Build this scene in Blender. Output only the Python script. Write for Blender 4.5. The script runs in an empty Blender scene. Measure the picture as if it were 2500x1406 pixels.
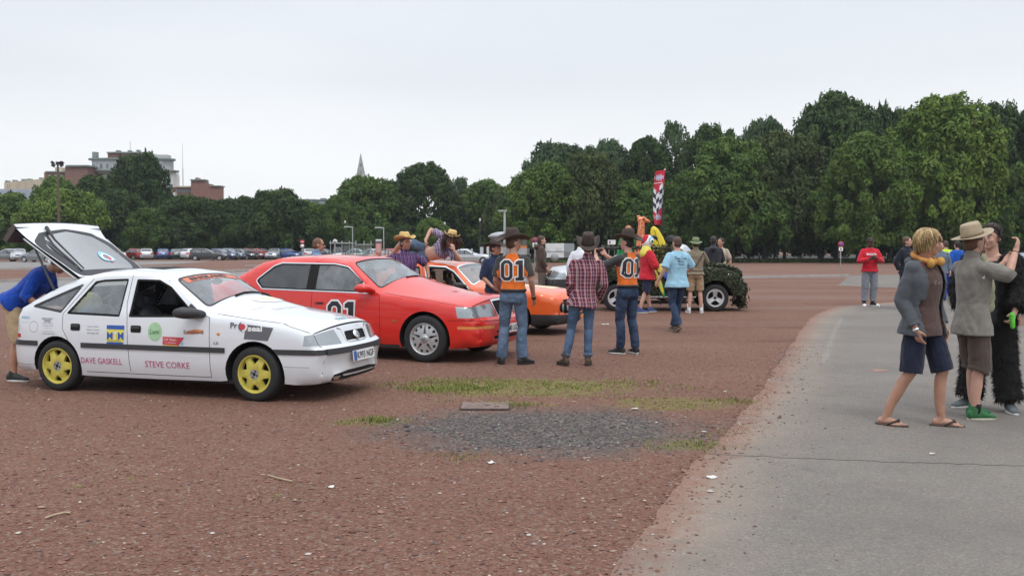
import bpy, bmesh, math, random
import numpy as np
from mathutils import Vector, Matrix
from mathutils.bvhtree import BVHTree
from mathutils.geometry import delaunay_2d_cdt
R = math.radians
random.seed(7); rng = np.random.default_rng(7)
sc = bpy.context.scene
col = sc.collection
PI = math.pi

# ---------------------------------------------------------------- camera
F, CX, CY, EYE = 2430.0, 1250.0, 703.0, 1.65
PITCH = math.atan(108 / F)
cam = bpy.data.cameras.new('camera'); cam.sensor_width = 36; cam.lens = 36 * F / 2500
cam.clip_start = .1; cam.clip_end = 3000
co = bpy.data.objects.new('camera', cam); col.objects.link(co)
co.location = (0, 0, EYE); co.rotation_euler = (PI / 2 - PITCH, 0, 0); sc.camera = co

def ray(px, py):
    a, b = (px - CX) / F, -(py - CY) / F
    return Vector((a, math.cos(PITCH) + b * math.sin(PITCH), -math.sin(PITCH) + b * math.cos(PITCH)))
def gz(y):
    return -.0035 * max(0.0, y - 20)
def ground(px, py):
    d = ray(px, py); t = -EYE / d.z if d.z < 0 else 500
    for _ in range(30):
        y = d.y * t
        t2 = (gz(y) - EYE) / d.z
        t = .5 * t + .5 * t2
    return Vector((d.x * t, d.y * t, gz(d.y * t)))
def at(px, py, Y):
    d = ray(px, py); t = Y / d.y
    return Vector((d.x * t, Y, EYE + d.z * t))

# ---------------------------------------------------------------- object helpers
def tag(o, label=None, cat=None, group=None, kind=None):
    if label: o['label'] = label
    if cat: o['category'] = cat
    if group: o['group'] = group
    if kind: o['kind'] = kind
    return o
def empty(name, loc, rz=0, label=None, cat=None, group=None):
    o = bpy.data.objects.new(name, None); col.objects.link(o)
    o.location = loc; o.rotation_euler = (0, 0, rz); o.empty_display_size = .1
    return tag(o, label, cat, group)
def link(name, me, mats=None, parent=None):
    o = bpy.data.objects.new(name, me); col.objects.link(o)
    if mats is not None:
        for m in (mats if isinstance(mats, (list, tuple)) else [mats]): me.materials.append(m)
    if parent is not None: o.parent = parent
    return o
def copy_tree(o, parent=None):
    c = o.copy(); col.objects.link(c); c.parent = parent
    for ch in list(o.children): copy_tree(ch, c)
    return c

class MB:
    """collects shapes into one mesh"""
    def __init__(s): s.v = []; s.f = []; s.mi = []; s.cur = 0; s.sm = []; s.smooth = True
    def add(s, vs, fs):
        n = len(s.v); s.v.extend([tuple(p) for p in vs])
        for f in fs: s.f.append(tuple(i + n for i in f)); s.mi.append(s.cur); s.sm.append(s.smooth)
        return s
    def box(s, c, d, rot=None, taper=1):
        x, y, z = [k / 2 for k in d]
        vs = [Vector((sx * x * (taper if sz > 0 else 1), sy * y * (taper if sz > 0 else 1), sz * z)) for sz in (-1, 1) for sx, sy in ((-1, -1), (1, -1), (1, 1), (-1, 1))]
        if rot is not None: vs = [rot @ v for v in vs]
        sm = s.smooth; s.smooth = False
        s.add([v + Vector(c) for v in vs], [(3, 2, 1, 0), (4, 5, 6, 7), (0, 1, 5, 4), (1, 2, 6, 5), (2, 3, 7, 6), (3, 0, 4, 7)])
        s.smooth = sm; return s
    def loft(s, secs, n=14, caps=True):
        """secs: list of (center, ax, ay) where ax, ay are Vectors spanning the section"""
        vs = []; fs = []
        for c, ax, ay in secs:
            for k in range(n):
                a = 2 * PI * k / n; vs.append(Vector(c) + ax * math.cos(a) + ay * math.sin(a))
        for i in range(len(secs) - 1):
            for k in range(n):
                a, b = i * n + k, i * n + (k + 1) % n
                fs.append((a, b, b + n, a + n))
        if caps:
            vs.append(Vector(secs[0][0])); q = len(vs) - 1
            for k in range(n): fs.append((q, (k + 1) % n, k))
            vs.append(Vector(secs[-1][0])); q = len(vs) - 1; o = (len(secs) - 1) * n
            for k in range(n): fs.append((q, o + k, o + (k + 1) % n))
        return s.add(vs, fs)
    def tube(s, pts, rad, n=10, flat=None, round_ends=True):
        """tube through pts with radius per point (float or list); flat=(vector, factor) squashes along the vector"""
        pts = [Vector(p) for p in pts]
        rs = list(rad) if isinstance(rad, (list, tuple)) else [rad] * len(pts)
        if round_ends:
            d0 = (pts[0] - pts[1]).normalized(); d1 = (pts[-1] - pts[-2]).normalized()
            pre = [(pts[0] + d0 * rs[0] * k, rs[0] * math.sqrt(max(.0, 1 - k * k))) for k in (.98, .8, .45)]
            post = [(pts[-1] + d1 * rs[-1] * k, rs[-1] * math.sqrt(max(.0, 1 - k * k))) for k in (.45, .8, .98)]
            if round_ends == 'start': post = []
            pts = [p for p, _ in pre] + pts + [p for p, _ in post]; rs = [r for _, r in pre] + rs + [r for _, r in post]
        secs = []; u = None
        for i, p in enumerate(pts):
            d = (pts[min(i + 1, len(pts) - 1)] - pts[max(i - 1, 0)])
            d = d.normalized() if d.length > 1e-9 else Vector((0, 0, 1))
            if u is None: u = d.orthogonal().normalized()
            u = (u - d * u.dot(d)); u = u.normalized() if u.length > 1e-6 else d.orthogonal().normalized()
            w = d.cross(u)
            ax, ay = u * rs[i], w * rs[i]
            if flat:
                fv, k = flat
                ax = ax - fv * ax.dot(fv) * (1 - k); ay = ay - fv * ay.dot(fv) * (1 - k)
            secs.append((p, ax, ay))
        return s.loft(secs, n)
    def ell(s, c, r, rot=None, n=14, m=9):
        vs = []; fs = []; c = Vector(c)
        for j in range(m + 1):
            t = PI * j / m
            for k in range(n):
                a = 2 * PI * k / n
                p = Vector((r[0] * math.sin(t) * math.cos(a), r[1] * math.sin(t) * math.sin(a), -r[2] * math.cos(t)))
                if rot is not None: p = rot @ p
                vs.append(c + p)
        for j in range(m):
            for k in range(n):
                a, b = j * n + k, j * n + (k + 1) % n
                if j == 0: fs.append((a, b + n, a + n))
                elif j == m - 1: fs.append((a, b, a + n))
                else: fs.append((a, b, b + n, a + n))
        return s.add(vs, fs)
    def lathe(s, prof, c=(0, 0, 0), axis='z', n=32):
        """prof list of (r, h)"""
        vs = []; fs = []
        for r, h in prof:
            for k in range(n):
                a = 2 * PI * k / n; x, y = r * math.cos(a), r * math.sin(a)
                p = {'z': (x, y, h), 'y': (x, h, y), 'x': (h, x, y)}[axis]
                vs.append(Vector(p) + Vector(c))
        for i in range(len(prof) - 1):
            for k in range(n):
                a, b = i * n + k, i * n + (k + 1) % n
                fs.append((a, b, b + n, a + n) if axis != 'y' else (a, a + n, b + n, b))
        return s.add(vs, fs)
    def extrude(s, poly, d, frame=None, smooth=False):
        """closed 2-D poly (ccw) -> prism of depth d; frame: Matrix mapping (x, y, depth)"""
        M = frame or Matrix.Identity(4); n = len(poly)
        vs = [M @ Vector((p[0], p[1], 0)) for p in poly] + [M @ Vector((p[0], p[1], d)) for p in poly]
        from mathutils.geometry import tessellate_polygon
        tri = tessellate_polygon([[Vector((p[0], p[1], 0)) for p in poly]])
        fs = [tuple(reversed(t)) for t in tri] + [tuple(i + n for i in t) for t in tri]
        fs += [(i, (i + 1) % n, (i + 1) % n + n, i + n) for i in range(n)]
        sm = s.smooth; s.smooth = smooth; s.add(vs, fs); s.smooth = sm; return s
    def mesh(s, name='m'):
        me = bpy.data.meshes.new(name); me.from_pydata(s.v, [], s.f); me.update()
        me.polygons.foreach_set('material_index', s.mi); me.polygons.foreach_set('use_smooth', s.sm)
        return me
    def build(s, name, mats=None, parent=None, loc=None):
        o = link(name, s.mesh(name), mats, parent)
        if loc is not None: o.location = loc
        return o
def np_mesh(name, V, Fq, mi=None, smooth=False):
    V = np.asarray(V, np.float32); Fq = np.asarray(Fq, np.int32)
    me = bpy.data.meshes.new(name); k = Fq.shape[1]
    me.vertices.add(len(V)); me.vertices.foreach_set('co', V.ravel())
    me.loops.add(Fq.size); me.loops.foreach_set('vertex_index', Fq.ravel())
    me.polygons.add(len(Fq)); me.polygons.foreach_set('loop_start', np.arange(0, Fq.size, k, dtype=np.int32))
    if mi is not None: me.polygons.foreach_set('material_index', np.asarray(mi, np.int32))
    me.polygons.foreach_set('use_smooth', np.full(len(Fq), smooth))
    me.update(calc_edges=True); return me
def evaluated(o):
    dg = bpy.context.evaluated_depsgraph_get(); dg.update()
    return bpy.data.meshes.new_from_object(o.evaluated_get(dg))

# ---------------------------------------------------------------- materials
def sh(name):
    m = bpy.data.materials.new(name); m.use_nodes = True
    nt = m.node_tree; return m, nt, nt.nodes['Principled BSDF']
def nd(nt, t, **kw):
    n = nt.nodes.new(t)
    for k, v in kw.items():
        if k in n.inputs: n.inputs[k].default_value = v
        else: setattr(n, k, v)
    return n
def c4(c): return (c[0], c[1], c[2], 1)
def mixc(nt, fac, a, b, mode='MIX'):
    n = nt.nodes.new('ShaderNodeMix'); n.data_type = 'RGBA'; n.blend_type = mode
    for s_, v in ((0, fac), (6, a), (7, b)):
        if hasattr(v, 'is_linked'): nt.links.new(v, n.inputs[s_])
        elif v is not None: n.inputs[s_].default_value = v if s_ == 0 else c4(v)
    return n.outputs[2]
def mth(nt, op, a, b=None, c=None):
    n = nt.nodes.new('ShaderNodeMath'); n.operation = op
    for i, v in enumerate((a, b, c)):
        if v is None: continue
        if hasattr(v, 'is_linked'): nt.links.new(v, n.inputs[i])
        else: n.inputs[i].default_value = v
    return n.outputs[0]
def ramp(nt, fac, stops, interp='LINEAR'):
    n = nt.nodes.new('ShaderNodeValToRGB'); n.color_ramp.interpolation = interp
    el = n.color_ramp.elements
    while len(el) < len(stops): el.new(.5)
    for e, (p, c) in zip(el, stops):
        e.position = p; e.color = c4(c) if not isinstance(c, (int, float)) else (c, c, c, 1)
    nt.links.new(fac, n.inputs[0]); return n.outputs[0]
def coords(nt, kind='Object'):
    return nt.nodes.new('ShaderNodeTexCoord').outputs[kind]
def noise(nt, scale, vec=None, detail=3, rough=.55):
    n = nd(nt, 'ShaderNodeTexNoise', Scale=scale, Detail=detail, Roughness=rough)
    if vec is not None: nt.links.new(vec, n.inputs['Vector'])
    return n.outputs['Fac']
def bump(nt, bs, h, strength=.3, dist=.01):
    b = nd(nt, 'ShaderNodeBump', Strength=strength, Distance=dist)
    nt.links.new(h, b.inputs['Height']); nt.links.new(b.outputs[0], bs.inputs['Normal'])
_mc = {}
def mat(name, c, rough=.6, metal=0., var=.12, scale=18, bmp=0., coat=0., spec=.5, dirt=None):
    """plain surface with noise-driven tone variation"""
    if name in _mc: return _mc[name]
    m, nt, b = sh(name); v = coords(nt)
    f = noise(nt, scale, v)
    lo = [max(0, k * (1 - var)) for k in c]; hi = [min(1, k * (1 + var)) for k in c]
    o = ramp(nt, f, [(.3, lo), (.7, hi)])
    nt.links.new(o, b.inputs['Base Color'])
    b.inputs['Roughness'].default_value = rough; b.inputs['Metallic'].default_value = metal
    b.inputs['Specular IOR Level'].default_value = spec
    if coat: b.inputs['Coat Weight'].default_value = coat; b.inputs['Coat Roughness'].default_value = .06
    if bmp: bump(nt, b, noise(nt, scale * 6, v), bmp, .004)
    m.diffuse_color = c4(c)
    _mc[name] = m; return m
def paint(name, c, rough=.35, dust=(.32, .22, .17), dustamt=.25, metal=0., coat=1.):
    """car paint: clear coat, faint dust that thickens towards the sills"""
    if name in _mc: return _mc[name]
    m, nt, b = sh(name); v = coords(nt)
    sep = nd(nt, 'ShaderNodeSeparateXYZ'); nt.links.new(v, sep.inputs[0])
    n1 = noise(nt, 2.2, v, 4); n2 = noise(nt, 45, v, 3)
    low = ramp(nt, sep.outputs['Z'], [(.15, 1), (.62, .12)])
    fac = mth(nt, 'MULTIPLY', mth(nt, 'MULTIPLY', low, mth(nt, 'ADD', n1, mth(nt, 'MULTIPLY', n2, .5))), dustamt)
    base = mixc(nt, noise(nt, 6, v), [k * .96 for k in c], c)
    nt.links.new(mixc(nt, fac, base, dust), b.inputs['Base Color'])
    nt.links.new(mth(nt, 'ADD', rough, mth(nt, 'MULTIPLY', fac, .5)), b.inputs['Roughness'])
    b.inputs['Metallic'].default_value = metal
    b.inputs['Coat Weight'].default_value = coat; b.inputs['Coat Roughness'].default_value = .05
    _mc[name] = m; return m
def glass(name, tint=(.75, .82, .80), gloss=1.0, haze=.0):
    """thin window pane: tinted see-through with fresnel reflection and a pale film painted in for sky reflection"""
    if name in _mc: return _mc[name]
    m = bpy.data.materials.new(name); m.use_nodes = True; nt = m.node_tree
    nt.nodes.clear(); out = nt.nodes.new('ShaderNodeOutputMaterial')
    tr = nd(nt, 'ShaderNodeBsdfTransparent', Color=c4(tint))
    gl = nd(nt, 'ShaderNodeBsdfAnisotropic' if False else 'ShaderNodeBsdfGlossy', Color=(gloss, gloss, gloss, 1), Roughness=.03)
    fr = nd(nt, 'ShaderNodeFresnel', IOR=1.62)
    mx = nt.nodes.new('ShaderNodeMixShader')
    nt.links.new(fr.outputs[0], mx.inputs[0]); nt.links.new(tr.outputs[0], mx.inputs[1]); nt.links.new(gl.outputs[0], mx.inputs[2])
    df = nd(nt, 'ShaderNodeBsdfDiffuse', Color=(.50, .54, .58, 1))  # pale diffuse layer: sky reflection put into the pane colour
    m2 = nt.nodes.new('ShaderNodeMixShader'); v = coords(nt)
    nt.links.new(mth(nt, 'MULTIPLY', noise(nt, 5, v, 4), haze), m2.inputs[0])
    nt.links.new(mx.outputs[0], m2.inputs[1]); nt.links.new(df.outputs[0], m2.inputs[2])
    nt.links.new(m2.outputs[0], out.inputs[0])
    _mc[name] = m; return m

M_RUBBER = mat('rubber', (.018, .018, .019), .8, bmp=.3, scale=30)
M_TRIM = mat('black_trim', (.035, .036, .04), .55, scale=25)
M_DARK = mat('dark_interior', (.02, .021, .025), .85)
M_SEAT = mat('seat_fabric', (.05, .052, .065), .95, bmp=.3, scale=40)
M_BLACK = mat('black_gap', (.006, .006, .006), .9)
M_CHROME = mat('chrome', (.75, .76, .78), .15, 1, var=.03)
M_SILVER = mat('silver_paint', (.55, .56, .57), .35, .7, var=.06)
M_STEEL = mat('galvanised_steel', (.42, .44, .45), .45, .6)
M_WHITE = mat('white_print', (.8, .8, .8), .5, var=.03)
M_GLASS = glass('car_glass', haze=.55)
M_SCREEN = glass('screen_glass', (.70, .78, .78), haze=.55)
M_LENS = mat('lamp_lens', (.36, .39, .41), .10, .45, var=.1, scale=60, coat=.6)

# ---------------------------------------------------------------- world and light
w = bpy.data.worlds.new('World'); sc.world = w; w.use_nodes = True
nt = w.node_tree; nt.nodes.clear()
SUN_EL, SUN_AZ = R(58), R(160)
sky = nt.nodes.new('ShaderNodeTexSky'); sky.sky_type = 'NISHITA'; sky.sun_disc = False
sky.sun_elevation = SUN_EL; sky.sun_rotation = SUN_AZ
b1 = nd(nt, 'ShaderNodeBackground', Strength=.1); nt.links.new(sky.outputs[0], b1.inputs[0])
g = coords(nt, 'Generated'); sp = nd(nt, 'ShaderNodeSeparateXYZ'); nt.links.new(g, sp.inputs[0])
mp = nd(nt, 'ShaderNodeMapping'); mp.inputs['Scale'].default_value = (1, 1, 3.2); nt.links.new(g, mp.inputs[0])
cl = noise(nt, 1.9, mp.outputs[0], 5, .5)
base = ramp(nt, sp.outputs['Z'], [(0, (.98, .99, 1.0)), (.085, (.95, .97, .99)), (.16, (.82, .855, .905)), (.30, (.79, .855, .93)), (.55, (1.05, 1.10, 1.18)), (1, (2.0, 2.07, 2.18))])
cc = mixc(nt, 1.0, base, ramp(nt, cl, [(.3, (.925, .935, .945)), (.7, (1.05, 1.04, 1.03))]), 'MULTIPLY')
b2 = nt.nodes.new('ShaderNodeBackground'); nt.links.new(cc, b2.inputs[0]); b2.inputs[1].default_value = 1
mx = nt.nodes.new('ShaderNodeMixShader'); mx.inputs[0].default_value = .95
nt.links.new(b1.outputs[0], mx.inputs[1]); nt.links.new(b2.outputs[0], mx.inputs[2])
wo = nt.nodes.new('ShaderNodeOutputWorld'); nt.links.new(mx.outputs[0], wo.inputs[0])
sd = bpy.data.lights.new('sun', 'SUN'); sd.energy = .9; sd.angle = R(18); sd.color = (1, .96, .9)
so = bpy.data.objects.new('sun', sd); col.objects.link(so)
so.rotation_euler = (PI / 2 - SUN_EL, 0, PI - SUN_AZ)
sc.view_settings.view_transform = 'Standard'; sc.view_settings.look = 'None'; sc.view_settings.gamma = 1
sc.view_settings.exposure = .07
sc.cycles.max_bounces = 6; sc.cycles.transparent_max_bounces = 12
sc.cycles.diffuse_bounces = 3; sc.cycles.glossy_bounces = 3; sc.cycles.transmission_bounces = 4
sc.cycles.use_denoising = True
sc.cycles.use_adaptive_sampling = True

# damp air over the whole field
m = bpy.data.materials.new('haze'); m.use_nodes = True; nt = m.node_tree; nt.nodes.remove(nt.nodes['Principled BSDF'])
pv_ = nd(nt, 'ShaderNodeVolumePrincipled', Density=.00022); pv_.inputs['Color'].default_value = (.86, .92, 1, 1); nt.links.new(pv_.outputs[0], nt.nodes['Material Output'].inputs['Volume'])
mb = MB(); mb.smooth = False; mb.box((0, 190, 21), (900, 520, 49)); tag(mb.build('haze', m), kind='stuff')
# ---------------------------------------------------------------- ground
def strip_mesh(polys, lift, ny=None):
    """2-D polygons (world x,y) -> sheets following gz"""
    V = []; Fa = []
    for poly in polys:
        vs = [Vector(p[:2]) for p in poly]; n = len(vs)
        y0, y1 = min(p.y for p in vs), max(p.y for p in vs)
        r = delaunay_2d_cdt(vs, [(i, (i + 1) % n) for i in range(n)], [], 1, 1e-6)
        o = len(V)
        V += [(p.x, p.y, gz(p.y) + lift) for p in r[0]]; Fa += [tuple(o + i for i in f) for f in r[2]]
    me = bpy.data.meshes.new('sheet'); me.from_pydata(V, [], Fa); me.update()
    for p in me.polygons:
        if p.normal.z < 0: p.flip()
    return me
# one sheet to the horizon: rows follow the gentle fall of the field
ys = [-60, -20, 0, 3, 6, 9, 12, 16, 20] + list(range(25, 160, 6)) + [180, 220, 300, 420, 560]
xs = [-700, -300, -150, -80, -40, -20, -10, 0, 10, 20, 40, 80, 150, 300, 700]
V = [(x, y, gz(y)) for y in ys for x in xs]; n = len(xs)
Fq = [(j * n + i, j * n + i + 1, (j + 1) * n + i + 1, (j + 1) * n + i) for j in range(len(ys) - 1) for i in range(n - 1)]
me = np_mesh('ground', V, Fq, smooth=True)
m, nt, b = sh('red_gravel'); v = coords(nt)
def ell_mask(nt, v, cx, cy, rx, ry, nz=.45, ns=1.6):
    mp = nd(nt, 'ShaderNodeMapping'); mp.inputs['Location'].default_value = (-cx / rx, -cy / ry, 0); mp.inputs['Scale'].default_value = (1 / rx, 1 / ry, 0)
    nt.links.new(v, mp.inputs[0])
    ln = nt.nodes.new('ShaderNodeVectorMath'); ln.operation = 'LENGTH'; nt.links.new(mp.outputs[0], ln.inputs[0])
    d = mth(nt, 'ADD', ln.outputs['Value'], mth(nt, 'MULTIPLY', mth(nt, 'SUBTRACT', noise(nt, ns, v, 4, .65), .5), nz * 2))
    return ramp(nt, d, [(.55, 1), (1.15, 0)])
vor = nd(nt, 'ShaderNodeTexVoronoi', Scale=48.0); nt.links.new(v, vor.inputs[0])
vor2 = nd(nt, 'ShaderNodeTexVoronoi', Scale=21.0); nt.links.new(v, vor2.inputs[0])
big = noise(nt, .35, v, 5, .6); mid = noise(nt, 3.0, v, 5, .65); fine = noise(nt, 60, v, 4, .7)
red = mixc(nt, ramp(nt, big, [(.36, 0), (.64, 1)]), (.132, .060, .046), (.222, .116, .087))
red = mixc(nt, ramp(nt, mid, [(.35, 0), (.7, 1)]), red, (.195, .105, .08))
red = mixc(nt, ramp(nt, mid, [(.54, 0), (.72, .55)]), red, (.125, .055, .042))
# individual stones
hs = nd(nt, 'ShaderNodeSeparateColor'); nt.links.new(vor.outputs['Color'], hs.inputs[0])
stone = ramp(nt, hs.outputs[0], [(0, (.09, .042, .034)), (.35, (.19, .088, .066)), (.7, (.24, .12, .088)), (.88, (.20, .155, .13)), (.95, (.33, .27, .23)), (1, (.10, .09, .095))])
redstone = mixc(nt, .55, red, stone)
redstone = mixc(nt, ramp(nt, fine, [(.3, .5), (.6, 0)]), redstone, (.07, .032, .026))
pc = ground(1330, 1047)
dark = ell_mask(nt, v, pc.x, pc.y, 1.78, 1.38)
grey = ramp(nt, hs.outputs[1], [(0, (.035, .034, .038)), (.5, (.075, .074, .078)), (.8, (.11, .105, .105)), (.93, (.22, .21, .20)), (1, (.16, .09, .07))])
o = mixc(nt, mth(nt, 'MULTIPLY', dark, .84), redstone, grey)
# mossy tint where weeds grow
for (px, py, rx, ry, k) in ((1290, 945, 1.45, .85, .75), (1650, 985, .8, .55, .55), (1700, 1085, .35, .3, .5), (900, 1030, .4, .3, .35)):
    q = ground(px, py)
    mk = ell_mask(nt, v, q.x, q.y, rx, ry, .6, 3.2)
    mk = mth(nt, 'MULTIPLY', mk, ramp(nt, noise(nt, 9, v, 4, .7), [(.36, 0), (.58, k)]))
    o = mixc(nt, mk, o, (.17, .185, .045))
# pale dust tracks worn across the far part of the field
trk = nd(nt, 'ShaderNodeMapping'); trk.inputs['Scale'].default_value = (.018, .30, 1); nt.links.new(v, trk.inputs[0])
sy = nd(nt, 'ShaderNodeSeparateXYZ'); nt.links.new(v, sy.inputs[0])
far = ramp(nt, mth(nt, 'DIVIDE', sy.outputs['Y'], 100), [(.13, 0), (.35, 1)])
tf = mth(nt, 'MULTIPLY', ramp(nt, noise(nt, 1.0, trk.outputs[0], 4, .6), [(.50, 0), (.66, .38)]), far)
o = mixc(nt, tf, o, (.25, .20, .185))
# dark tyre track across the middle distance
tk = nd(nt, 'ShaderNodeMapping'); q = ground(1800, 800); tk.inputs['Location'].default_value = (0, -q.y, 0); nt.links.new(v, tk.inputs[0])
s2 = nd(nt, 'ShaderNodeSeparateXYZ'); nt.links.new(tk.outputs[0], s2.inputs[0])
wob = mth(nt, 'MULTIPLY', mth(nt, 'SUBTRACT', noise(nt, .5, v), .5), 1.2)
bands = []
for off, wd in ((0, .45), (-2.0, .25), (2.6, .3)):
    dd = mth(nt, 'ABSOLUTE', mth(nt, 'ADD', mth(nt, 'ADD', s2.outputs['Y'], wob), off))
    bands.append(ramp(nt, mth(nt, 'DIVIDE', dd, wd), [(.2, .5), (1, 0)]))
bm_ = mth(nt, 'MAXIMUM', mth(nt, 'MAXIMUM', bands[0], bands[1]), bands[2])
bm_ = mth(nt, 'MULTIPLY', bm_, ramp(nt, noise(nt, 1.1, v, 4), [(.35, 0), (.6, 1)]))
bm_ = mth(nt, 'MULTIPLY', bm_, ramp(nt, mth(nt, 'ADD', mth(nt, 'DIVIDE', s2.outputs['X'], 12), .5), [(.35, 0), (.55, 1)]))
o = mixc(nt, bm_, o, (.085, .045, .037))
o = mixc(nt, 1.0, o, (1.06, 1.08, 1.02), 'MULTIPLY')
nt.links.new(o, b.inputs['Base Color']); b.inputs['Roughness'].default_value = .95; b.inputs['Specular IOR Level'].default_value = .2
hgt = mth(nt, 'ADD', mth(nt, 'MULTIPLY', vor.outputs['Distance'], -1.0), mth(nt, 'ADD', mth(nt, 'MULTIPLY', vor2.outputs['Distance'], -.5), mth(nt, 'MULTIPLY', fine, .8)))
bump(nt, b, hgt, .9, .012)
tag(link('ground', me, m), kind='structure')

# ---------------------------------------------------------------- asphalt path and roads
def jag(pts, amp, seg=.25, seed=1):
    """turn a coarse polyline into a ragged one"""
    r = random.Random(seed); out = []
    ph = [r.uniform(0, 6.28) for _ in range(6)]
    s = 0
    for a, b_ in zip(pts[:-1], pts[1:]):
        a, b_ = Vector(a[:2]), Vector(b_[:2]); L = (b_ - a).length; k = max(1, int(L / seg)); nrm = Vector((-(b_ - a).y, (b_ - a).x)).normalized()
        for i in range(k):
            t = i / k; ss = s + L * t
            d = amp * (.6 * math.sin(ss * 2.1 + ph[0]) + .5 * math.sin(ss * 5.3 + ph[1]) + .35 * math.sin(ss * 13 + ph[2]) + .3 * r.uniform(-1, 1))
            out.append(tuple(a + (b_ - a) * t + nrm * d))
        s += L
    out.append(tuple(pts[-1][:2])); return out
m, nt, b = sh('worn_asphalt'); v = coords(nt)
vor = nd(nt, 'ShaderNodeTexVoronoi', Scale=85.0); nt.links.new(v, vor.inputs[0])
hs = nd(nt, 'ShaderNodeSeparateColor'); nt.links.new(vor.outputs['Color'], hs.inputs[0])
big = noise(nt, .45, v, 5, .6); mid = noise(nt, 3.5, v, 5, .6)
base = mixc(nt, ramp(nt, big, [(.35, 0), (.65, 1)]), (.148, .139, .132), (.195, .183, .172))
base = mixc(nt, mth(nt, 'MULTIPLY', ramp(nt, mid, [(.5, 0), (.75, 1)]), .4), base, (.215, .19, .168))
agg = ramp(nt, hs.outputs[0], [(0, (.085, .082, .08)), (.5, (.165, .157, .15)), (.9, (.24, .225, .21)), (1, (.34, .31, .29))])
o = mixc(nt, .38, base, agg)
# sandy verge: attribute holds metres from the ragged edge
at_ = nd(nt, 'ShaderNodeAttribute', attribute_name='edge')
ed = mth(nt, 'ADD', at_.outputs['Fac'], mth(nt, 'MULTIPLY', mth(nt, 'SUBTRACT', noise(nt, 2.3, v, 5, .7), .5), .9))
o = mixc(nt, ramp(nt, ed, [(.02, .85), (.35, .4), (.8, 0)]), o, mixc(nt, noise(nt, 30, v), (.25, .20, .165), (.33, .27, .225)))
# red grit trodden onto the rim
rg = ramp(nt, mth(nt, 'ADD', at_.outputs['Fac'], mth(nt, 'MULTIPLY', mth(nt, 'SUBTRACT', noise(nt, 7, v, 6, .8), .5), .9)), [(0, 1), (.16, .55), (.30, 0)])
o = mixc(nt, mth(nt, 'MULTIPLY', rg, .85), o, mixc(nt, hs.outputs[1], (.17, .085, .065), (.25, .14, .108)))
# reddish washes
o = mixc(nt, mth(nt, 'MULTIPLY', ramp(nt, noise(nt, .8, v, 4, .7), [(.58, 0), (.72, 1)]), .35), o, (.20, .135, .11))
o = mixc(nt, 1.0, o, (1.03, .99, .94), 'MULTIPLY')
o = mixc(nt, mth(nt, 'MULTIPLY', ramp(nt, noise(nt, .55, v, 5, .6), [(.48, 0), (.66, 1)]), .38), o, (.115, .105, .096))
o = mixc(nt, mth(nt, 'MULTIPLY', ramp(nt, noise(nt, 2.6, v, 4, .6), [(.64, 0), (.72, 1)]), .35), o, (.075, .07, .066))
nt.links.new(o, b.inputs['Base Color']); b.inputs['Roughness'].default_value = .92; b.inputs['Specular IOR Level'].default_value = .25
bump(nt, b, mth(nt, 'ADD', vor.outputs['Distance'], noise(nt, 160, v, 2)), .5, .005)
M_ASPH = m
edge_px = [(1390, 1500), (1490, 1406), (1540, 1330), (1600, 1255), (1660, 1180), (1700, 1130), (1760, 1070), (1830, 990), (1880, 920), (1920, 860), (1960, 800), (1985, 772), (2040, 748), (2180, 738)]
edge = jag([ground(*p) for p in edge_px], .022, .10, 3)
rest = [(2195, 722), (2190, 703), (2045, 697), (2075, 673), (2300, 668), (2700, 664)]
poly = edge + [tuple(ground(*p)[:2]) for p in rest]
q = ground(2700, 664); poly += [(40, q.y), (40, 3.2), (3, 3.2)]
# grid the sheet so the edge distance can be stored per vertex
E = np.array(edge)
pv = [Vector(p) for p in poly]; n0 = len(pv); ed_ = [(i, (i + 1) % n0) for i in range(n0)]
for off in (.12, .3, .6, 1.0, 1.8):
    for i in range(0, len(edge), 3): pv.append(Vector((edge[i][0] + off, edge[i][1] + off * .2)))
r = delaunay_2d_cdt(pv, ed_, [], 1, 1e-6)
V = np.array([(p.x, p.y, gz(p.y) + .004) for p in r[0]])
me = bpy.data.meshes.new('path'); me.from_pydata([tuple(p) for p in V], [], [tuple(f) for f in r[2]]); me.update()
for p in me.polygons:
    if p.normal.z < 0: p.flip()
A, B = E[:-1], E[1:]
D = np.full(len(V), 9.0)
for i, p in enumerate(V[:, :2]):
    t = np.clip(((p - A) * (B - A)).sum(1) / np.maximum(((B - A) ** 2).sum(1), 1e-9), 0, 1)
    D[i] = np.sqrt((((A + (B - A) * t[:, None]) - p) ** 2).sum(1)).min()
a_ = me.attributes.new('edge', 'FLOAT', 'POINT'); a_.data.foreach_set('value', D.astype(np.float32))
tag(link('path', me, M_ASPH), kind='structure')
def G2(*pts): return [tuple(ground(*p)[:2]) for p in pts]
M_ROAD = mat('far_road', (.20, .19, .185), .9, var=.12, scale=.6)
me = strip_mesh([G2((-60, 690), (60, 688), (300, 680), (560, 664), (760, 650), (900, 650), (700, 676), (560, 690), (300, 708), (60, 722), (-60, 724)),
                 G2((-80, 640), (300, 638), (520, 638), (430, 644), (250, 650), (0, 655), (-80, 656))], .004)
tag(link('road', me, M_ROAD), kind='structure')
M_KERB = mat('kerb_stone', (.36, .34, .32), .85, scale=2)
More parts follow.
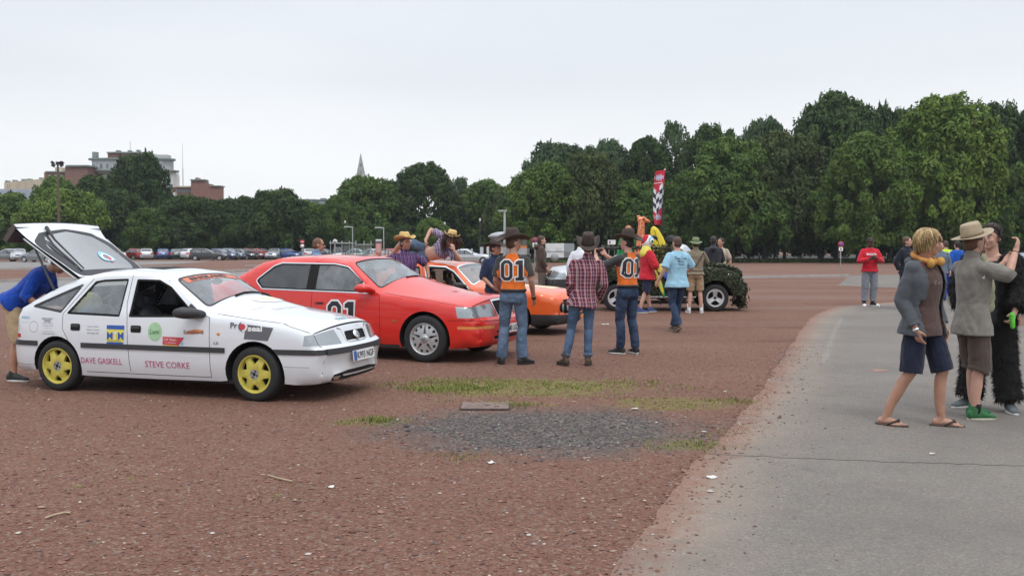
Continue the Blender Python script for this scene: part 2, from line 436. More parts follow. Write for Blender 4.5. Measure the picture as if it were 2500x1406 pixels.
for pts in ([(-60, 659), (250, 657), (420, 652)], [(-60, 690), (300, 681), (620, 662), (780, 651)], [(1780, 680), (1900, 678), (2070, 675)], [(1260, 689), (1345, 690)], [(600, 650), (800, 645)]):
    a = [ground(*p) for p in pts]; mb = MB(); mb.smooth = False
    for p, q in zip(a[:-1], a[1:]):
        d = (q - p); L = d.length
        mb.box((p + q) / 2 + Vector((0, 0, .05)), (L, .18, .13), Matrix.Rotation(math.atan2(d.y, d.x), 3, 'Z'))
    tag(mb.build('kerb', M_KERB), kind='structure')
# worn white line and chalk marks on the asphalt
m, nt, b = sh('worn_line_paint'); v = coords(nt)
b.inputs['Base Color'].default_value = (.62, .60, .57, 1); b.inputs['Roughness'].default_value = .8
al = ramp(nt, noise(nt, 14, v, 5, .8), [(.48, 0), (.64, .36)]); nt.links.new(al, b.inputs['Alpha'])
pl = [ground(*p) for p in ((2054, 778), (2040, 805), (2026, 840), (2013, 885))]
pl2 = [ground(*p) for p in ((1985, 985), (1955, 1060), (1935, 1120), (1915, 1170), (1895, 1240))]
def ribbon(pts, wd, lift):
    V = []
    for i, p in enumerate(pts):
        d = (pts[min(i + 1, len(pts) - 1)] - pts[max(0, i - 1)]).normalized(); nn = Vector((-d.y, d.x, 0))
        V += [p + nn * wd / 2 + Vector((0, 0, lift)), p - nn * wd / 2 + Vector((0, 0, lift))]
    Fq = [(2 * i, 2 * i + 1, 2 * i + 3, 2 * i + 2) for i in range(len(pts) - 1)]
    me = bpy.data.meshes.new('ribbon'); me.from_pydata([tuple(p) for p in V], [], Fq); me.update()
    for p in me.polygons:
        if p.normal.z < 0: p.flip()
    return me
tag(link('road_line', ribbon(pl, .09, .008), m), kind='structure')
m2, nt, b = sh('faded_line_paint'); v = coords(nt)
b.inputs['Base Color'].default_value = (.55, .53, .50, 1)
nt.links.new(ramp(nt, noise(nt, 16, v, 5, .8), [(.58, 0), (.68, .6)]), b.inputs['Alpha'])
tag(link('road_line', ribbon(pl2, .10, .008), m2), kind='structure')
# crack across the asphalt
cp = []
rr = random.Random(5)
for k in range(90):
    t = k / 89; px = 1730 + 2000 * t; py = 1108 + 80 * t + 3 * math.sin(9 * t) + rr.uniform(-1.5, 1.5)
    cp.append(ground(px, py))
tag(link('path_crack', ribbon(cp, .010, .0065), mat('crack_soil', (.075, .066, .058), .95)), kind='structure')
ch = jag([ground(2122, 905), ground(2150, 901), ground(2176, 906), ground(2150, 911), ground(2122, 905)], .02, .06, 9)
me = strip_mesh([ch[:-1]], .0085)
m, nt, b = sh('chalk'); b.inputs['Base Color'].default_value = (.42, .24, .20, 1); b.inputs['Roughness'].default_value = .95
nt.links.new(ramp(nt, noise(nt, 18, coords(nt), 4), [(.35, 0), (.6, .8)]), b.inputs['Alpha'])
tag(link('path_stain', me, m), kind='structure')

# ---------------------------------------------------------------- loose stones, one object of each tone
def stones(name, pts, sizes, mt):
    ico_v = np.array([(0, 0, 1), (.9, 0, .35), (.28, .85, .4), (-.72, .53, .35), (-.72, -.53, .4), (.28, -.85, .3), (0, 0, -.3)])
    fc = np.array([(0, 1, 2), (0, 2, 3), (0, 3, 4), (0, 4, 5), (0, 5, 1), (6, 2, 1), (6, 3, 2), (6, 4, 3), (6, 5, 4), (6, 1, 5)])
    n = len(pts); a = rng.uniform(0, 6.28, n); sx = sizes[:, None] * rng.uniform(.6, 1.3, (n, 3)); sx[:, 2] *= .6
    P = ico_v[None] * sx[:, None, :] * rng.uniform(.75, 1.2, (n, 7, 1))
    ca, sa = np.cos(a)[:, None], np.sin(a)[:, None]
    X = P[..., 0] * ca - P[..., 1] * sa; Y = P[..., 0] * sa + P[..., 1] * ca
    W = np.stack([X + pts[:, 0:1], Y + pts[:, 1:2], P[..., 2] + pts[:, 2:3]], -1).reshape(-1, 3)
    Fc = (fc[None] + (np.arange(n) * 7)[:, None, None]).reshape(-1, 3)
    return link(name, np_mesh(name, W, Fc), mt)
poly_np = np.array(poly)
def inside(P, poly):
    x, y = P[:, 0], P[:, 1]; r = np.zeros(len(P), bool); n = len(poly)
    x0, y0 = poly[:, 0], poly[:, 1]; x1, y1 = np.roll(x0, -1), np.roll(y0, -1)
    for a, b_, c, d in zip(x0, y0, x1, y1):
        if b_ == d: continue
        k = ((b_ > y) != (d > y)) & (x < (c - a) * (y - b_) / (d - b_) + a); r ^= k
    return r
def scatter(n, y0=4.6, y1=16):
    y = y0 * (y1 / y0) ** rng.random(n); x = (rng.random(n) - .5) * 1.12 * y
    return np.stack([x, y, np.zeros(n)], 1)
P = scatter(26000); P = P[~inside(P, poly_np)]
dk = (((P[:, 0] - pc.x) / 1.5) ** 2 + ((P[:, 1] - pc.y) / 1.2) ** 2 + rng.normal(0, .38, len(P))) < .95
def mstone(name, cs):
    m, nt, b = sh(name); g_ = nt.nodes.new('ShaderNodeNewGeometry')
    nt.links.new(ramp(nt, g_.outputs['Random Per Island'], cs, 'CONSTANT'), b.inputs['Base Color']); b.inputs['Roughness'].default_value = .9
    return m
M_RS = mstone('red_stones', [(0, (.125, .058, .045)), (.25, (.22, .105, .079)), (.5, (.17, .078, .060)), (.72, (.28, .155, .115)), (.9, (.30, .22, .18)), (.97, (.45, .41, .37)), (.988, (.09, .085, .09))])
M_GS = mstone('grey_stones', [(0, (.045, .044, .047)), (.3, (.085, .083, .085)), (.6, (.12, .118, .116)), (.85, (.17, .16, .155)), (.93, (.20, .11, .085)), (.97, (.38, .36, .34))])
tag(stones('gravel_stones', P[~dk], rng.gamma(3, .0022, (~dk).sum()) + .003, M_RS), kind='stuff')
tag(stones('dark_gravel', P[dk], rng.gamma(3, .0028, dk.sum()) + .004, M_GS), kind='stuff')
P2 = scatter(9000, 4.7, 10)
dd = (((P2[:, 0] - pc.x) / 1.55) ** 2 + ((P2[:, 1] - pc.y) / 1.2) ** 2); P2 = P2[(dd < 1.05) & ~inside(P2, poly_np)]
# crumbs strewn along the verge of the path
k = rng.integers(0, len(E), 4200); off = rng.gamma(.9, .26, 4200) - .05
P3 = np.stack([E[k, 0] + off, E[k, 1] + rng.normal(0, .1, 4200), np.full(4200, .004)], 1)
P3 = P3[P3[:, 1] < 16]
tag(stones('verge_crumbs', P3, rng.gamma(2, .0028, len(P3)) + .003, mstone('verge_stones', [(0, (.15, .08, .062)), (.45, (.10, .07, .06)), (.6, (.23, .13, .10)), (.93, (.40, .36, .33))])), kind='stuff')
# grass: many blades in one object
def blades(spots):
    V = []; Fa = []; mi = []
    for (px, py, rx, ry, n, h) in spots:
        c = ground(px, py)
        cc = [(rng.normal(0, .62) * rx, rng.normal(0, .62) * ry) for _ in range(max(6, n // 22))]
        for _ in range(n):
            u = cc[rng.integers(len(cc))]; x = c.x + u[0] + rng.normal(0, .09); y = c.y + u[1] + rng.normal(0, .07)
            hh = h * rng.uniform(.3, 1.1) * .62; a = rng.uniform(0, 6.28); l = rng.uniform(.2, 1.3) * hh; w_ = .0035 * rng.uniform(.7, 1.6)
            dx, dy = math.cos(a), math.sin(a); o = len(V); z = gz(y)
            V.extend([(x - dy * w_, y + dx * w_, z - .003), (x + dy * w_, y - dx * w_, z - .003), (x + dx * l * .4 + dy * w_ * .7, y + dy * l * .4 - dx * w_ * .7, z + hh * .65), (x + dx * l * .4 - dy * w_ * .7, y + dy * l * .4 + dx * w_ * .7, z + hh * .65), (x + dx * l, y + dy * l, z + hh)])
            Fa.extend([(o, o + 1, o + 2, o + 3), (o + 3, o + 2, o + 4)])
    me = bpy.data.meshes.new('grass'); me.from_pydata(V, [], Fa); me.update(); return me
m, nt, b = sh('grass_blades'); g_ = nt.nodes.new('ShaderNodeNewGeometry')
nt.links.new(ramp(nt, g_.outputs['Random Per Island'], [(0, (.09, .13, .018)), (.5, (.17, .20, .035)), (.85, (.24, .235, .06)), (1, (.28, .22, .09))]), b.inputs['Base Color'])
b.inputs['Roughness'].default_value = .8
me = blades([(1120, 938, .75, .50, 1500, .05), (1280, 950, .95, .55, 1700, .045), (1470, 940, .9, .40, 1100, .045), (1090, 950, .3, .25, 1100, .07), (1650, 985, .5, .45, 420, .035), (1240, 990, .3, .15, 500, .05), (1790, 980, .3, .12, 300, .04),
             (1690, 1085, .35, .25, 380, .04), (935, 1025, .10, .08, 300, .06), (885, 1032, .16, .08, 160, .045), (1120, 1115, .18, .06, 90, .035), (1760, 1050, .3, .3, 120, .03), (760, 910, .5, .2, 200, .03), (220, 1190, .3, .3, 60, .03), (680, 1205, .25, .2, 60, .03)])
tag(link('grass', me, m), kind='stuff')
# ---------------------------------------------------------------- trees
def leafmat(name, c0, c1, c2):
    m, nt, b = sh(name); g_ = nt.nodes.new('ShaderNodeNewGeometry')
    a = nd(nt, 'ShaderNodeAttribute', attribute_name='clump'); oi = nt.nodes.new('ShaderNodeObjectInfo')
    t = mth(nt, 'ADD', mth(nt, 'MULTIPLY', a.outputs['Fac'], .6), mth(nt, 'MULTIPLY', g_.outputs['Random Per Island'], .4))
    t = mth(nt, 'ADD', t, mth(nt, 'MULTIPLY', mth(nt, 'SUBTRACT', oi.outputs['Random'], .5), .3))
    c = ramp(nt, t, [(.1, c0), (.5, c1), (.9, c2)])
    nt.links.new(c, b.inputs['Base Color']); b.inputs['Roughness'].default_value = .7; b.inputs['Specular IOR Level'].default_value = .25
    tr = nt.nodes.new('ShaderNodeBsdfTranslucent'); nt.links.new(c, tr.inputs[0])
    mx = nt.nodes.new('ShaderNodeMixShader'); mx.inputs[0].default_value = .22
    out = nt.nodes['Material Output']
    nt.links.new(b.outputs[0], mx.inputs[1]); nt.links.new(tr.outputs[0], mx.inputs[2]); nt.links.new(mx.outputs[0], out.inputs[0])
    return m
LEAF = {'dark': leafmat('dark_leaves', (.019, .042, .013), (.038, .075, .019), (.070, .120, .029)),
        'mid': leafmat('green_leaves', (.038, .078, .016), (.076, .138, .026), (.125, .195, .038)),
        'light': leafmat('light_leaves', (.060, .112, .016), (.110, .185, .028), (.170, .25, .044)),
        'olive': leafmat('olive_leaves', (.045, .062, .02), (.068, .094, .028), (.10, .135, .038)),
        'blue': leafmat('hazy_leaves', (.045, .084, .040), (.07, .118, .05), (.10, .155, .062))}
M_BARK = mat('bark', (.045, .038, .03), .95, var=.35, scale=3, bmp=.6)
def crown_mesh(name, seed, ratio=1.25, nc=190, cr=(.08, .20), leaf=.037, per=330, low=.80, lump=.16):
    r = np.random.default_rng(seed); V = []; cl = []
    C = []; Rr = []
    ph = r.uniform(0, 6.28, 6)
    for i in range(nc):
        z = r.beta(1.25, 1.05); a = r.uniform(0, 6.28)
        e = low + (1 - low) * math.sin(min(1, z / .38) * PI / 2) if z < .38 else math.sqrt(max(0, 1 - ((z - .38) / .64) ** 2))
        e *= 1 + lump * (math.sin(2 * a + ph[0] + 4 * z) + .7 * math.sin(3 * a + ph[1] - 7 * z))
        c = r.uniform(*cr); rad = max(0, e - c * .75) * (r.uniform(.72, 1) if r.random() < .82 else r.uniform(.2, .7))
        C.append((rad * math.cos(a), rad * math.sin(a), c * .5 + z * (1 - .75 * c) * ratio * 1.0)); Rr.append(c)
    for i, (c, k) in enumerate(zip(C, Rr)):
        n = int(per * (k / .2) ** 2)
        d = r.normal(0, 1, (n, 3)); d[:, 2] += .35; d /= np.linalg.norm(d, axis=1)[:, None]
        wob = 1 + .22 * np.sin(d[:, 0] * 5 + i) * np.sin(d[:, 1] * 5 + 2 * i) + .15 * np.sin(d[:, 2] * 9 + i)
        p = np.array(c) + d * (k * wob * r.uniform(.72, 1.06, n))[:, None] * np.array([1, 1, .82])
        nn = d * .8 + r.normal(0, .55, (n, 3)) + np.array([0, 0, .55]); nn /= np.linalg.norm(nn, axis=1)[:, None]
        t = np.cross(nn, r.normal(0, 1, (n, 3))); t /= np.linalg.norm(t, axis=1)[:, None]; u = np.cross(nn, t)
        s = leaf * r.uniform(.55, 1.25, n)[:, None]
        V.append(np.stack([p - t * s, p + u * s * .55 - nn * s * .15, p + t * s, p - u * s * .55 - nn * s * .15], 1)); cl += [r.random()] * n
    V = np.concatenate(V).reshape(-1, 3); nq = len(V) // 4
    me = np_mesh(name, V, np.arange(nq * 4).reshape(-1, 4))
    a = me.attributes.new('clump', 'FLOAT', 'FACE'); a.data.foreach_set('value', np.array(cl, np.float32))
    me.materials.append(LEAF['mid'])
    return me
CROWN = [crown_mesh('broad_crown', 1, 1.25), crown_mesh('round_crown', 2, 1.05, 180), crown_mesh('tall_crown', 3, 1.75, 240, (.07, .18)),
         crown_mesh('layered_crown', 4, 1.45, 210, (.08, .18), low=.8, lump=.24), crown_mesh('open_crown', 5, 1.5, 120, (.07, .15), .036, 260, lump=.32),
         crown_mesh('bushy_crown', 6, .85, 150, low=.9)]
RATIO = [1.25, 1.05, 1.75, 1.45, 1.5, .85]
def trunk_mesh(seed):
    r = random.Random(seed); mb = MB()
    mb.tube([(0, 0, -.03), (.01, 0, .06), (.015, .01, .25), (.0, .02, .5), (.02, 0, .8)], [.034, .026, .021, .016, .006], 10)
    for k in range(6):
        a = r.uniform(0, 6.28); z = r.uniform(.22, .5); l = r.uniform(.14, .28)
        mb.tube([(0, 0, z), (math.cos(a) * l * .5, math.sin(a) * l * .5, z + .09), (math.cos(a) * l, math.sin(a) * l, z + .24)], [.011, .008, .003], 7)
    return mb.mesh('trunk')
TRUNK = [trunk_mesh(k) for k in range(3)]
for t_ in TRUNK: t_.materials.append(M_BARK)
_tk = [0]
def tree(px, top, wpx, Y, bottom, var, kind, label, group, name='broadleaf_tree', cat='tree'):
    _tk[0] += 1; r = random.Random(_tk[0] * 17)
    p = at(px, 600, Y); g0 = gz(Y); zt = at(px, top, Y).z; zb = at(px, bottom, Y).z
    zb = max(g0 + .25, g0 + (zb - g0) * .62) if bottom > 580 else zb; rad = wpx / 2 / F * Y * 1.12
    root = empty(name, (p.x, Y, g0), r.uniform(0, 6.28), label, cat, group)
    o = link('crown', CROWN[var], None, root); o.location = (0, 0, zb - g0); o.scale = (rad, rad * r.uniform(.9, 1.05), (zt - zb) / (RATIO[var] * .985))
    o.material_slots[0].link = 'OBJECT'; o.material_slots[0].material = LEAF[kind]
    t = link('trunk', TRUNK[_tk[0] % 3], None, root); h = (zt - g0) * .98; t.scale = (h * .55, h * .55, h)
    return root
GR = 'trees of the park behind the right side of the field'
GL = 'trees behind the car park'
FRONT = [  # px, top, width, depth, bottom, variant, leaf tone, label
    (1335, 405, 180, 106, 600, 3, 'mid', 'bushy green tree ending the park wood, above the brown hooded man'),
    (1440, 385, 190, 107, 605, 1, 'olive', 'olive brown tree in the wood above the dark hatted man in red plaid'),
    (1555, 445, 170, 106, 600, 3, 'mid', 'mid green tree in the wood just left of the red chequered banner'),
    (1690, 425, 170, 107, 600, 0, 'mid', 'mid green tree in the wood just right of the red chequered banner'),
    (1790, 345, 240, 104, 598, 3, 'mid', 'broad lighter green tree in the wood above the camouflaged off-roader bonnet'),
    (1915, 330, 220, 106, 600, 3, 'olive', 'brown tinged broad tree in the wood, left of the no parking sign'),
    (2105, 325, 200, 98, 598, 2, 'mid', 'tall green tree with hanging branches over the no parking sign'),
    (2295, 232, 270, 100, 600, 2, 'light', 'tallest light green chestnut tree above the blond man'),
    (2500, 405, 170, 100, 605, 3, 'mid', 'green tree at the right edge of the photo behind the gorilla suit man')]
for f in FRONT: tree(*f, GR)
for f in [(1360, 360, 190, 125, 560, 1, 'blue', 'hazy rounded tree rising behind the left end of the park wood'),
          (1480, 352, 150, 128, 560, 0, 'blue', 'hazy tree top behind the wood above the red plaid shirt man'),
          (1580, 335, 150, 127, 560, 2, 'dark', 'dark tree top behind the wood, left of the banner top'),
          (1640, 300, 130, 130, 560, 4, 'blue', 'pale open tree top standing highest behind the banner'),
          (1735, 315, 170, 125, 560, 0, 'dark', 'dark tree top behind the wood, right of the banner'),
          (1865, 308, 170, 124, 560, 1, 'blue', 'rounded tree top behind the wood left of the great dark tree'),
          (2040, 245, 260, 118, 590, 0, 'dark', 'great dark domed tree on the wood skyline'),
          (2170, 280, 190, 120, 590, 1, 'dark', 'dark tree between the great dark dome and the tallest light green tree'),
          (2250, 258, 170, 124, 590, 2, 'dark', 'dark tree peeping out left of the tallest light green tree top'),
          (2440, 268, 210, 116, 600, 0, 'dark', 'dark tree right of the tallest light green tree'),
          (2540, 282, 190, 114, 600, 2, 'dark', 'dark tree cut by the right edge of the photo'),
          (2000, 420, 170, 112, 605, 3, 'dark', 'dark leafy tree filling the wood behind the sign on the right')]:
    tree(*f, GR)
# two more rows in the wood, all dark and alike
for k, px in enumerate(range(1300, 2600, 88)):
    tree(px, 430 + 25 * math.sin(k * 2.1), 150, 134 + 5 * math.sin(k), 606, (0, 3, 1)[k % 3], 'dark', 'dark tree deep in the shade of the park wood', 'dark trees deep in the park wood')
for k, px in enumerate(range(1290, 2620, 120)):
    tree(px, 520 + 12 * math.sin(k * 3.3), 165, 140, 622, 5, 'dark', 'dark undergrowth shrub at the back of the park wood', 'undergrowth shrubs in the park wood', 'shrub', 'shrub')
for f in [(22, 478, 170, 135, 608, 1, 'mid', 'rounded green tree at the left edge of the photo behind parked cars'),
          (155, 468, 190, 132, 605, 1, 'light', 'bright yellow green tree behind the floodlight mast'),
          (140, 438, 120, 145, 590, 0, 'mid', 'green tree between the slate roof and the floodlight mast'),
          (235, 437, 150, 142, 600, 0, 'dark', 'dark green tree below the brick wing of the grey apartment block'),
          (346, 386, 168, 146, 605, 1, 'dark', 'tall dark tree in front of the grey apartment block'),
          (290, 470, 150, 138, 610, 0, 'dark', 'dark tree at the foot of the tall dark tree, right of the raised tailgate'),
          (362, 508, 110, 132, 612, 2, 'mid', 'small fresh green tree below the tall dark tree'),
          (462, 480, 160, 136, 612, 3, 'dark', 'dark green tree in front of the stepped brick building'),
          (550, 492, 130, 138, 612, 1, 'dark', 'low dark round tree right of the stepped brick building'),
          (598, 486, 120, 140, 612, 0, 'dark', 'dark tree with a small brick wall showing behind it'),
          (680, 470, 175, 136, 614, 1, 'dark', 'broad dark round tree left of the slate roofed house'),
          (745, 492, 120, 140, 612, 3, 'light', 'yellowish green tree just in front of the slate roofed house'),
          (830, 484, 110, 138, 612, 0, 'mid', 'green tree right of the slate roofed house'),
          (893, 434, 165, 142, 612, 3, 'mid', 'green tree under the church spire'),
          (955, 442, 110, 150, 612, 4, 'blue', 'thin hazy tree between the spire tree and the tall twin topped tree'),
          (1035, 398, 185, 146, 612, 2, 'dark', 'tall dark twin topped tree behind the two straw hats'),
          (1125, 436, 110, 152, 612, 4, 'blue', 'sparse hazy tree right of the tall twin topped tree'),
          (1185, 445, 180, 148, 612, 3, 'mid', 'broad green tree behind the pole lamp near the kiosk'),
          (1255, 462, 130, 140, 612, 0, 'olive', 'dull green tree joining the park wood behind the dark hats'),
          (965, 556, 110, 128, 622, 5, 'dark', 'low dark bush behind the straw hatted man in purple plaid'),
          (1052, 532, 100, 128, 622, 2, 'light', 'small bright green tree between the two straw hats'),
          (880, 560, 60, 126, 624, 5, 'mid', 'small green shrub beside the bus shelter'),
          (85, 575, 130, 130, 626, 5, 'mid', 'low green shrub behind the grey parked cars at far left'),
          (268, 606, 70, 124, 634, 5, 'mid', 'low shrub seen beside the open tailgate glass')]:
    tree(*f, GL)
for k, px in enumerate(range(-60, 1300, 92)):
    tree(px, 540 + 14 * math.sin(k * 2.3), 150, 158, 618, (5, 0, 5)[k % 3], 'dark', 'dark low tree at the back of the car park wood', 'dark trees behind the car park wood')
# verge of weeds along the foot of the wood
V = []; Fa = []
for _ in range(5200):
    px = rng.uniform(1260, 2560); Y = rng.uniform(101.5, 105.5); x = (px - CX) / F * Y; h = rng.uniform(.08, .42); a = rng.uniform(0, 6.28); s = rng.uniform(.04, .12); z = gz(Y)
    dx, dy = math.cos(a) * s, math.sin(a) * s; o = len(V)
    V += [(x - dx, Y - dy, z), (x + dx, Y + dy, z), (x + dx * 1.6 + dy, Y + dy * 1.6, z + h), (x - dx * 1.2 + dy, Y - dy, z + h * .9)]; Fa.append((o, o + 1, o + 2, o + 3))
me = bpy.data.meshes.new('weeds'); me.from_pydata(V, [], Fa); me.update(); a_ = me.attributes.new('clump', 'FLOAT', 'FACE'); a_.data.foreach_set('value', rng.random(len(Fa)).astype(np.float32))
tag(link('weeds', me, LEAF['olive']), kind='stuff')
me = strip_mesh([[(-2, 103), (90, 102), (140, 200), (-10, 200)], [(-120, 128), (4, 126), (4, 200), (-160, 200)]], .01)
tag(link('forest_floor', me, mat('leaf_litter', (.03, .028, .018), .95, var=.4, scale=.8)), kind='structure')

# ---------------------------------------------------------------- buildings beyond the trees
M_BRICK = None
def brick(name, c1, c2, mortar, sc_=3.0):
    m, nt, b = sh(name); v = coords(nt)
    bt = nd(nt, 'ShaderNodeTexBrick', Scale=sc_, Color1=c4(c1), Color2=c4(c2), Mortar=c4(mortar)); mpn = nd(nt, 'ShaderNodeMapping'); mpn.inputs['Rotation'].default_value = (PI / 2, 0, 0)
    nt.links.new(v, mpn.inputs[0]); nt.links.new(mpn.outputs[0], bt.inputs[0])
    nt.links.new(mixc(nt, mth(nt, 'MULTIPLY', noise(nt, .5, v, 4), .5), bt.outputs['Color'], [k * .7 for k in c1]), b.inputs['Base Color']); b.inputs['Roughness'].default_value = .9
    return m
M_BRICK = brick('red_brick', (.24, .10, .08), (.30, .14, .11), (.30, .25, .22))
M_BRICK2 = brick('brown_brick', (.20, .10, .08), (.26, .13, .10), (.28, .22, .19))
M_RENDER = mat('grey_render', (.42, .44, .45), .9, var=.15, scale=.7)
M_CREAM = mat('cream_render', (.55, .47, .35), .9, var=.12, scale=.5)
M_PALE = mat('pale_render', (.62, .62, .60), .9, var=.1, scale=.8)
M_SLATE = mat('slate', (.12, .135, .16), .6, var=.2, scale=1.5, bmp=.3)
M_LEAD = mat('weathered_copper', (.20, .24, .22), .7, var=.2, scale=1)
M_PANE = mat('window_pane', (.16, .19, .23), .12, var=.25, scale=.8)
M_STONE = mat('spire_stone', (.30, .31, .31), .9, var=.2, scale=.5)
def box_px(mb, x0, x1, y0, y1, Y, depth, o, rot=0):
    """box whose front face covers a pixel rectangle at depth Y, relative to origin o"""
    a = at(x0, y1, Y); b = at(x1, y0, Y)
    mb.box(((a.x + b.x) / 2 - o.x, Y + depth / 2 - o.y, (a.z + b.z) / 2 - o.z), (b.x - a.x, depth, b.z - a.z)); return mb
def bpart(name, rects, Y, depth, mt, root, o):
    out = None
    mb = MB(); mb.smooth = False
    for r_ in rects: box_px(mb, *r_, Y, depth, o)
    return mb.build(name, mt, root)
def building(name, px, Y, label, cat='building'):
    o = Vector((at(px, 600, Y).x, Y, gz(Y))); return empty(name, o, 0, label, cat), o
# grey apartment block
Y = 200
r_, o = building('apartment_block', 310, Y, 'grey and brick apartment block with stepped roof terraces behind the tall dark tree')
bpart('lower_storey', [(210, 385, 424, 660)], Y + 1, 5, M_BRICK, r_, o); bpart('end_bay', [(385, 422, 424, 660)], Y + 1, 4, M_PALE, r_, o)
bpart('white_band', [(212, 416, 417, 424)], Y + .6, 5, M_PALE, r_, o)
# rounded upper storey
def rounded_slab(name, x0, x1, y0, y1, Y, depth, mt, root, o, over=0):
    a, b = at(x0, y1, Y), at(x1, y0, Y); cx = (a.x + b.x) / 2; hw = (b.x - a.x) / 2 + over; rr = min(depth / 2, 3.0)
    poly = []
    for (qx, qy, a0) in ((hw - rr, rr, -90), (hw - rr, depth - rr, 0), (-hw + rr, depth - rr, 90), (-hw + rr, rr, 180)):
        for k in range(5): t = R(a0 + k * 22.5); poly.append((qx + rr * math.cos(t), qy + rr * math.sin(t)))
    mb = MB(); mb.extrude(poly, b.z - a.z, Matrix.Translation((cx - o.x, Y - o.y - over, a.z - o.z)))
    return mb.build(name, mt, root)
rounded_slab('upper_storey', 214, 412, 390, 417, Y, 5, M_RENDER, r_, o)
rounded_slab('parapet', 212, 414, 386, 390, Y, 5, M_LEAD, r_, o, .4)
rounded_slab('cornice', 208, 422, 415, 418, Y, 5, M_LEAD, r_, o, .5)
bpart('penthouse', [(263, 345, 373, 387)], Y + 2, 3, M_BRICK2, r_, o)
bpart('penthouse_roof', [(260, 348, 371, 374)], Y + 1.6, 4, M_LEAD, r_, o)
bpart('stair_tower', [(345, 372, 374, 387)], Y + 2.2, 3, M_PALE, r_, o)
bpart('roof_cabin', [(372, 408, 378, 388)], Y + 2.4, 2.4, M_RENDER, r_, o)
for x0, x1, y0 in ((225, 234, 371), (283, 290, 367), (312, 317, 367), (333, 338, 366)):
    bpart('chimney', [(x0, x1, y0, 388)], Y + 3, 1.4, M_LEAD, r_, o)
bpart('antenna', [(317.4, 317.9, 345, 370)], Y + 5, .1, M_STEEL, r_, o)
for x in (224, 242, 257, 275, 293, 312, 331, 350, 369, 388):
    f = bpart('window', [(x, x + 9, 398, 411)], Y - .08, .3, M_PALE, r_, o); bpart('pane', [(x + 1, x + 8, 399, 410)], Y - .14, .1, M_PANE, f, o)
for x in (216, 250):
    bpart('window', [(x, x + 17, 426, 440)], Y + .5, .7, M_PALE, r_, o)
for y in (448, 480, 512):
    for x in range(220, 420, 24):
        f = bpart('window', [(x, x + 11, y, y + 16)], Y + .8, .4, M_PALE, r_, o); bpart('pane', [(x + 1.4, x + 9.6, y + 1.4, y + 14.6)], Y + .75, .1, M_PANE, f, o)
Y = 196
r_, o = building('brick_block', 162, Y, 'brown brick block with flat roofs joining the grey apartment block on its left')
bpart('wall', [(163, 213, 407, 640)], Y, 14, M_BRICK2, r_, o); bpart('roof_edge', [(160, 215, 403, 407)], Y - .4, 14, M_LEAD, r_, o)
bpart('lower_wing', [(112, 163, 421, 640)], Y + 2, 12, M_BRICK2, r_, o); bpart('wing_roof', [(110, 163, 418, 421)], Y + 1.6, 12, M_LEAD, r_, o)
bpart('chimney', [(134, 150, 409, 418)], Y + 4, 3, M_CREAM, r_, o)
for x in (118, 132, 146):
    f = bpart('window', [(x, x + 8, 428, 440)], Y + 1.9, .2, M_PALE, r_, o); bpart('pane', [(x + 1, x + 7, 429, 439)], Y + 1.8, .1, M_PANE, f, o)
Y = 205
r_, o = building('cream_building', 60, Y, 'long cream rendered building with small dark windows at far left')
a = [at(10, 446, Y + 10), at(114, 436, Y - 10)]
mb = MB(); mb.smooth = False
p, q = a; zb = gz(Y)
vs = [(p.x, p.y, zb), (q.x, q.y, zb), (q.x, q.y, q.z), (p.x, p.y, p.z), (p.x, p.y + 10, zb), (q.x, q.y + 10, zb), (q.x, q.y + 10, q.z), (p.x, p.y + 10, p.z)]
mb.add([Vector(v_) - o for v_ in vs], [(0, 1, 2, 3), (1, 5, 6, 2), (5, 4, 7, 6), (4, 0, 3, 7), (3, 2, 6, 7)])
mb.build('wall', M_CREAM, r_)
for x in (18, 23, 28, 38, 47, 54, 59, 64, 69, 74, 84):
    t = (x - 10) / 104; bpart('window', [(x, x + 2.6, 450 - 6 * t, 459 - 4 * t)], Y + 10 - 20 * t - .3, .3, M_PANE, r_, o)
for x in (12, 30, 52, 55, 66, 95):
    t = (x - 10) / 104; bpart('chimney', [(x, x + 6, 441 - 9 * t, 447 - 9 * t)], Y + 12 - 20 * t, 1.5, M_LEAD, r_, o)
Y = 175
r_, o = building('slate_house', 50, Y, 'low house with a long blue grey slate roof in front of the cream building')
mb = MB(); mb.smooth = False
pts = [at(-40, 490, Y), at(90, 502, Y), at(112, 463, Y + 7), at(-40, 461, Y + 7)]
vs = [p - o for p in pts] + [pts[3] + Vector((0, 9, -3)) - o, pts[2] + Vector((0, 9, -3)) - o]
mb.add(vs, [(0, 1, 2, 3), (3, 2, 5, 4), (1, 5, 2)]); mb.build('roof', M_SLATE, r_)
bpart('wall', [(-40, 92, 500, 640)], Y + .4, 12, M_PALE, r_, o)
for x in (8, 48, 72): bpart('roof_window', [(x, x + 5, 478, 484)], Y + 3, .5, M_PANE, r_, o)
Y = 190
r_, o = building('stepped_brick_building', 500, Y, 'red brick building with a stepped parapet right of the apartment block')
mb = MB(); mb.smooth = False
out = [(466, 640), (537, 640), (537, 455), (512, 455), (512, 449), (500, 449), (500, 440), (484, 440), (479, 433), (474, 440), (466, 441)]
poly = [at(x, y, Y) - o for x, y in out]
mb.extrude([(p.x, p.z) for p in poly], 2.5, Matrix(((1, 0, 0, 0), (0, 0, 1, 0), (0, 1, 0, 0), (0, 0, 0, 1)))); mb.build('wall', M_BRICK, r_)
bpart('coping', [(511, 539, 453, 455.5)], Y - .3, 2.9, M_LEAD, r_, o); bpart('coping', [(464, 501, 438, 441)], Y - .3, 2, M_LEAD, r_, o)
bpart('side_wing', [(424, 467, 457, 640)], Y + 1.5, 3, M_BRICK2, r_, o); bpart('eaves', [(424, 467, 454, 457.5)], Y + 1.1, 3, M_CREAM, r_, o)
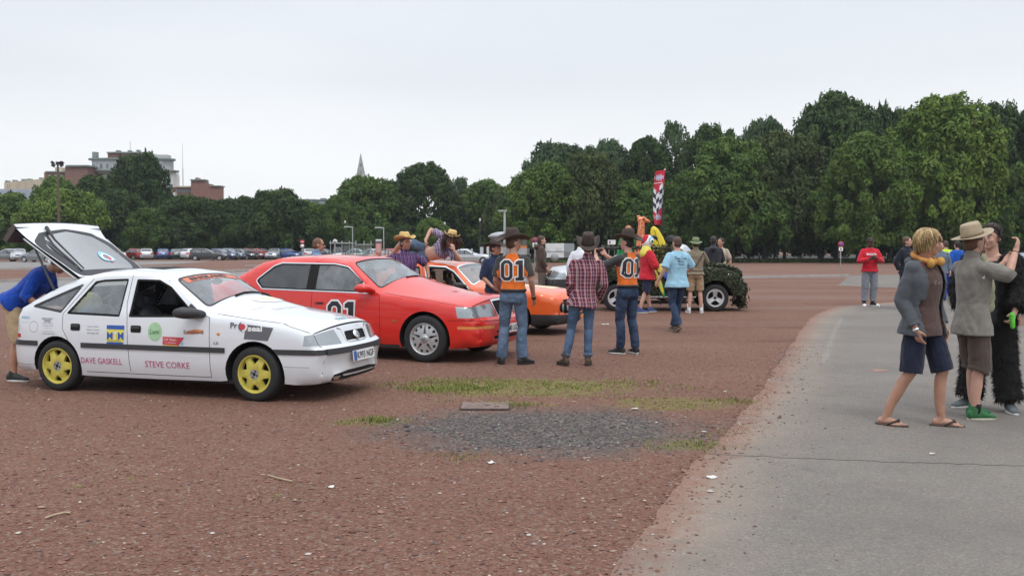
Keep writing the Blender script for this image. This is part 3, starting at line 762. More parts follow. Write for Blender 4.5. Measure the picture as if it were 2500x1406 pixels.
for x in (430, 436, 442, 448, 454, 460): bpart('window', [(x, x + 3, 462, 470)], Y + 1.4, .2, M_PANE, r_, o)
bpart('balcony', [(410, 428, 470, 478)], Y + .5, 3, M_PALE, r_, o)
Y = 185
r_, o = building('brick_house', 620, Y, 'small piece of brick wall showing above the dark trees, right of the stepped brick building')
bpart('wall', [(596, 645, 488, 640)], Y, 8, M_BRICK, r_, o); bpart('coping', [(595, 646, 485.5, 488)], Y - .3, 8.4, M_CREAM, r_, o)
Y = 170
r_, o = building('slate_roofed_house', 770, Y, 'white house with a steep slate roof and skylights left of the church spire tree')
mb = MB(); mb.smooth = False
pts = [at(742, 535, Y), at(822, 535, Y), at(812, 489, Y + 5), at(736, 489, Y + 5)]
vs = [p - o for p in pts] + [pts[3] + Vector((0, 7, -5)) - o, pts[2] + Vector((0, 7, -5)) - o]
mb.add(vs, [(0, 1, 2, 3), (3, 2, 5, 4), (1, 5, 2), (0, 3, 4)]); mb.build('roof', M_SLATE, r_)
bpart('ridge', [(734, 814, 487, 490)], Y + 4.7, .8, M_LEAD, r_, o)
bpart('wall', [(745, 819, 534, 640)], Y + .5, 9, M_PALE, r_, o)
for x, y in ((768, 499), (780, 518), (792, 519)): bpart('skylight', [(x, x + 9, y, y + 5)], Y + 4 - (y - 490) * .09, 1, M_WHITE, r_, o)
bpart('dormer', [(770, 785, 526, 542)], Y - .4, 3, M_PALE, r_, o)
bpart('chimney', [(782, 795, 484, 489)], Y + 5, 1.2, M_LEAD, r_, o)
bpart('side_roof', [(735, 770, 486, 489)], Y + 8, 5, M_STEEL, r_, o)
for x in (752, 768, 784, 800): bpart('window', [(x, x + 7, 546, 558)], Y + .4, .2, M_PANE, r_, o)
Y = 330
r_, o = building('church', 881, Y, 'pointed grey stone church spire rising over the trees')
def spire(xc, w_, yt, yb, name):
    b_ = at(xc, yb, Y); t = at(xc, yt, Y); hw = w_ / F * Y / 2; mb = MB(); mb.smooth = False; n = 8
    mb.lathe([(hw * 1.05, b_.z - o.z), (hw * .52, (b_.z + t.z) / 2 - o.z), (.05, t.z - o.z)], (b_.x - o.x, 0, 0), n=n); return mb.build(name, M_STONE, r_)
spire(881, 25, 374, 438, 'spire')
for dx in (-13, 13): spire(881 + dx, 3, 424, 440, 'pinnacle')
bpart('tower', [(868, 894, 438, 640)], Y - 3.2, 6.4, M_STONE, r_, o)
for dy in (400, 420): bpart('lucarne', [(879.6, 882.4, dy, dy + 8)], Y - (1.35 if dy > 410 else .9), .8, M_SLATE, r_, o)
Y = 240
p = at(449, 600, Y); zt = at(449, 350, Y).z
mb = MB(); mb.tube([(0, 0, 0), (0, 0, zt - gz(Y) - 6)], [.14, .12], 8); mb.tube([(0, 0, zt - gz(Y) - 6), (0, 0, zt - gz(Y))], [.07, .04], 6)
tag(mb.build('radio_mast', M_STEEL, None, (p.x, Y, gz(Y))), 'very thin tall radio mast left of the stepped brick building', 'mast')
# ---------------------------------------------------------------- 2-D tools
def fillet(pts, rad=None, closed=True, n=5):
    """round the corners of a polygon; pts may carry their own radius as third value"""
    out = []; N = len(pts)
    for i, p in enumerate(pts):
        r = p[2] if len(p) > 2 else (rad or 0); P = Vector(p[:2])
        if (not closed and i in (0, N - 1)) or r <= 0: out.append(tuple(P)); continue
        A, B = Vector(pts[i - 1][:2]), Vector(pts[(i + 1) % N][:2]); a, b = A - P, B - P
        la, lb = a.length, b.length; a.normalize(); b.normalize()
        ang = a.angle(b); t = min(r / math.tan(ang / 2) if ang < 3.1 else 0, la * .48, lb * .48)
        p0, p1 = P + a * t, P + b * t
        for k in range(n + 1):
            u = k / n; out.append(tuple(p0 * (1 - u) ** 2 + P * 2 * u * (1 - u) + p1 * u * u))
    return out
def inset(poly, d):
    P = [Vector(p[:2]) for p in poly]; n = len(P); out = []
    area = sum(P[i].x * P[(i + 1) % n].y - P[(i + 1) % n].x * P[i].y for i in range(n)); s = 1 if area > 0 else -1
    for i in range(n):
        a = (P[i] - P[i - 1]); b = (P[(i + 1) % n] - P[i])
        if a.length < 1e-7 or b.length < 1e-7: out.append(tuple(P[i])); continue
        a.normalize(); b.normalize()
        na, nb = Vector((-a.y, a.x)) * s, Vector((-b.y, b.x)) * s
        m_ = na + nb; l2 = m_.length_squared
        m_ = m_ * (2 / l2) if l2 > .25 else na
        out.append(tuple(P[i] + m_ * d))
    return out
def line_poly(pts, wd):
    P = [Vector(p[:2]) for p in pts]; L = []; Rr = []
    for i, p in enumerate(P):
        d = (P[min(i + 1, len(P) - 1)] - P[max(0, i - 1)]).normalized(); nn = Vector((-d.y, d.x)) * wd / 2
        L.append(tuple(p + nn)); Rr.append(tuple(p - nn))
    return L + Rr[::-1]
def circle(c, r, n=24, r2=None, a0=0):
    return [(c[0] + r * math.cos(2 * PI * k / n + a0), c[1] + (r2 or r) * math.sin(2 * PI * k / n + a0)) for k in range(n)]
def rrect(x0, y0, x1, y1, r): return fillet([(x0, y0), (x1, y0), (x1, y1), (x0, y1)], r, n=3)
def pip(P, poly): return inside(P, np.asarray([p[:2] for p in poly]))
def cdt(outer, polys, step, holes=()):
    vs = []; es = []
    def addp(poly):
        n = len(poly); ids = []
        for i in range(n):
            a, b = Vector(poly[i][:2]), Vector(poly[(i + 1) % n][:2]); k = max(1, int((b - a).length / step))
            for j in range(k): ids.append(len(vs)); vs.append(a + (b - a) * (j / k))
        es.extend([(ids[i], ids[(i + 1) % len(ids)]) for i in range(len(ids))])
    for p in [outer] + list(polys) + list(holes): addp(p)
    O = np.array([p[:2] for p in outer]); x0, y0 = O.min(0); x1, y1 = O.max(0)
    gx, gy = np.meshgrid(np.arange(x0 + step * .37, x1, step), np.arange(y0 + step * .31, y1, step)); G = np.stack([gx.ravel(), gy.ravel()], 1)
    if len(G): G = G[pip(G, outer)]
    vs.extend([Vector((a, b)) for a, b in G])
    r = delaunay_2d_cdt(vs, es, [], 0, 1e-5)
    V = np.array([(p.x, p.y) for p in r[0]]); T = np.array([f for f in r[2] if len(f) == 3], int)
    c = V[T].mean(1); ok = pip(c, outer)
    for h in holes: ok &= ~pip(c, h)
    a = V[T]; ar = (a[:, 1, 0] - a[:, 0, 0]) * (a[:, 2, 1] - a[:, 0, 1]) - (a[:, 1, 1] - a[:, 0, 1]) * (a[:, 2, 0] - a[:, 0, 0])
    T = np.where((ar < 0)[:, None], T[:, ::-1], T); ok &= np.abs(ar) > 1e-9
    return V, T[ok]
def sub(V, T):
    u, inv = np.unique(T, return_inverse=True); return V[u], inv.reshape(T.shape)
_txt = {}
def text2d(s, size=1.0, bold=0, shear=0, squeeze=1.0, step=None):
    """letters as triangles, centred; returns V, T"""
    k = (s, bold, shear)
    if k not in _txt:
        cu = bpy.data.curves.new('letters', 'FONT'); cu.body = s; cu.size = 1; cu.align_x = 'CENTER'; cu.align_y = 'CENTER'; cu.offset = bold; cu.shear = shear; cu.resolution_u = 3
        o = bpy.data.objects.new('letters', cu); col.objects.link(o); me = evaluated(o); bpy.data.objects.remove(o)
        me.calc_loop_triangles()
        V = np.array([v.co[:2] for v in me.vertices]); T = np.array([t.vertices[:] for t in me.loop_triangles]); bpy.data.meshes.remove(me); bpy.data.curves.remove(cu)
        c = (V.max(0) + V.min(0)) / 2; _txt[k] = (V - c, T)
    V, T = _txt[k]; return V * size * np.array([squeeze, 1]), T
def glyph01(h=1.0):
    """two slab numerals: list of (outer, hole) for 0 and 1, width about 1.05 h"""
    def oct_(cx, w_, h_, c): return [(cx - w_ + c, 0), (cx + w_ - c, 0), (cx + w_, c), (cx + w_, h_ - c), (cx + w_ - c, h_), (cx - w_ + c, h_), (cx - w_, h_ - c), (cx - w_, c)]
    z = oct_(-.33, .285, 1, .16); hz = [(x, y) for x, y in inset(z, .155)]
    one = [(.10, 0), (.60, 0), (.60, .15), (.47, .15), (.47, 1), (.23, 1), (.10, .92), (.10, .79), (.25, .79), (.25, .15), (.10, .15)]
    S = lambda p: [((x) * h, (y - .5) * h) for x, y in p]
    return [(S(z), S(hz)), (S(one), None)]

# ---------------------------------------------------------------- car shell engine
class Shell:
    """a car body: side sheets from an outline traced in profile, a top sheet that spans between them"""
    def __init__(s, outline, bottom, w0, belt, tumble, tuck=.05):
        # outline vertices: (x, z, fillet, edge_radius, bow, name)
        s.names = {}; P = []; ER = []; BW = []
        N = len(outline)
        for i, v in enumerate(outline):
            p = Vector(v[:2]); r = v[2]
            if i in (0, N - 1) or r <= 0: seg = [p]
            else:
                seg = [Vector(q) for q in fillet([outline[i - 1][:2], (v[0], v[1], r), outline[i + 1][:2]], closed=False, n=4)[1:-1]]
            seg = [q for k, q in enumerate(seg) if k == 0 or (q - seg[k - 1]).length > 1e-4]
            if len(v) > 5: s.names[v[5]] = len(P) + len(seg) // 2
            P += seg; ER += [v[3]] * len(seg); BW += [v[4]] * len(seg)
        s.P = np.array([tuple(p) for p in P]); s.ER = np.array(ER); s.BW = np.array(BW)
        L = np.linalg.norm(np.diff(s.P, axis=0), axis=1); s.S = np.concatenate([[0], np.cumsum(L)])
        s.bottom = bottom; s.w0 = np.array(w0); s.belt = np.array(belt); s.tumble = tumble; s.tuck = tuck
        s.outer = [tuple(p) for p in s.P] + list(bottom)
        d = np.gradient(s.P, s.S, axis=0); d /= np.linalg.norm(d, axis=1)[:, None]
        s.N = np.stack([d[:, 1], -d[:, 0]], 1)      # outward (path runs nose -> roof -> tail, so outward is to the right of travel reversed)
        c = s.P.mean(0)
        if ((s.P - c) * s.N).sum() < 0: s.N = -s.N
        u = np.arange(0, s.S[-1], .01); nn = np.stack([np.interp(u, s.S, s.N[:, k]) for k in (0, 1)], 1)
        if 'hood' in s.names: nn[u < s.S[s.names['hood']] - .03] = (1, 0)
        for k_ in ('low', 'trunk'):
            if k_ in s.names: nn[u > s.S[min(len(s.S) - 1, s.names[k_] + 6)]] = (-1, 0)
        w_ = np.hanning(23); w_ /= w_.sum(); nn = np.stack([np.convolve(np.pad(nn[:, k], 11, 'edge'), w_, 'valid') for k in (0, 1)], 1)
        s.N = np.stack([np.interp(s.S, u, nn[:, k]) for k in (0, 1)], 1); s.N /= np.linalg.norm(s.N, axis=1)[:, None]; s.U, s.NN = u, nn / np.linalg.norm(nn, axis=1)[:, None]
    def sv(s, name): return s.S[s.names[name]]
    def W(s, x, z):
        x = np.asarray(x, float); z = np.asarray(z, float)
        w_ = np.interp(x, s.w0[:, 0], s.w0[:, 1])
        zb = np.interp(x, s.belt[:, 0], s.belt[:, 1])
        t = np.maximum(0, z - zb); w_ = w_ - s.tumble * (np.sqrt(t * t + .0025) - .05)
        w_ = w_ - s.tuck * np.clip((.42 - z) / .25, 0, 1.3) ** 2 - .035 * np.clip((z - .55) / .4, 0, 1) ** 2
        A = s.P[:-1]; B = s.P[1:]; AB = B - A; l2 = np.maximum((AB ** 2).sum(1), 1e-12)
        Q = np.stack([x.ravel(), z.ravel()], 1); d = np.full(len(Q), 1e9); r = np.zeros(len(Q))
        for i in range(len(A)):
            tt = np.clip(((Q - A[i]) @ AB[i]) / l2[i], 0, 1); dd = np.linalg.norm(A[i] + tt[:, None] * AB[i] - Q, axis=1)
            m_ = dd < d; d[m_] = dd[m_]; r[m_] = (s.ER[i] * (1 - tt) + s.ER[i + 1] * tt)[m_]
        r = np.maximum(r, 1e-4); k = np.clip(r - d, 0, None)
        return w_ - (r - np.sqrt(np.maximum(r * r - k * k, 0))).reshape(x.shape)
    def side(s, sg, off=0.0):
        def f(V):
            y = s.W(V[:, 0], V[:, 1]) + off
            return np.stack([V[:, 0], sg * y, V[:, 1]], 1)
        return f
    def edge(s, S_):
        x = np.interp(S_, s.S, s.P[:, 0]); z = np.interp(S_, s.S, s.P[:, 1]); return x, z
    def top(s, off=0.0, wref=.8):
        def f(V):
            S_ = V[:, 0]; t = V[:, 1] / wref; x, z = s.edge(S_)
            nx = np.interp(S_, s.U, s.NN[:, 0]); nz = np.interp(S_, s.U, s.NN[:, 1]); bw = np.interp(S_, s.S, s.BW)
            y = t * s.W(x, z); c = bw * (1 - np.abs(t) ** 2.4) + off
            return np.stack([x + nx * c, y, z + nz * c], 1)
        return f
def mesh_of(name, V3, T, flip, mats, smooth=True, mi=None):
    V3, T = sub(V3, T)
    if flip: T = T[:, ::-1]
    me = np_mesh(name, V3, T, mi, smooth)
    for m in (mats if isinstance(mats, (list, tuple)) else [mats]): me.materials.append(m)
    return me
def shell_parts(root, sh_, paint_m, side_regions, top_regions, step=.07, lining=True, wref=.8):
    """regions: list of dicts(name, poly, mat, off, part, skip). Body = what is left. Returns dict name -> list of objects"""
    out = {}; bodyV = []; bodyT = []; bodyM = []; bmats = [paint_m]; nb = 0
    def emit(V, T, f, fl, regs):
        nonlocal nb
        c = V[T].mean(1); left = np.ones(len(T), bool)
        for rg in regs:
            sides = rg.get('sides', (1, -1))
            m_ = left & pip(c, rg['poly'])
            if not m_.any(): continue
            left &= ~m_
            if rg.get('skip') or (f[1] not in sides): continue
            V3 = f[0](rg.get('off', 0.0))(V)
            if rg.get('part'):
                par = root
                o = link(rg['name'], mesh_of(rg['name'], V3, T[m_], fl, rg['mat']), None, par); out.setdefault(rg['name'], []).append((o, f[1], rg))
                if rg.get('label'): o['label'] = rg['label']
            else:
                if rg['mat'] not in bmats: bmats.append(rg['mat'])
                a, b = sub(V3, T[m_]); bodyV.append(a); bodyT.append((b[:, ::-1] if fl else b) + nb); nb += len(a); bodyM.append(np.full(len(b), bmats.index(rg['mat'])))
        if left.any():
            V3 = f[0](0.0)(V); a, b = sub(V3, T[left]); bodyV.append(a); bodyT.append((b[:, ::-1] if fl else b) + nb); nb += len(a); bodyM.append(np.zeros(len(b), int))
    V, T = cdt(sh_.outer, [r_['poly'] for r_ in side_regions], step)
    for sg in (-1, 1):
        emit(V, T, ((lambda off, sg=sg: sh_.side(sg, off)), sg), sg > 0, side_regions)
    if lining:   # dark inner skin behind the doors
        c = V[T].mean(1); keep = (c[:, 1] > .45)
        for rg in side_regions:
            if rg.get('glass'): keep &= ~pip(c, inset(rg['poly'], -.012))
        for sg in (-1, 1):
            V3 = sh_.side(sg, -.035)(V); mb_ = mesh_of('door_lining', V3, T[keep], sg < 0, M_DARK); link('door_lining', mb_, None, root)
    O = [(sh_.S[0], -wref), (sh_.S[-1], -wref), (sh_.S[-1], wref), (sh_.S[0], wref)]
    V2, T2 = cdt(O, [r_['poly'] for r_ in top_regions], step)
    emit(V2, T2, ((lambda off: sh_.top(off, wref)), 1), True, top_regions)
    me = np_mesh('body', np.concatenate(bodyV), np.concatenate(bodyT), np.concatenate(bodyM), True)
    for m in bmats: me.materials.append(m)
    # weld seams so the shading runs on
    bm = bmesh.new(); bm.from_mesh(me); bmesh.ops.remove_doubles(bm, verts=bm.verts, dist=.0008); bmesh.ops.recalc_face_normals(bm, faces=bm.faces[:]) if False else None; bm.to_mesh(me); bm.free()
    out['body'] = link('body', me, None, root)
    return out
def arch_pts(cx, cz, r, zl, zr, n=18):
    """from the left foot to the right foot over the top (x grows)"""
    a0 = math.asin(max(-1, min(1, (zl - cz) / r))); a1 = math.asin(max(-1, min(1, (zr - cz) / r)))
    A0 = PI - a0; return [(cx + r * math.cos(A0 + (a1 - A0) * k / n), cz + r * math.sin(A0 + (a1 - A0) * k / n)) for k in range(n + 1)]
def wheel_wells(root, sh_, arches, depth=.28):
    for sg in (-1, 1):
        for (cx, cz, r, zl, zr) in arches:
            mb = MB(); P = np.array(arch_pts(cx, cz, r, zl, zr)); w_ = sh_.W(P[:, 0], P[:, 1]); n = len(P)
            vs = [(P[i, 0], sg * (w_[i] - .002), P[i, 1]) for i in range(n)] + [(P[i, 0], sg * (w_[i] - depth), P[i, 1]) for i in range(n)]
            mb.add(vs, [(i, i + 1, i + 1 + n, i + n) for i in range(n - 1)] + [tuple(range(n, 2 * n))]); mb.build('wheel_arch', M_BLACK, root)
def wheel(root, name, c, sg, R_, width, rim_r, rimf, steer=0, tyre_m=None):
    """wheel > tyre, rim. c centre; sg side; rimf builds the rim facing +y outward"""
    wroot = empty(name, c); wroot.parent = root
    wroot.rotation_euler = (0, 0, (0 if sg > 0 else PI) + steer)
    h = width / 2; mb = MB()
    prof = [(rim_r - .012, -h), (rim_r + .01, -h), (R_ - .035, -h * 1.04), (R_ - .012, -h * .88), (R_, -h * .6), (R_ - .004, -h * .55), (R_, -h * .5), (R_, -h * .1), (R_ - .005, -h * .05), (R_ - .005, h * .05), (R_, h * .1), (R_, h * .5), (R_ - .004, h * .55), (R_, h * .6), (R_ - .012, h * .88), (R_ - .035, h * 1.04), (rim_r + .01, h), (rim_r - .012, h * .9)]
    mb.lathe(prof, axis='y', n=48); t = mb.build('tyre', tyre_m or M_RUBBER, wroot)
    rimf(wroot, rim_r, h)
    return wroot
def disc_rim(wroot, rim_r, h, holes, m, depth, hub=None, hubm=None, back=M_BLACK, extra=None):
    V, T = cdt(circle((0, 0), rim_r, 48), [], rim_r / 7, holes)
    r = np.linalg.norm(V, axis=1) / rim_r
    y = h * .86 + np.array([depth(k) for k in r])
    me = mesh_of('rim', np.stack([V[:, 0], y, V[:, 1]], 1), T, True, m)
    o = link('rim', me, None, wroot)
    mb = MB(); mb.lathe([(rim_r + .004, h * 1.0), (rim_r - .004, h * 1.03), (rim_r - .012, h * .9), (rim_r - .014, h * .2)], axis='y', n=48)
    # thickness behind each hole
    for hp in holes:
        n = len(hp)
        vs = [(p[0], h * .86 + depth(math.hypot(*p) / rim_r), p[1]) for p in hp] + [(p[0] * .985, h * .86 + depth(math.hypot(*p) / rim_r) - .035, p[1] * .985) for p in hp]
        mb.add(vs, [(i, (i + 1) % n, (i + 1) % n + n, i + n) for i in range(n)])
    mb.build('rim_lip', m, wroot)
    mb = MB(); mb.lathe([(.001, h * .25), (rim_r - .013, h * .2)], axis='y', n=32); mb.build('dark_backing', back, wroot)  # plain black disc: the dark behind the rim holes put in as colour
    if hub:
        mb = MB(); mb.lathe(hub, axis='y', n=24); mb.build('hub_cap', hubm, wroot)
    return o
def simple_rim(m):
    def f(wroot, rr, h):
        hs = []
        for k in range(7):
            a = 2 * PI * k / 7; c, s_ = math.cos(a), math.sin(a)
            hs.append([(rr * (u * c - v * s_), rr * (u * s_ + v * c)) for u, v in ((.5, -.10), (.82, -.17), (.82, .17), (.5, .10))])
        disc_rim(wroot, rr, h, hs, m, lambda r: .012 - .02 * r * r)
    return f
def seat(mb, x, y, w_=.50, zf=.24, head=True):
    ry = Matrix.Rotation(R(-18), 3, 'Y')
    mb.ell((x + .02, y, zf + .13), (.27, w_ / 2, .11)); mb.ell((x - .24, y, zf + .42), (.10, w_ / 2, .33), ry)
    for sg in (-1, 1): mb.ell((x - .2, y + sg * w_ * .42, zf + .38), (.09, .05, .26), ry)
    if head:   # headrest with a hole: four bars
        c = Vector((x - .36, y, zf + .80))
        mb.tube([c + Vector((0, -.11, -.06)), c + Vector((-.01, -.10, .07)), c + Vector((-.01, .10, .07)), c + Vector((0, .11, -.06)), c + Vector((.01, 0, -.09)), c + Vector((0, -.11, -.06))], .045, 10)
def interior(root, x_dash, x_front, x_rear, w_, zf=.22, ybelt=.86, rhd=True, seatm=None, dashm=None):
    mb = MB(); mb.smooth = False
    mb.box(((x_dash + x_rear) / 2 - .1, 0, zf - .03), (x_dash - x_rear + .9, w_ * 2 - .1, .04)); o = mb.build('floor_pan', M_DARK, root)
    mb = MB()
    for y in (-.36, .36): seat(mb, x_front, y, zf=zf)
    mb.build('front_seats', seatm or M_SEAT, root)
    mb = MB(); ry = Matrix.Rotation(R(-18), 3, 'Y')
    mb.ell((x_rear + .05, 0, zf + .12), (.28, w_ - .12, .12)); mb.ell((x_rear - .22, 0, zf + .40), (.11, w_ - .13, .32), ry)
    mb.build('rear_bench', seatm or M_SEAT, root)
    mb = MB(); mb.loft([(Vector((x_dash - .1, y, ybelt - .16)), Vector((.22, 0, 0)), Vector((0, 0, .14))) for y in np.linspace(-w_ + .12, w_ - .12, 7)], 14)
    yd = -.36 if rhd else .36
    mb.ell((x_dash - .16, yd, ybelt - .02), (.12, .2, .06))
    mb.build('dashboard', dashm or M_DARK, root)
    mb = MB(); c = Vector((x_dash - .38, yd, ybelt - .02)); n_ = Vector((-.9, 0, .42)).normalized(); u = Vector((0, 1, 0)); v = n_.cross(u)
    ring = [c + (u * math.cos(k * PI / 10) + v * math.sin(k * PI / 10)) * .18 for k in range(21)]
    mb.tube(ring, .015, 8, round_ends=False); mb.tube([c, c - n_ * .3], .03, 8); mb.tube([c - u * .17, c + u * .17], .018, 6)
    mb.build('steering_wheel', M_TRIM, root)
    mb = MB(); mb.ell((x_dash - .55, 0, ybelt + .36), (.02, .11, .035)); mb.build('rear_view_mirror', M_DARK, root)
def put(root, name, V2, T, f, m, parent=None, mats=None):
    """flat marks laid on a surface: f maps 2-D to 3-D"""
    o = link(name, mesh_of(name, f(V2), T, False, m, False), None, parent or root); return o
def fix_out(o, sg):   # make the faces of a mark look outwards on side sg
    me = o.data
    for p in me.polygons:
        if p.normal.y * sg < 0: p.flip()
    return o
def fix_up(o):
    for p in o.data.polygons:
        if p.normal.z < 0: p.flip()
    return o
def side_poly(root, name, poly, sh_, m, sg=-1, off=.003, step=.05, holes=(), parent=None):
    V, T = cdt(poly, [], step, holes); return fix_out(put(root, name, V, T, sh_.side(sg, off), m, parent), sg)
def side_text(root, s, cx, cz, h, sh_, m, sg=-1, off=.004, bold=0, squeeze=1, tilt=0, name='lettering', parent=None, width=None, shear=0):
    V, T = text2d(s, 1, bold, shear); hh = V[:, 1].max() - V[:, 1].min(); V = V * h / max(hh, 1e-6) * np.array([squeeze, 1])
    if width: V[:, 0] *= width / (V[:, 0].max() - V[:, 0].min())
    c, s_ = math.cos(tilt), math.sin(tilt); V = np.stack([V[:, 0] * c - V[:, 1] * s_ + cx, V[:, 0] * s_ + V[:, 1] * c + cz], 1)
    return fix_out(put(root, name, V, T, sh_.side(sg, off), m, parent), sg)
def mk(name, c, rough=.5): return mat(name, c, rough, var=.05)
I_BLACK, I_WHITE, I_RED, I_BLUE, I_YEL = mk('ink_black', (.02, .02, .025)), mk('ink_white', (.78, .78, .78)), mk('ink_red', (.55, .05, .07)), mk('ink_blue', (.03, .10, .40)), mk('ink_yellow', (.75, .68, .10))
I_GREY, I_PINK, I_LBLUE, I_ORANGE = mk('ink_grey', (.12, .12, .14)), mk('ink_crimson', (.50, .06, .16)), mk('ink_pale_blue', (.25, .52, .72)), mk('ink_orange', (.72, .25, .07))
# ---------------------------------------------------------------- white rally hatchback
P_WHITE = paint('white_paint', (.70, .73, .77), .3, dustamt=.10)
M_YELLOW = mat('yellow_wheel_paint', (.52, .45, .08), .5, var=.22, scale=11)
M_HUB = mat('brushed_hub', (.33, .34, .33), .5, .5, var=.2, scale=40)
WC = ground(620, 981); WR = ground(147, 955); WH = math.atan2(WC.y - WR.y, WC.x - WR.x)
WC = WC + Vector((-math.sin(WH), math.cos(WH), 0)) * .80
car = empty('rally_car', (WC.x, WC.y, 0), WH, 'white five door hatchback with yellow wheels, sponsor stickers and raised tailgate', 'car')
NAR = .0
ol = [(.58, .185, 0, .03, .08), (.70, .20, .02, .05, .10), (.735, .285, .02, .06, .10), (.72, .30, .01, .06, .10), (.735, .42, .02, .07, .085), (.765, .50, .01, .08, .085, 'strip0'), (.76, .565, .02, .08, .085, 'btop'),
      (.70, .585, .02, .06, .11, 'hl0'), (.625, .722, .03, .07, .12, 'hood'), (.40, .805, .2, .07, .06), (0, .868, .3, .06, .05), (-.60, .918, .05, .05, .17, 'cowl'),
      (-1.13, 1.275, .12, .05, .06, 'header'), (-1.36, 1.325, .2, .055, .035), (-1.70, 1.345, .3, .055, .035), (-2.05, 1.325, .3, .055, .035), (-2.33, 1.268, .05, .05, .035, 'roofend'),
      (-2.70, 1.115, .2, .045, .04), (-3.03, .95, .04, .05, .04, 'low'), (-3.12, .915, .04, .06, .06), (-3.165, .80, .05, .09, .07), (-3.18, .575, .02, .10, .08, 'rbtop'), (-3.215, .555, .01, .10, .09), (-3.225, .50, .01, .1, .09), (-3.215, .30, .03, .09, .08), (-3.15, .205, .02, .04, .05), (-2.98, .20, 0, .03, .05)]
AR = (-2.53, .285, .335, .225, .19); AF = (0, .290, .345, .205, .195)
ra = arch_pts(*AR); fa = arch_pts(*AF)
sill = [(-2.1, .185), (-1.2, .188), (-.42, .195)]
bottom = ra + sill + fa + [(.45, .185)]
S_ = Shell(ol, bottom, [(-3.3, .70), (-3.0, .765), (-2.5, .80), (-1.2, .815), (-.3, .805), (.3, .785), (.65, .74), (.85, .70)], [(-3.2, .90), (-2.4, .865), (-1.0, .85), (.7, .82)], .33)
fd = fillet([(-1.535, 1.262), (-1.24, 1.258), (-1.075, 1.185), (-.705, .884), (-.70, .868), (-1.555, .850)], .02)
rd = fillet([(-2.40, .868), (-2.085, 1.232), (-1.97, 1.252), (-1.645, 1.266), (-1.675, .852)], .02)
qd = fillet([(-2.925, .938), (-2.215, 1.215), (-2.47, .878)], .02)
B_ = [(-1.60, 1.30), (-1.61, 1.0), (-1.575, .85), (-1.56, .58), (-1.535, .26)]
fdoor = [(-1.60, 1.295), (-1.25, 1.297), (-1.10, 1.235), (-.62, .895), (-.535, .87), (-.527, .58), (-.522, .235), (-1.535, .235)] + B_[::-1][1:-1]
rdoor = B_[::-1][:-1][::-1] and [(-1.605, 1.295), (-1.99, 1.285), (-2.115, 1.255), (-2.44, .87), (-2.44, .70), (-2.36, .575)] + [p for p in ra if -2.36 < p[0] < -2.2] + [(-2.14, .235), (-1.535, .235), (-1.56, .58), (-1.575, .85), (-1.61, 1.0)]
gw = .007
strip = lambda x0, x1: [(x0, .502), (x1, .502), (x1, .556), (x0, .556)]
side_r = [dict(name='front_side_window', poly=inset(fd, .022), mat=M_GLASS, skip=True, glass=1),
          dict(name='rear_side_window', poly=inset(rd, .024), mat=M_GLASS, off=-.012, part=1, glass=1), dict(name='quarter_window', poly=inset(qd, .026), mat=M_GLASS, off=-.010, part=1, glass=1),
          dict(name='seal', poly=fd, mat=M_BLACK, off=-.006), dict(name='seal', poly=rd, mat=M_BLACK, off=-.006), dict(name='seal', poly=qd, mat=M_TRIM, off=-.006),
          dict(name='rub_strip', poly=strip(-2.18, -.342), mat=M_TRIM, off=.012, part=1), dict(name='bumper_strip', poly=strip(.215, .80), mat=M_TRIM, off=.010), dict(name='bumper_strip', poly=strip(-3.3, -2.80), mat=M_TRIM, off=.010),
          dict(name='head', poly=[(.555, .598), (.80, .598), (.80, .70), (.62, .712), (.565, .70)], mat=M_LENS, off=.003),
          dict(name='reflector', poly=rrect(-3.14, .585, -3.06, .63, .015), mat=mk('red_lens', (.55, .03, .02), .2), off=.004),
          dict(name='gap', poly=line_poly(B_, gw), mat=M_BLACK), dict(name='gap', poly=line_poly([(-.62, .90), (-.535, .87), (-.527, .58), (-.522, .235)], gw), mat=M_BLACK),
          dict(name='gap', poly=line_poly([(-2.115, 1.26), (-2.44, .87), (-2.44, .70), (-2.355, .57)], gw), mat=M_BLACK), dict(name='gap', poly=line_poly([(-2.13, .235), (-.52, .235)], gw), mat=M_BLACK),
          dict(name='gap', poly=line_poly([(-.48, .908), (.30, .822), (.60, .728)], .005), mat=M_TRIM), dict(name='gap', poly=line_poly([(.34, .375), (.62, .375)], .004), mat=M_TRIM),
          dict(name='gap', poly=line_poly(circle((-2.86, .712), .062, 20) + [(-2.798, .712)], .004), mat=M_TRIM), dict(name='gap', poly=line_poly([(-2.72, .285), (-3.3, .285)], .004), mat=M_TRIM),
          dict(name='front_door', poly=fdoor, mat=P_WHITE, part=1), dict(name='rear_door', poly=rdoor, mat=P_WHITE, part=1)]
sv = S_.sv
def band(s0, s1, y0=-.8, y1=.8): return [(s0, y0), (s1, y0), (s1, y1), (s0, y1)]
wsg = fillet([(sv('cowl') + .035, -.76), (sv('header') - .03, -.76), (sv('header') - .03, .76), (sv('cowl') + .035, .76)], .09)
hl = lambda s: fillet([(sv('hl0') + .012, s * .40), (sv('hood') - .022, s * .47), (sv('hood') - .022, s * .81), (sv('hl0') + .012, s * .81)], .01)
slot = sv('strip0')
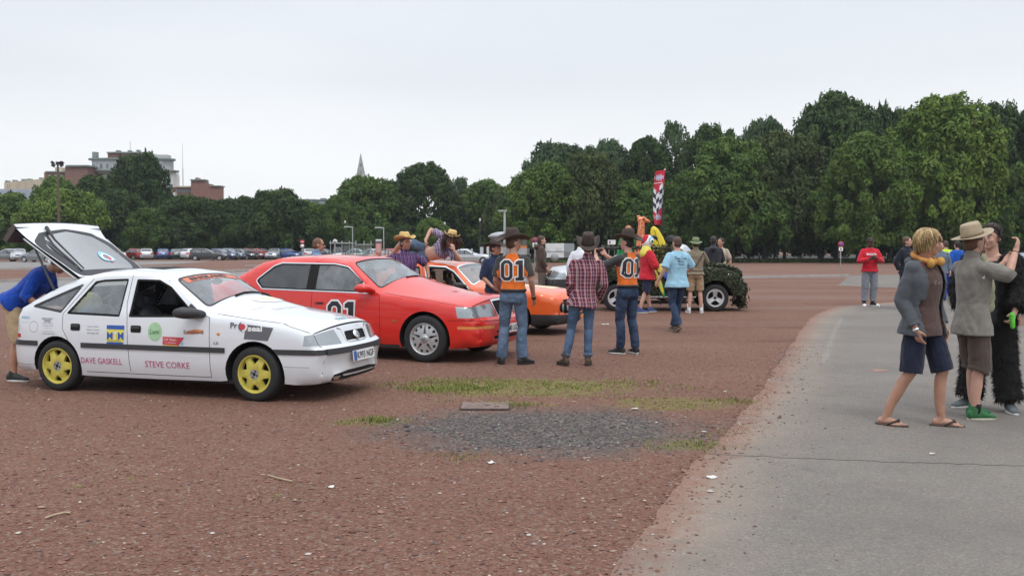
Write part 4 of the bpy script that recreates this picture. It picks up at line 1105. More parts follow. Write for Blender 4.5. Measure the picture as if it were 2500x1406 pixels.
top_r = [dict(name='windscreen', poly=inset(wsg, .035), mat=M_SCREEN, off=-.006, part=1), dict(name='screen_seal', poly=wsg, mat=M_TRIM, off=-.003),
         dict(name='opening', poly=band(sv('roofend') + .02, sv('low') + .16, -.72, .72), mat=M_BLACK, skip=True),
         dict(name='headlight', poly=hl(-1), mat=M_LENS, off=.004, part=1), dict(name='headlight', poly=hl(1), mat=M_LENS, off=.004, part=1),
         dict(name='grille', poly=rrect(sv('hl0') + .035, -.27, sv('hood') - .045, .27, .02), mat=M_BLACK, off=-.012, part=1),
         dict(name='grille_edge', poly=line_poly([(sv('hood') - .02, -.40), (sv('hood') - .03, -.33), (sv('hl0') + .03, -.29), (sv('hl0') + .012, -.2), (sv('hl0') + .012, .2), (sv('hl0') + .03, .29), (sv('hood') - .03, .33), (sv('hood') - .02, .40)], .007), mat=M_TRIM),
         dict(name='bonnet_gap', poly=band(sv('hood') - .012, sv('hood') - .002), mat=M_BLACK),
         dict(name='bumper_strip', poly=band(sv('strip0') - .005, sv('btop') - .004), mat=M_TRIM, off=.010),
         dict(name='fog_lamp', poly=rrect(.158, -.62, .182, -.47, .006), mat=M_LENS, off=-.004, part=1), dict(name='fog_lamp', poly=rrect(.158, .47, .182, .62, .006), mat=M_LENS, off=-.004, part=1),
         dict(name='amber', poly=rrect(.146, -.60, .157, -.50, .003), mat=I_ORANGE), dict(name='grille_bar', poly=rrect(.172, -.42, .190, .42, .006), mat=P_WHITE, off=.002),
         dict(name='air_intake', poly=fillet([(.138, -.66), (.205, -.62), (.235, -.30), (.235, .30), (.205, .62), (.138, .66)], .02), mat=M_BLACK, off=-.008),
         dict(name='rear_strip', poly=band(sv('rbtop'), sv('rbtop') + .09), mat=M_TRIM, off=.010),
         dict(name='sunroof', poly=rrect(sv('header') + .33, -.42, sv('header') + .80, .42, .04), mat=M_BLACK, off=.002),
         dict(name='roof_gap', poly=line_poly([(sv('header') - .01, -.70), (sv('roofend'), -.70)], .006), mat=M_TRIM)]
pt = shell_parts(car, S_, P_WHITE, side_r, top_r, .065)
wheel_wells(car, S_, [AR, AF])
# door handles as sub-parts of the doors
for nm, (x0, x1) in (('front_door', (-1.52, -1.385)), ('rear_door', (-2.325, -2.195))):
    for o, sg, _ in pt[nm]:
        h = side_poly(car, 'handle', rrect(x0, .688, x1, .765, .02), S_, M_BLACK, sg, .004, parent=o)
        side_poly(car, 'handle_flap', rrect(x0 + .012, .728, x1 - .012, .757, .012), S_, M_TRIM, sg, .012, parent=o)
interior(car, -.42, -1.30, -2.05, .78, .22, .86)
mb = MB(); mb.smooth = False     # load floor, parcel and clutter seen through the open back
mb.box((-2.68, 0, .55), (.85, 1.2, .04)); mb.build('boot_floor', M_DARK, car)
mb = MB(); mb.ell((-2.45, -.2, .78), (.22, .3, .17)); mb.build('bedding', mat('pale_blue_bedding', (.28, .42, .48), .95, bmp=.4), car)
tag(mb and MB().ell((-2.62, -.15, .93), (.15, .15, .15)).build('ball', I_YEL, None), 'yellow ball lying in the open boot of the white hatchback', 'ball')
bo = bpy.data.objects['ball']; Mw = Matrix.Translation((WC.x, WC.y, 0)) @ Matrix.Rotation(WH, 4, 'Z'); bo.matrix_world = Mw
# crease-edged raised tailgate
tg = empty('tailgate', (0, 0, 0)); tg.parent = car
path = [(-2.36, 1.275), (-2.58, 1.42), (-2.84, 1.575), (-3.06, 1.725), (-3.16, 1.83), (-3.19, 1.87)]
hwid = [.60, .615, .63, .655, .69, .70]; bow = [.0, .025, .04, .045, .04, .03]
def tg_map(V, off=0):
    tt = V[:, 0]; L = np.array([0, .2638, .566, .833, .979, 1.029])
    x = np.interp(tt, L, [p[0] for p in path]); z = np.interp(tt, L, [p[1] for p in path]); hw = np.interp(tt, L, hwid); bw = np.interp(tt, L, bow)
    v = V[:, 1]; c = bw * (1 - v * v) + off
    return np.stack([x + .56 * c, v * hw, z + .83 * c], 1)
Og = [(0, -1), (1.029, -1), (1.029, 1), (0, 1)]
gl = fillet([(.12, -.80), (.62, -.84), (.82, -.60), (.885, 0), (.82, .60), (.62, .84), (.12, .80)], .16, n=5)
rim_ = fillet([(.02, -.97), (.72, -.985), (.87, -.66), (.92, 0), (.87, .66), (.72, .985), (.02, .97)], .16, n=5)
V, T = cdt(Og, [gl, rim_], .07); c = V[T].mean(1); ig = pip(c, gl); ir = pip(c, rim_) & ~ig
for nm, mk_, mm, of in (('tailgate_glass', ig, glass('rear_glass', (.55, .60, .63), gloss=.42, haze=.25), 0), ('glass_border', ir, M_TRIM, .004), ('tailgate_panel', ~ig & ~ir, P_WHITE, 0)):
    link(nm, mesh_of(nm, tg_map(V, of), T[mk_], False, mm), None, tg)
    if nm != 'tailgate_glass': link('inner_trim', mesh_of('inner_trim', tg_map(V, -.035), T[mk_], True, M_TRIM), None, tg)
mb = MB(); mb.smooth = False     # folded rear panel, now hanging below the edge, with its side returns
e0, e1 = Vector((-3.19, 0, 1.88)), Vector((-3.37, 0, 1.70)); wd = .70
mb.add([e0 + Vector((0, -wd, 0)), e0 + Vector((.0, 0, .03)), e0 + Vector((0, wd, 0)), e1 + Vector((0, wd * .96, 0)), e1 + Vector((-.03, 0, .02)), e1 + Vector((0, -wd * .96, 0))], [(0, 1, 4, 5), (1, 2, 3, 4)])
mb.build('tailgate_lip', P_WHITE, tg)
mb = MB(); mb.smooth = False; d = Vector((.05, 0, -.04))
mb.add([p + d for p in (e0 + Vector((0, -wd, 0)), e0 + Vector((0, wd, 0)), e1 + Vector((0, wd * .96, 0)), e1 + Vector((0, -wd * .96, 0)))], [(0, 1, 2, 3)])
mb.add([e0 + Vector((0, -wd, 0)), e1 + Vector((0, -wd * .96, 0)), e1 + d + Vector((0, -wd * .96, 0)), e0 + d + Vector((0, -wd, 0))], [(0, 1, 2, 3)])
mb.build('lip_inner', mat('brown_trim', (.10, .085, .08), .8), tg)
mb = MB(); tm = lambda t, v, o=.012: Vector(tg_map(np.array([[t, v]]), o)[0])
mb.tube([tm(.93, -.42, .02), tm(.70, -.56, .03)], [.022, .013], 8); mb.tube([tm(.70, -.56, .03), tm(.13, -.70, .02)], [.013, .008], 8)
mb.tube([tm(.72, -.72, .01), tm(.60, -.72, .02), tm(.10, -.78, .012)], [.006, .016, .006], 6); mb.build('rear_wiper', M_TRIM, tg)
mb = MB(); mb.tube([(-2.98, -.60, 1.60), (-2.66, -.66, 1.12)], [.010, .016], 8); mb.build('gas_strut', M_TRIM, tg); mb = MB(); mb.tube([(-2.98, .60, 1.60), (-2.66, .66, 1.12)], [.010, .016], 8); mb.build('gas_strut', M_TRIM, tg)
for sg in (-1, 1): mb = MB(); mb.tube([(-2.40, sg * .63, 1.255), (-3.05, sg * .685, 1.70)], .010, 6); mb.build('edge_strip', M_STEEL, tg)
# badge outline stuck on the rear glass
def tg_mark(poly, holes, m, name):
    V, T = cdt(poly, [], .03, holes); o = link(name, mesh_of(name, tg_map(V, .006), T, False, m, False), None, tg); return o
hp = lambda s: [(.33 + s * .115 * (math.sin(a) * .9 + .35 * (1 - abs(math.cos(a)))), .28 + s * .19 * math.cos(a)) for a in np.linspace(0, 2 * PI, 28)[:-1]]
tg_mark(hp(1), [hp(.72)], I_LBLUE, 'badge_ring'); tg_mark(hp(.72), [hp(.50)], I_WHITE, 'badge_ring'); tg_mark([(.30, .22), (.36, .36), (.33, .40), (.32, .33), (.24, .33), (.24, .27)], [], mk('ink_rose', (.55, .10, .14)), 'badge_mark')
# mirrors, wipers, front badge, plate
for sg in (-1, 1):
    mb = MB(); mb.loft([((-.66, sg * .79, .905), Vector((.09, 0, 0)), Vector((0, 0, .045))), ((-.70, sg * .86, .915), Vector((.10, 0, 0)), Vector((0, 0, .058))), ((-.74, sg * .95, .925), Vector((.095, 0, 0)), Vector((0, 0, .062))), ((-.77, sg * 1.0, .925), Vector((.07, 0, 0)), Vector((0, 0, .05))), ((-.78, sg * 1.02, .925), Vector((.03, 0, 0)), Vector((0, 0, .03)))], 16)
    side = mb.build('wing_mirror', M_TRIM, car)
    side_poly(car, 'mirror_base', fillet([(-.84, .862), (-.66, .862), (-.64, .905), (-.80, 1.02)], .02), S_, M_TRIM, sg, .010)
mb = MB(); tp = S_.top(.012)
q = lambda s, y: Vector(tp(np.array([[s, y]]))[0])
c0 = sv('cowl')
mb.tube([q(c0 + .01, -.30), q(c0 + .055, -.10), q(c0 + .06, .12), q(c0 + .045, .34)], [.014, .012, .010, .006], 8); mb.tube([q(c0 + .01, .30), q(c0 + .05, .50), q(c0 + .05, .66), q(c0 + .04, .74)], [.014, .012, .010, .006], 8)
mb.build('wiper', M_BLACK, car)
e = q((sv('hl0') + sv('hood')) / 2, 0); mb = MB(); ry = Matrix.Rotation(R(62), 3, 'Y')
V0 = [(.0, .014), (.042, .012), (.052, .006), (.056, -.004)]
mb.lathe(V0, n=28); mb.v = [tuple(e + ry @ Vector(v)) for v in mb.v]; em = mb.build('emblem', M_CHROME, car)
mb = MB(); mb.tube([e + ry @ Vector((.02 * math.cos(a) + .004, .022 * math.sin(a), .016)) for a in np.linspace(.3, 4.9, 9)], .005, 6); mb.tube([e + ry @ Vector((-.025, -.01, .016)), e + ry @ Vector((.02, .02, .017))], .005, 6); mb.build('emblem_mark', M_STEEL, em)
def number_plate(parent, c, ang, w_, h_, txt, eu=True, tilt=0):
    pl_ = empty('number_plate', c, ang); pl_.parent = parent; pl_.rotation_euler = (0, tilt, ang)
    mb = MB(); mb.smooth = False; mb.box((0, 0, 0), (.012, w_, h_)); mb.build('plate', mat('plate_white', (.72, .73, .73), .4, var=.03), pl_)
    x = .0085
    if eu: mb = MB(); mb.smooth = False; mb.box((x - .001, -w_ / 2 + .035, 0), (.003, .062, h_ - .008)); mb.build('plate_band', I_BLUE, pl_)
    V, T = text2d(txt, 1, .012); hh = V[:, 1].max() - V[:, 1].min(); V = V * (h_ * .66 / hh); wv = V[:, 0].max() - V[:, 0].min(); V[:, 0] *= (w_ - (.10 if eu else .05)) / wv
    o = link('plate_letters', np_mesh('plate_letters', np.stack([np.full(len(V), x + .001), V[:, 0] + (.03 if eu else 0), V[:, 1]], 1), T), I_BLACK, pl_); return pl_
e = q(sv('strip0') - .045, .02); number_plate(car, e + Vector((.022, 0, -.008)), 0, .50, .112, 'K993 NGF', tilt=R(-6))
for sg in (-1, 1): mb = MB(); mb.ell((-.42, sg * .80, .70), (.022, .01, .018)); mb.build('side_repeater', I_ORANGE, car)
# yellow six window wheels
def yrim(wroot, rr, h):
    hs = []
    for k in range(6):
        a = 2 * PI * k / 6 + PI / 6; c, s_ = math.cos(a), math.sin(a)
        hs.append(fillet([(rr * (u * c - v * s_), rr * (u * s_ + v * c)) for u, v in ((.50, 0), (.72, -.20), (.85, -.26), (.88, 0), (.85, .26), (.72, .20))], .012, n=3))
    bolts = [circle((rr * .17 * math.cos(a), rr * .17 * math.sin(a)), rr * .055, 10) for a in np.arange(4) * PI / 2 + .4] + [circle((0, 0), rr * .095, 12)]
    disc_rim(wroot, rr, h, hs, M_YELLOW, lambda r: .018 * math.sin(min(1, r / .8) * PI) - .006 - .03 * max(0, .35 - r))
    V, T = cdt(circle((0, 0), rr * .27, 24), [], .03, bolts)
    link('hub', mesh_of('hub', np.stack([V[:, 0], np.full(len(V), h * .86 + .010), V[:, 1]], 1), T, True, M_HUB), None, wroot)
    mb = MB(); mb.lathe([(.001, h * .86 + .004), (rr * .26, h * .86 + .004)], axis='y', n=20); mb.build('hub_recess', M_BLACK, wroot)
for x, z in ((0, .288), (-2.53, .283)):
    for sg in (-1, 1): wheel(car, 'wheel', (x, sg * .70, z), sg, z + .002, .175, .198, yrim, R(-2) if x == 0 else 0)
# ---- stickers on the visible side
fdo = [o for o, sg, _ in pt['front_door'] if sg < 0][0]; rdo = [o for o, sg, _ in pt['rear_door'] if sg < 0][0]
side_text(car, 'DAVE GASKELL', -1.912, .363, .066, S_, I_PINK, width=.55, parent=rdo)
side_text(car, 'STEVE CORKE', -1.055, .352, .068, S_, I_PINK, width=.56, parent=fdo)
x0, x1, z0, z1 = -1.835, -1.602, .530, .760
side_poly(car, 'sticker', [(x0, z0), (x1 - .05, z0), (x1 - .02, z0 + .03), (x1 - .01, z0 + .045), (x0, z0 + .045)], S_, I_BLUE, parent=rdo)
side_poly(car, 'sticker', rrect(x0, z1 - .045, x1, z1, .004), S_, I_BLUE, parent=rdo)
side_poly(car, 'sticker', [(x0, z0 + .047), (x1 - .01, z0 + .047), (x1, z1 - .047), (x0, z1 - .047)], S_, I_YEL, parent=rdo)
side_text(car, 'M', x0 + .045, z0 + .115, .080, S_, I_BLUE, off=.006, bold=.03, width=.075, parent=rdo); side_text(car, 'T', (x0 + x1) / 2, z0 + .115, .085, S_, I_WHITE, off=.006, bold=.03, width=.06, parent=rdo); side_text(car, 'M', x1 - .045, z0 + .115, .080, S_, I_BLUE, off=.006, bold=.03, width=.075, parent=rdo)
side_text(car, 'WELDING SUPPLIES', (x0 + x1) / 2 - .01, z0 + .06, .016, S_, I_GREY, off=.006, width=.18, parent=rdo)
M_GREENB = mk('ink_pale_green', (.36, .58, .34))
side_poly(car, 'sticker', circle((-1.205, .705), .088, 28, .100), S_, M_GREENB, parent=fdo)
side_text(car, 'Lumi', -1.205, .705, .052, S_, mk('ink_dark_green', (.05, .16, .08)), off=.006, shear=.3, width=.125, parent=fdo)
side_poly(car, 'sticker', [(-1.105, .568), (-.905, .563), (-.835, .650), (-1.105, .655)], S_, I_RED, parent=fdo)
side_poly(car, 'sticker', [(-1.105, .560), (-.92, .556), (-.905, .563), (-1.105, .568)], S_, I_YEL, parent=fdo)
side_text(car, 'C.W. Motors', -1.01, .625, .028, S_, I_WHITE, off=.006, width=.16, parent=fdo); side_text(car, 'car maintenance', -1.005, .592, .014, S_, I_WHITE, off=.006, width=.14, parent=fdo)
side_poly(car, 'sticker', circle((-.862, .585), .016, 12, .02), S_, I_LBLUE, parent=fdo)
side_poly(car, 'sticker', [(-.845, .688), (-.72, .690), (-.61, .705), (-.600, .735), (-.70, .742), (-.78, .728)], S_, mk('ink_flame', (.62, .20, .08)), parent=fdo)
side_poly(car, 'sticker', [(-.72, .722), (-.61, .715), (-.602, .735), (-.70, .740)], S_, I_ORANGE, off=.0045, parent=fdo); side_text(car, 'Firebird', -.72, .712, .034, S_, I_GREY, off=.006, width=.24, parent=fdo)
side_text(car, 'LS', -.445, .603, .028, S_, I_GREY, width=.055, bold=.02)
for i, (s_, w_, h_) in enumerate((('VEHICLE BODY', .16, .022), ('REPAIRS', .09, .022), ('Welding  Valeting', .15, .014), ('Spraying  Dents', .15, .014), ('free quotes', .10, .010), ('all makes repaired', .16, .010), ('01234 567 890', .18, .014))):
    side_text(car, s_, -2.66 + .004 * i, .808 - .026 * i - (.01 if i > 4 else 0), h_, S_, I_GREY, width=w_, bold=.01 if i < 2 else 0)
side_text(car, 'SPEED', -2.99, .815, .026, S_, I_LBLUE, width=.13, bold=.02); side_text(car, 'garage services', -2.995, .765, .014, S_, I_LBLUE, width=.12)
for i, s_ in enumerate(('Carolyn Gaskell', 'Webster Cottages', '0777 568 1701')): side_text(car, s_, -2.02, .738 - .036 * i, .017, S_, I_GREY, width=(.15, .18, .15)[i], parent=rdo)
# Pro seal on the front wing
side_poly(car, 'sticker', fillet([(-.115, .655), (.165, .642), (.225, .778), (-.09, .808)], .004), S_, I_GREY, off=.003)
side_text(car, 'Pr', -.235, .795, .062, S_, I_GREY, bold=.03, width=.085)
side_poly(car, 'sticker', circle((-.128, .785), .055, 24, .052), S_, I_WHITE, off=.005); side_poly(car, 'sticker', [(-.128 + .055 * math.cos(a), .785 + .052 * math.sin(a)) for a in np.linspace(1.9, 4.6, 12)], S_, I_GREY, off=.0055)
side_poly(car, 'sticker', circle((-.132, .782), .034, 20, .032), S_, I_RED, off=.007)
side_text(car, 'seal', .015, .768, .062, S_, I_WHITE, off=.006, bold=.035, width=.165)
# screen banner and bonnet logos
def top_mark(poly, m, name='sticker', off=.004, step=.04):
    V, T = cdt(poly, [], step); return fix_up(put(car, name, V, T, S_.top(off), m))
def top_text(s, s0, y0, size, m, wid, rot=PI / 2, off=.005, bold=0, name='lettering'):
    V, T = text2d(s, 1, bold); V = V * size / (V[:, 1].max() - V[:, 1].min()); V[:, 0] *= wid / (V[:, 0].max() - V[:, 0].min())
    a, b = -V[:, 1], V[:, 0]       # letters read along +y, tops towards the roof (larger s)
    return fix_up(put(car, name, np.stack([s0 - a, y0 + b], 1), T, S_.top(off), m))
hd = sv('header')
top_mark([(hd - .145, -.64), (hd - .055, -.66), (hd - .055, .66), (hd - .145, .64)], mk('ink_salmon', (.62, .17, .10)), 'sun_strip', -.002)
top_text('ENGLAND', hd - .10, -.12, .065, M_TRIM, .86, off=.001, bold=.05)
ho = sv('hood')
top_mark([(ho + .035, -.18), (ho + .085, -.15), (ho + .085, .12), (ho + .035, .09)], mk('ink_ice_blue', (.42, .60, .66))); top_mark([(ho + .035, .10), (ho + .085, .13), (ho + .085, .50), (ho + .035, .47)], mk('ink_dusty_rose', (.55, .25, .33)))
top_text('Dento', ho + .06, -.03, .034, I_GREY, .20); top_text('motors.co.uk', ho + .06, .30, .020, I_WHITE, .30)
M_FAINT = mk('ink_faint', (.58, .60, .58)); M_PEACH = mk('ink_peach', (.76, .60, .47))
top_text('East Lancs', c0 - .52, .02, .06, M_FAINT, .62); top_text('Hospice', c0 - .40, -.42, .05, M_FAINT, .3)
top_mark([(c0 - .22 + .11 * math.sin(a), .10 + .32 * math.cos(a)) for a in np.linspace(0, 2 * PI, 24)[:-1]], mk('ink_cream', (.76, .70, .62))); top_mark([(c0 - .21 + .05 * math.sin(a), .10 + .14 * math.cos(a)) for a in np.linspace(0, 2 * PI, 20)[:-1]], M_PEACH, off=.006)
# ---------------------------------------------------------------- red executive saloon with 01 on the doors
def base_car(name, contact, headdeg, half, label):
    h = R(headdeg); p = ground(*contact) + Vector((-math.sin(h), math.cos(h), 0)) * half
    return empty(name, (p.x, p.y, gz(p.y)), h, label, 'car')
def number01(car, cx, cz, hgt, sh_, parent=None, squeeze=.9):
    for out_, hole in glyph01(hgt):
        sq = lambda P_: [(cx + x * squeeze, cz + y) for x, y in P_]
        big = sq(inset(out_, -.06 * hgt)); side_poly(car, 'number_outline', big, sh_, I_WHITE, -1, .003, .06, [sq(inset(hole, .05 * hgt))] if hole else [], parent)
        side_poly(car, 'number', sq(out_), sh_, I_BLACK, -1, .005, .06, [sq(hole)] if hole else [], parent)
P_RED = paint('red_paint', (.68, .020, .012), .3, dustamt=.03, coat=.7)
LH = -24
lex = base_car('red_saloon', (1035, 885), LH, .90, 'red four door saloon with silver wheels and a big 01 on its front door')
ol = [(.50, .20, 0, .04, .08), (.74, .225, .03, .12, .10), (.775, .30, .02, .15, .12), (.765, .33, .01, .15, .12, 'slot0'), (.78, .42, .03, .17, .12, 'pl'), (.775, .585, .03, .17, .12, 'btop'), (.725, .615, .02, .14, .12, 'hl0'),
      (.655, .795, .04, .11, .13, 'hood'), (.44, .838, .2, .09, .085), (0, .895, .3, .08, .07), (-.74, .968, .06, .05, .20, 'cowl'), (-1.32, 1.385, .14, .05, .07, 'header'),
      (-1.58, 1.430, .25, .06, .035), (-2.05, 1.448, .3, .06, .035), (-2.62, 1.425, .3, .06, .035), (-2.92, 1.355, .14, .06, .05, 'roofend'), (-3.36, 1.13, .15, .06, .07), (-3.62, 1.035, .12, .06, .06, 'trunk'),
      (-4.06, 1.01, .05, .08, .04), (-4.15, .93, .05, .1, .05), (-4.18, .60, .05, .12, .06), (-4.22, .55, .02, .12, .06), (-4.20, .30, .04, .1, .06), (-4.1, .22, .03, .05, .05), (-3.8, .22, 0, .03, .03)]
AR = (-2.87, .325, .385, .22, .20); AF = (0, .325, .39, .20, .20)
ra, fa = arch_pts(*AR), arch_pts(*AF)
L_ = Shell(ol, ra + [(-1.5, .20)] + fa, [(-4.3, .78), (-3.9, .86), (-2.9, .905), (-1.2, .92), (0, .905), (.45, .865), (.80, .80)], [(-4, .96), (-2.0, .93), (.8, .88)], .36)
chrome = fillet([(-2.79, .968), (-.80, .938), (-1.055, 1.125, .2), (-1.31, 1.325, .12), (-1.55, 1.366, .1), (-2.50, 1.372, .12), (-2.64, 1.33, .1), (-2.945, 1.10, .06)], .03)
win = inset(chrome, .017)
bp = [(-1.99, .90), (-1.83, .90), (-1.83, 1.40), (-1.99, 1.40)]
def clip_x(poly, x0, x1):
    out = list(poly)
    for s_, xx in ((1, x0), (-1, x1)):
        o = []
        for i in range(len(out)):
            a, b_ = out[i - 1], out[i]; ia, ib = s_ * (a[0] - xx) >= 0, s_ * (b_[0] - xx) >= 0
            if ia != ib: t = (xx - a[0]) / (b_[0] - a[0]); o.append((xx, a[1] + t * (b_[1] - a[1])))
            if ib: o.append(b_[:2])
        out = o
    return out
gi = inset(chrome, .034)
gF, gR = clip_x(gi, -1.83, 0), clip_x(gi, -9, -1.99)
Bl = [(-1.87, 1.385), (-1.875, .95), (-1.87, .55), (-1.85, .25)]
Fl = [(-.78, .955), (-.72, .92), (-.705, .55), (-.70, .25)]
fdoor = [(-1.87, 1.385), (-1.54, 1.383), (-1.29, 1.34), (-.79, .955)] + Fl[1:] + Bl[::-1][:-1]
rdoor = [(-1.87, 1.36), (-2.45, 1.36), (-2.66, 1.02), (-2.72, .8)] + [p for p in ra if -2.75 < p[0] < -2.52] + [(-2.46, .25)] + Bl[::-1][:-1]
side_r = [dict(name='front_side_window', poly=gF, mat=M_GLASS, off=-.010, part=1, glass=1), dict(name='rear_side_window', poly=gR, mat=glass('car_glass_sky_veil', haze=.22), off=-.010, part=1, glass=1),
          dict(name='pillar', poly=win, mat=M_BLACK, off=-.005), dict(name='window_trim', poly=chrome, mat=M_CHROME, off=.004),
          dict(name='gap', poly=line_poly(Bl, .007), mat=M_BLACK), dict(name='gap', poly=line_poly(Fl, .007), mat=M_BLACK), dict(name='gap', poly=line_poly([(-1.86, .25), (-.70, .25)], .007), mat=M_BLACK),
          dict(name='gap', poly=line_poly([(-.66, .955), (0, .872), (.42, .812), (.62, .775)], .005), mat=M_BLACK), dict(name='gap', poly=line_poly([(.36, .592), (.80, .592)], .006), mat=M_BLACK),
          dict(name='headlight', poly=fillet([(.50, .628), (.83, .628), (.83, .775), (.465, .783)], .012), mat=M_LENS, off=.003, part=1),
          dict(name='turn_signal', poly=rrect(.50, .475, .80, .515, .008), mat=I_ORANGE, off=.003),
          dict(name='sill', poly=[(-2.5, .14), (-.40, .14), (-.40, .232), (-2.5, .232)], mat=M_TRIM), dict(name='front_door', poly=fdoor, mat=P_RED, part=1), dict(name='rear_door', poly=rdoor, mat=P_RED, part=1)]
sv = L_.sv
wsg = fillet([(sv('cowl') + .03, -.78), (sv('header') - .03, -.77), (sv('header') - .03, .77), (sv('cowl') + .03, .78)], .09)
rwg = fillet([(sv('roofend') + .04, -.74), (sv('trunk') - .10, -.74), (sv('trunk') - .10, .74), (sv('roofend') + .04, .74)], .09)
gz0, gz1 = sv('hl0') + .02, sv('hood') - .025
top_r = [dict(name='windscreen', poly=inset(wsg, .022), mat=M_SCREEN, off=-.005, part=1), dict(name='seal', poly=wsg, mat=M_BLACK, off=-.002), dict(name='rear_window', poly=inset(rwg, .022), mat=M_GLASS, off=-.005, part=1), dict(name='seal', poly=rwg, mat=M_BLACK, off=-.002),
         dict(name='headlight', poly=fillet([(gz0, -.82), (gz1 + .01, -.82), (gz1 - .005, -.40), (gz0, -.36)], .01), mat=M_LENS, off=.003, part=1), dict(name='headlight', poly=fillet([(gz0, .82), (gz1 + .01, .82), (gz1 - .005, .40), (gz0, .36)], .01), mat=M_LENS, off=.003, part=1),
         dict(name='grille', poly=inset([(gz0 - .005, -.28), (gz1 + .02, -.37), (gz1 + .02, .37), (gz0 - .005, .28)], .014), mat=M_BLACK, off=-.01, part=1), dict(name='grille_frame', poly=[(gz0 - .005, -.28), (gz1 + .02, -.37), (gz1 + .02, .37), (gz0 - .005, .28)], mat=M_CHROME, off=.006),
         dict(name='bonnet_gap', poly=[(sv('hood') - .008, -.8), (sv('hood'), -.8), (sv('hood'), .8), (sv('hood') - .008, .8)], mat=M_BLACK),
         dict(name='turn_signal', poly=rrect(sv('btop') - .112, -.84, sv('btop') - .070, -.52, .008), mat=I_ORANGE, off=.003), dict(name='turn_signal', poly=rrect(sv('btop') - .112, .52, sv('btop') - .070, .84, .008), mat=I_ORANGE, off=.003),
         dict(name='air_intake', poly=rrect(sv('slot0') - .015, -.50, sv('slot0') + .035, .50, .02), mat=M_BLACK, off=-.006), dict(name='air_intake', poly=rrect(sv('pl') - .01, -.46, sv('pl') + .015, .46, .01), mat=M_BLACK, off=-.004),
         dict(name='bumper_gap', poly=[(sv('btop') - .006, -.8), (sv('btop') + .004, -.8), (sv('btop') + .004, .8), (sv('btop') - .006, .8)], mat=M_BLACK)]
pt = shell_parts(lex, L_, P_RED, side_r, top_r, .075)
wheel_wells(lex, L_, [AR, AF])
interior(lex, -.62, -1.55, -2.45, .88, .25, .92, seatm=mat('pale_leather', (.12, .125, .13), .6))
lfd = [o for o, sg, _ in pt['front_door'] if sg < 0][0]
number01(lex, -1.33, .605, .43, L_, lfd, .95)
for nm, x in (('front_door', -1.73), ('rear_door', -2.50)):
    for o, sg, _ in pt[nm]: side_poly(lex, 'handle', rrect(x - .09, .772, x + .075, .805, .012), L_, mk('handle_red', (.42, .025, .018)), sg, .012, parent=o); side_poly(lex, 'handle_gap', rrect(x - .04, .778, x + .07, .799, .008), L_, M_BLACK, sg, .0135, parent=o)
side_poly(lex, 'side_marker', rrect(-.50, .555, -.42, .585, .006), L_, mk('amber_dull', (.42, .12, .04)), -1, .004)
side_poly(lex, 'door_crease_shade', line_poly([(-1.86, .50), (-.71, .505)], .006), L_, mk('crease_shade_red', (.35, .02, .015)), -1, .002, parent=lfd)  # darker red line: shade of the crease put into the colour
for sg in (-1, 1):
    mb = MB(); mb.loft([((-.86, sg * .86, .985), Vector((.06, 0, 0)), Vector((0, 0, .03))), ((-.88, sg * .93, 1.0), Vector((.08, 0, 0)), Vector((0, 0, .05))), ((-.91, sg * .98, 1.02), Vector((.095, 0, 0)), Vector((0, 0, .064))), ((-.93, sg * 1.05, 1.02), Vector((.095, 0, 0)), Vector((0, 0, .064))), ((-.945, sg * 1.09, 1.02), Vector((.07, 0, 0)), Vector((0, 0, .045)))], 16); mb.build('wing_mirror', P_RED, lex)
tp = L_.top(.010); q = lambda s, y: Vector(tp(np.array([[s, y]]))[0])
mb = MB(); mb.smooth = False
for k in range(9):
    z = gz0 + .014 + (gz1 - gz0) * k / 8.4; mb.tube([q(z, -.27 - .07 * k / 8), q(z, 0), q(z, .27 + .07 * k / 8)], .0025, 5)
mb.build('grille_bars', M_TRIM, lex)
mb = MB(); e = q((gz0 + gz1) / 2, 0); mb.tube([e + Vector((.01, .055 * math.cos(a), .045 * math.sin(a))) for a in np.linspace(0, 2 * PI, 17)], .006, 6, round_ends=False); mb.build('emblem', M_CHROME, lex)
c0 = sv('cowl'); mb = MB()
mb.tube([q(c0 + .01, -.2), q(c0 + .04, .1), q(c0 + .04, .45)], [.012, .010, .006], 6); mb.build('wiper', M_BLACK, lex)
number_plate(lex, q(sv('pl') + .03, 0) + Vector((.012, 0, 0)), 0, .52, .115, 'M480 LGD', True, R(-3))
def lrim(wroot, rr, h):
    hs = []
    for k in range(5):
        for u_, pts in ((0, ((.36, -.09), (.36, .09), (.93, .012), (.93, -.012))),):
            a = 2 * PI * k / 5 + .35; c, s_ = math.cos(a), math.sin(a)
            hs.append([(rr * (u * c - v * s_), rr * (u * s_ + v * c)) for u, v in pts])
        for da in (.38, .88):
            a = 2 * PI * k / 5 + .35 + da; hs.append(circle((rr * .80 * math.cos(a), rr * .80 * math.sin(a)), rr * .10, 10))
    disc_rim(wroot, rr, h, hs, mat('silver_wheel', (.56, .57, .58), .35, .55, var=.08), lambda r: .016 - .03 * r * r, [(.001, h * .86 + .024), (rr * .12, h * .86 + .022), (rr * .27, h * .86 + .014), (rr * .28, h * .86)], M_STEEL)
    mb = MB(); mb.tube([(-.02, h * .86 + .027, .015), (.0, h * .86 + .027, -.012), (.03, h * .86 + .027, .012)], .004, 5); mb.build('hub_mark', M_TRIM, wroot)
for x in (0, -2.87):
    for sg in (-1, 1): wheel(lex, 'wheel', (x, sg * .80, .328), sg, .33, .20, .218, lrim, R(3) if x == 0 else 0)

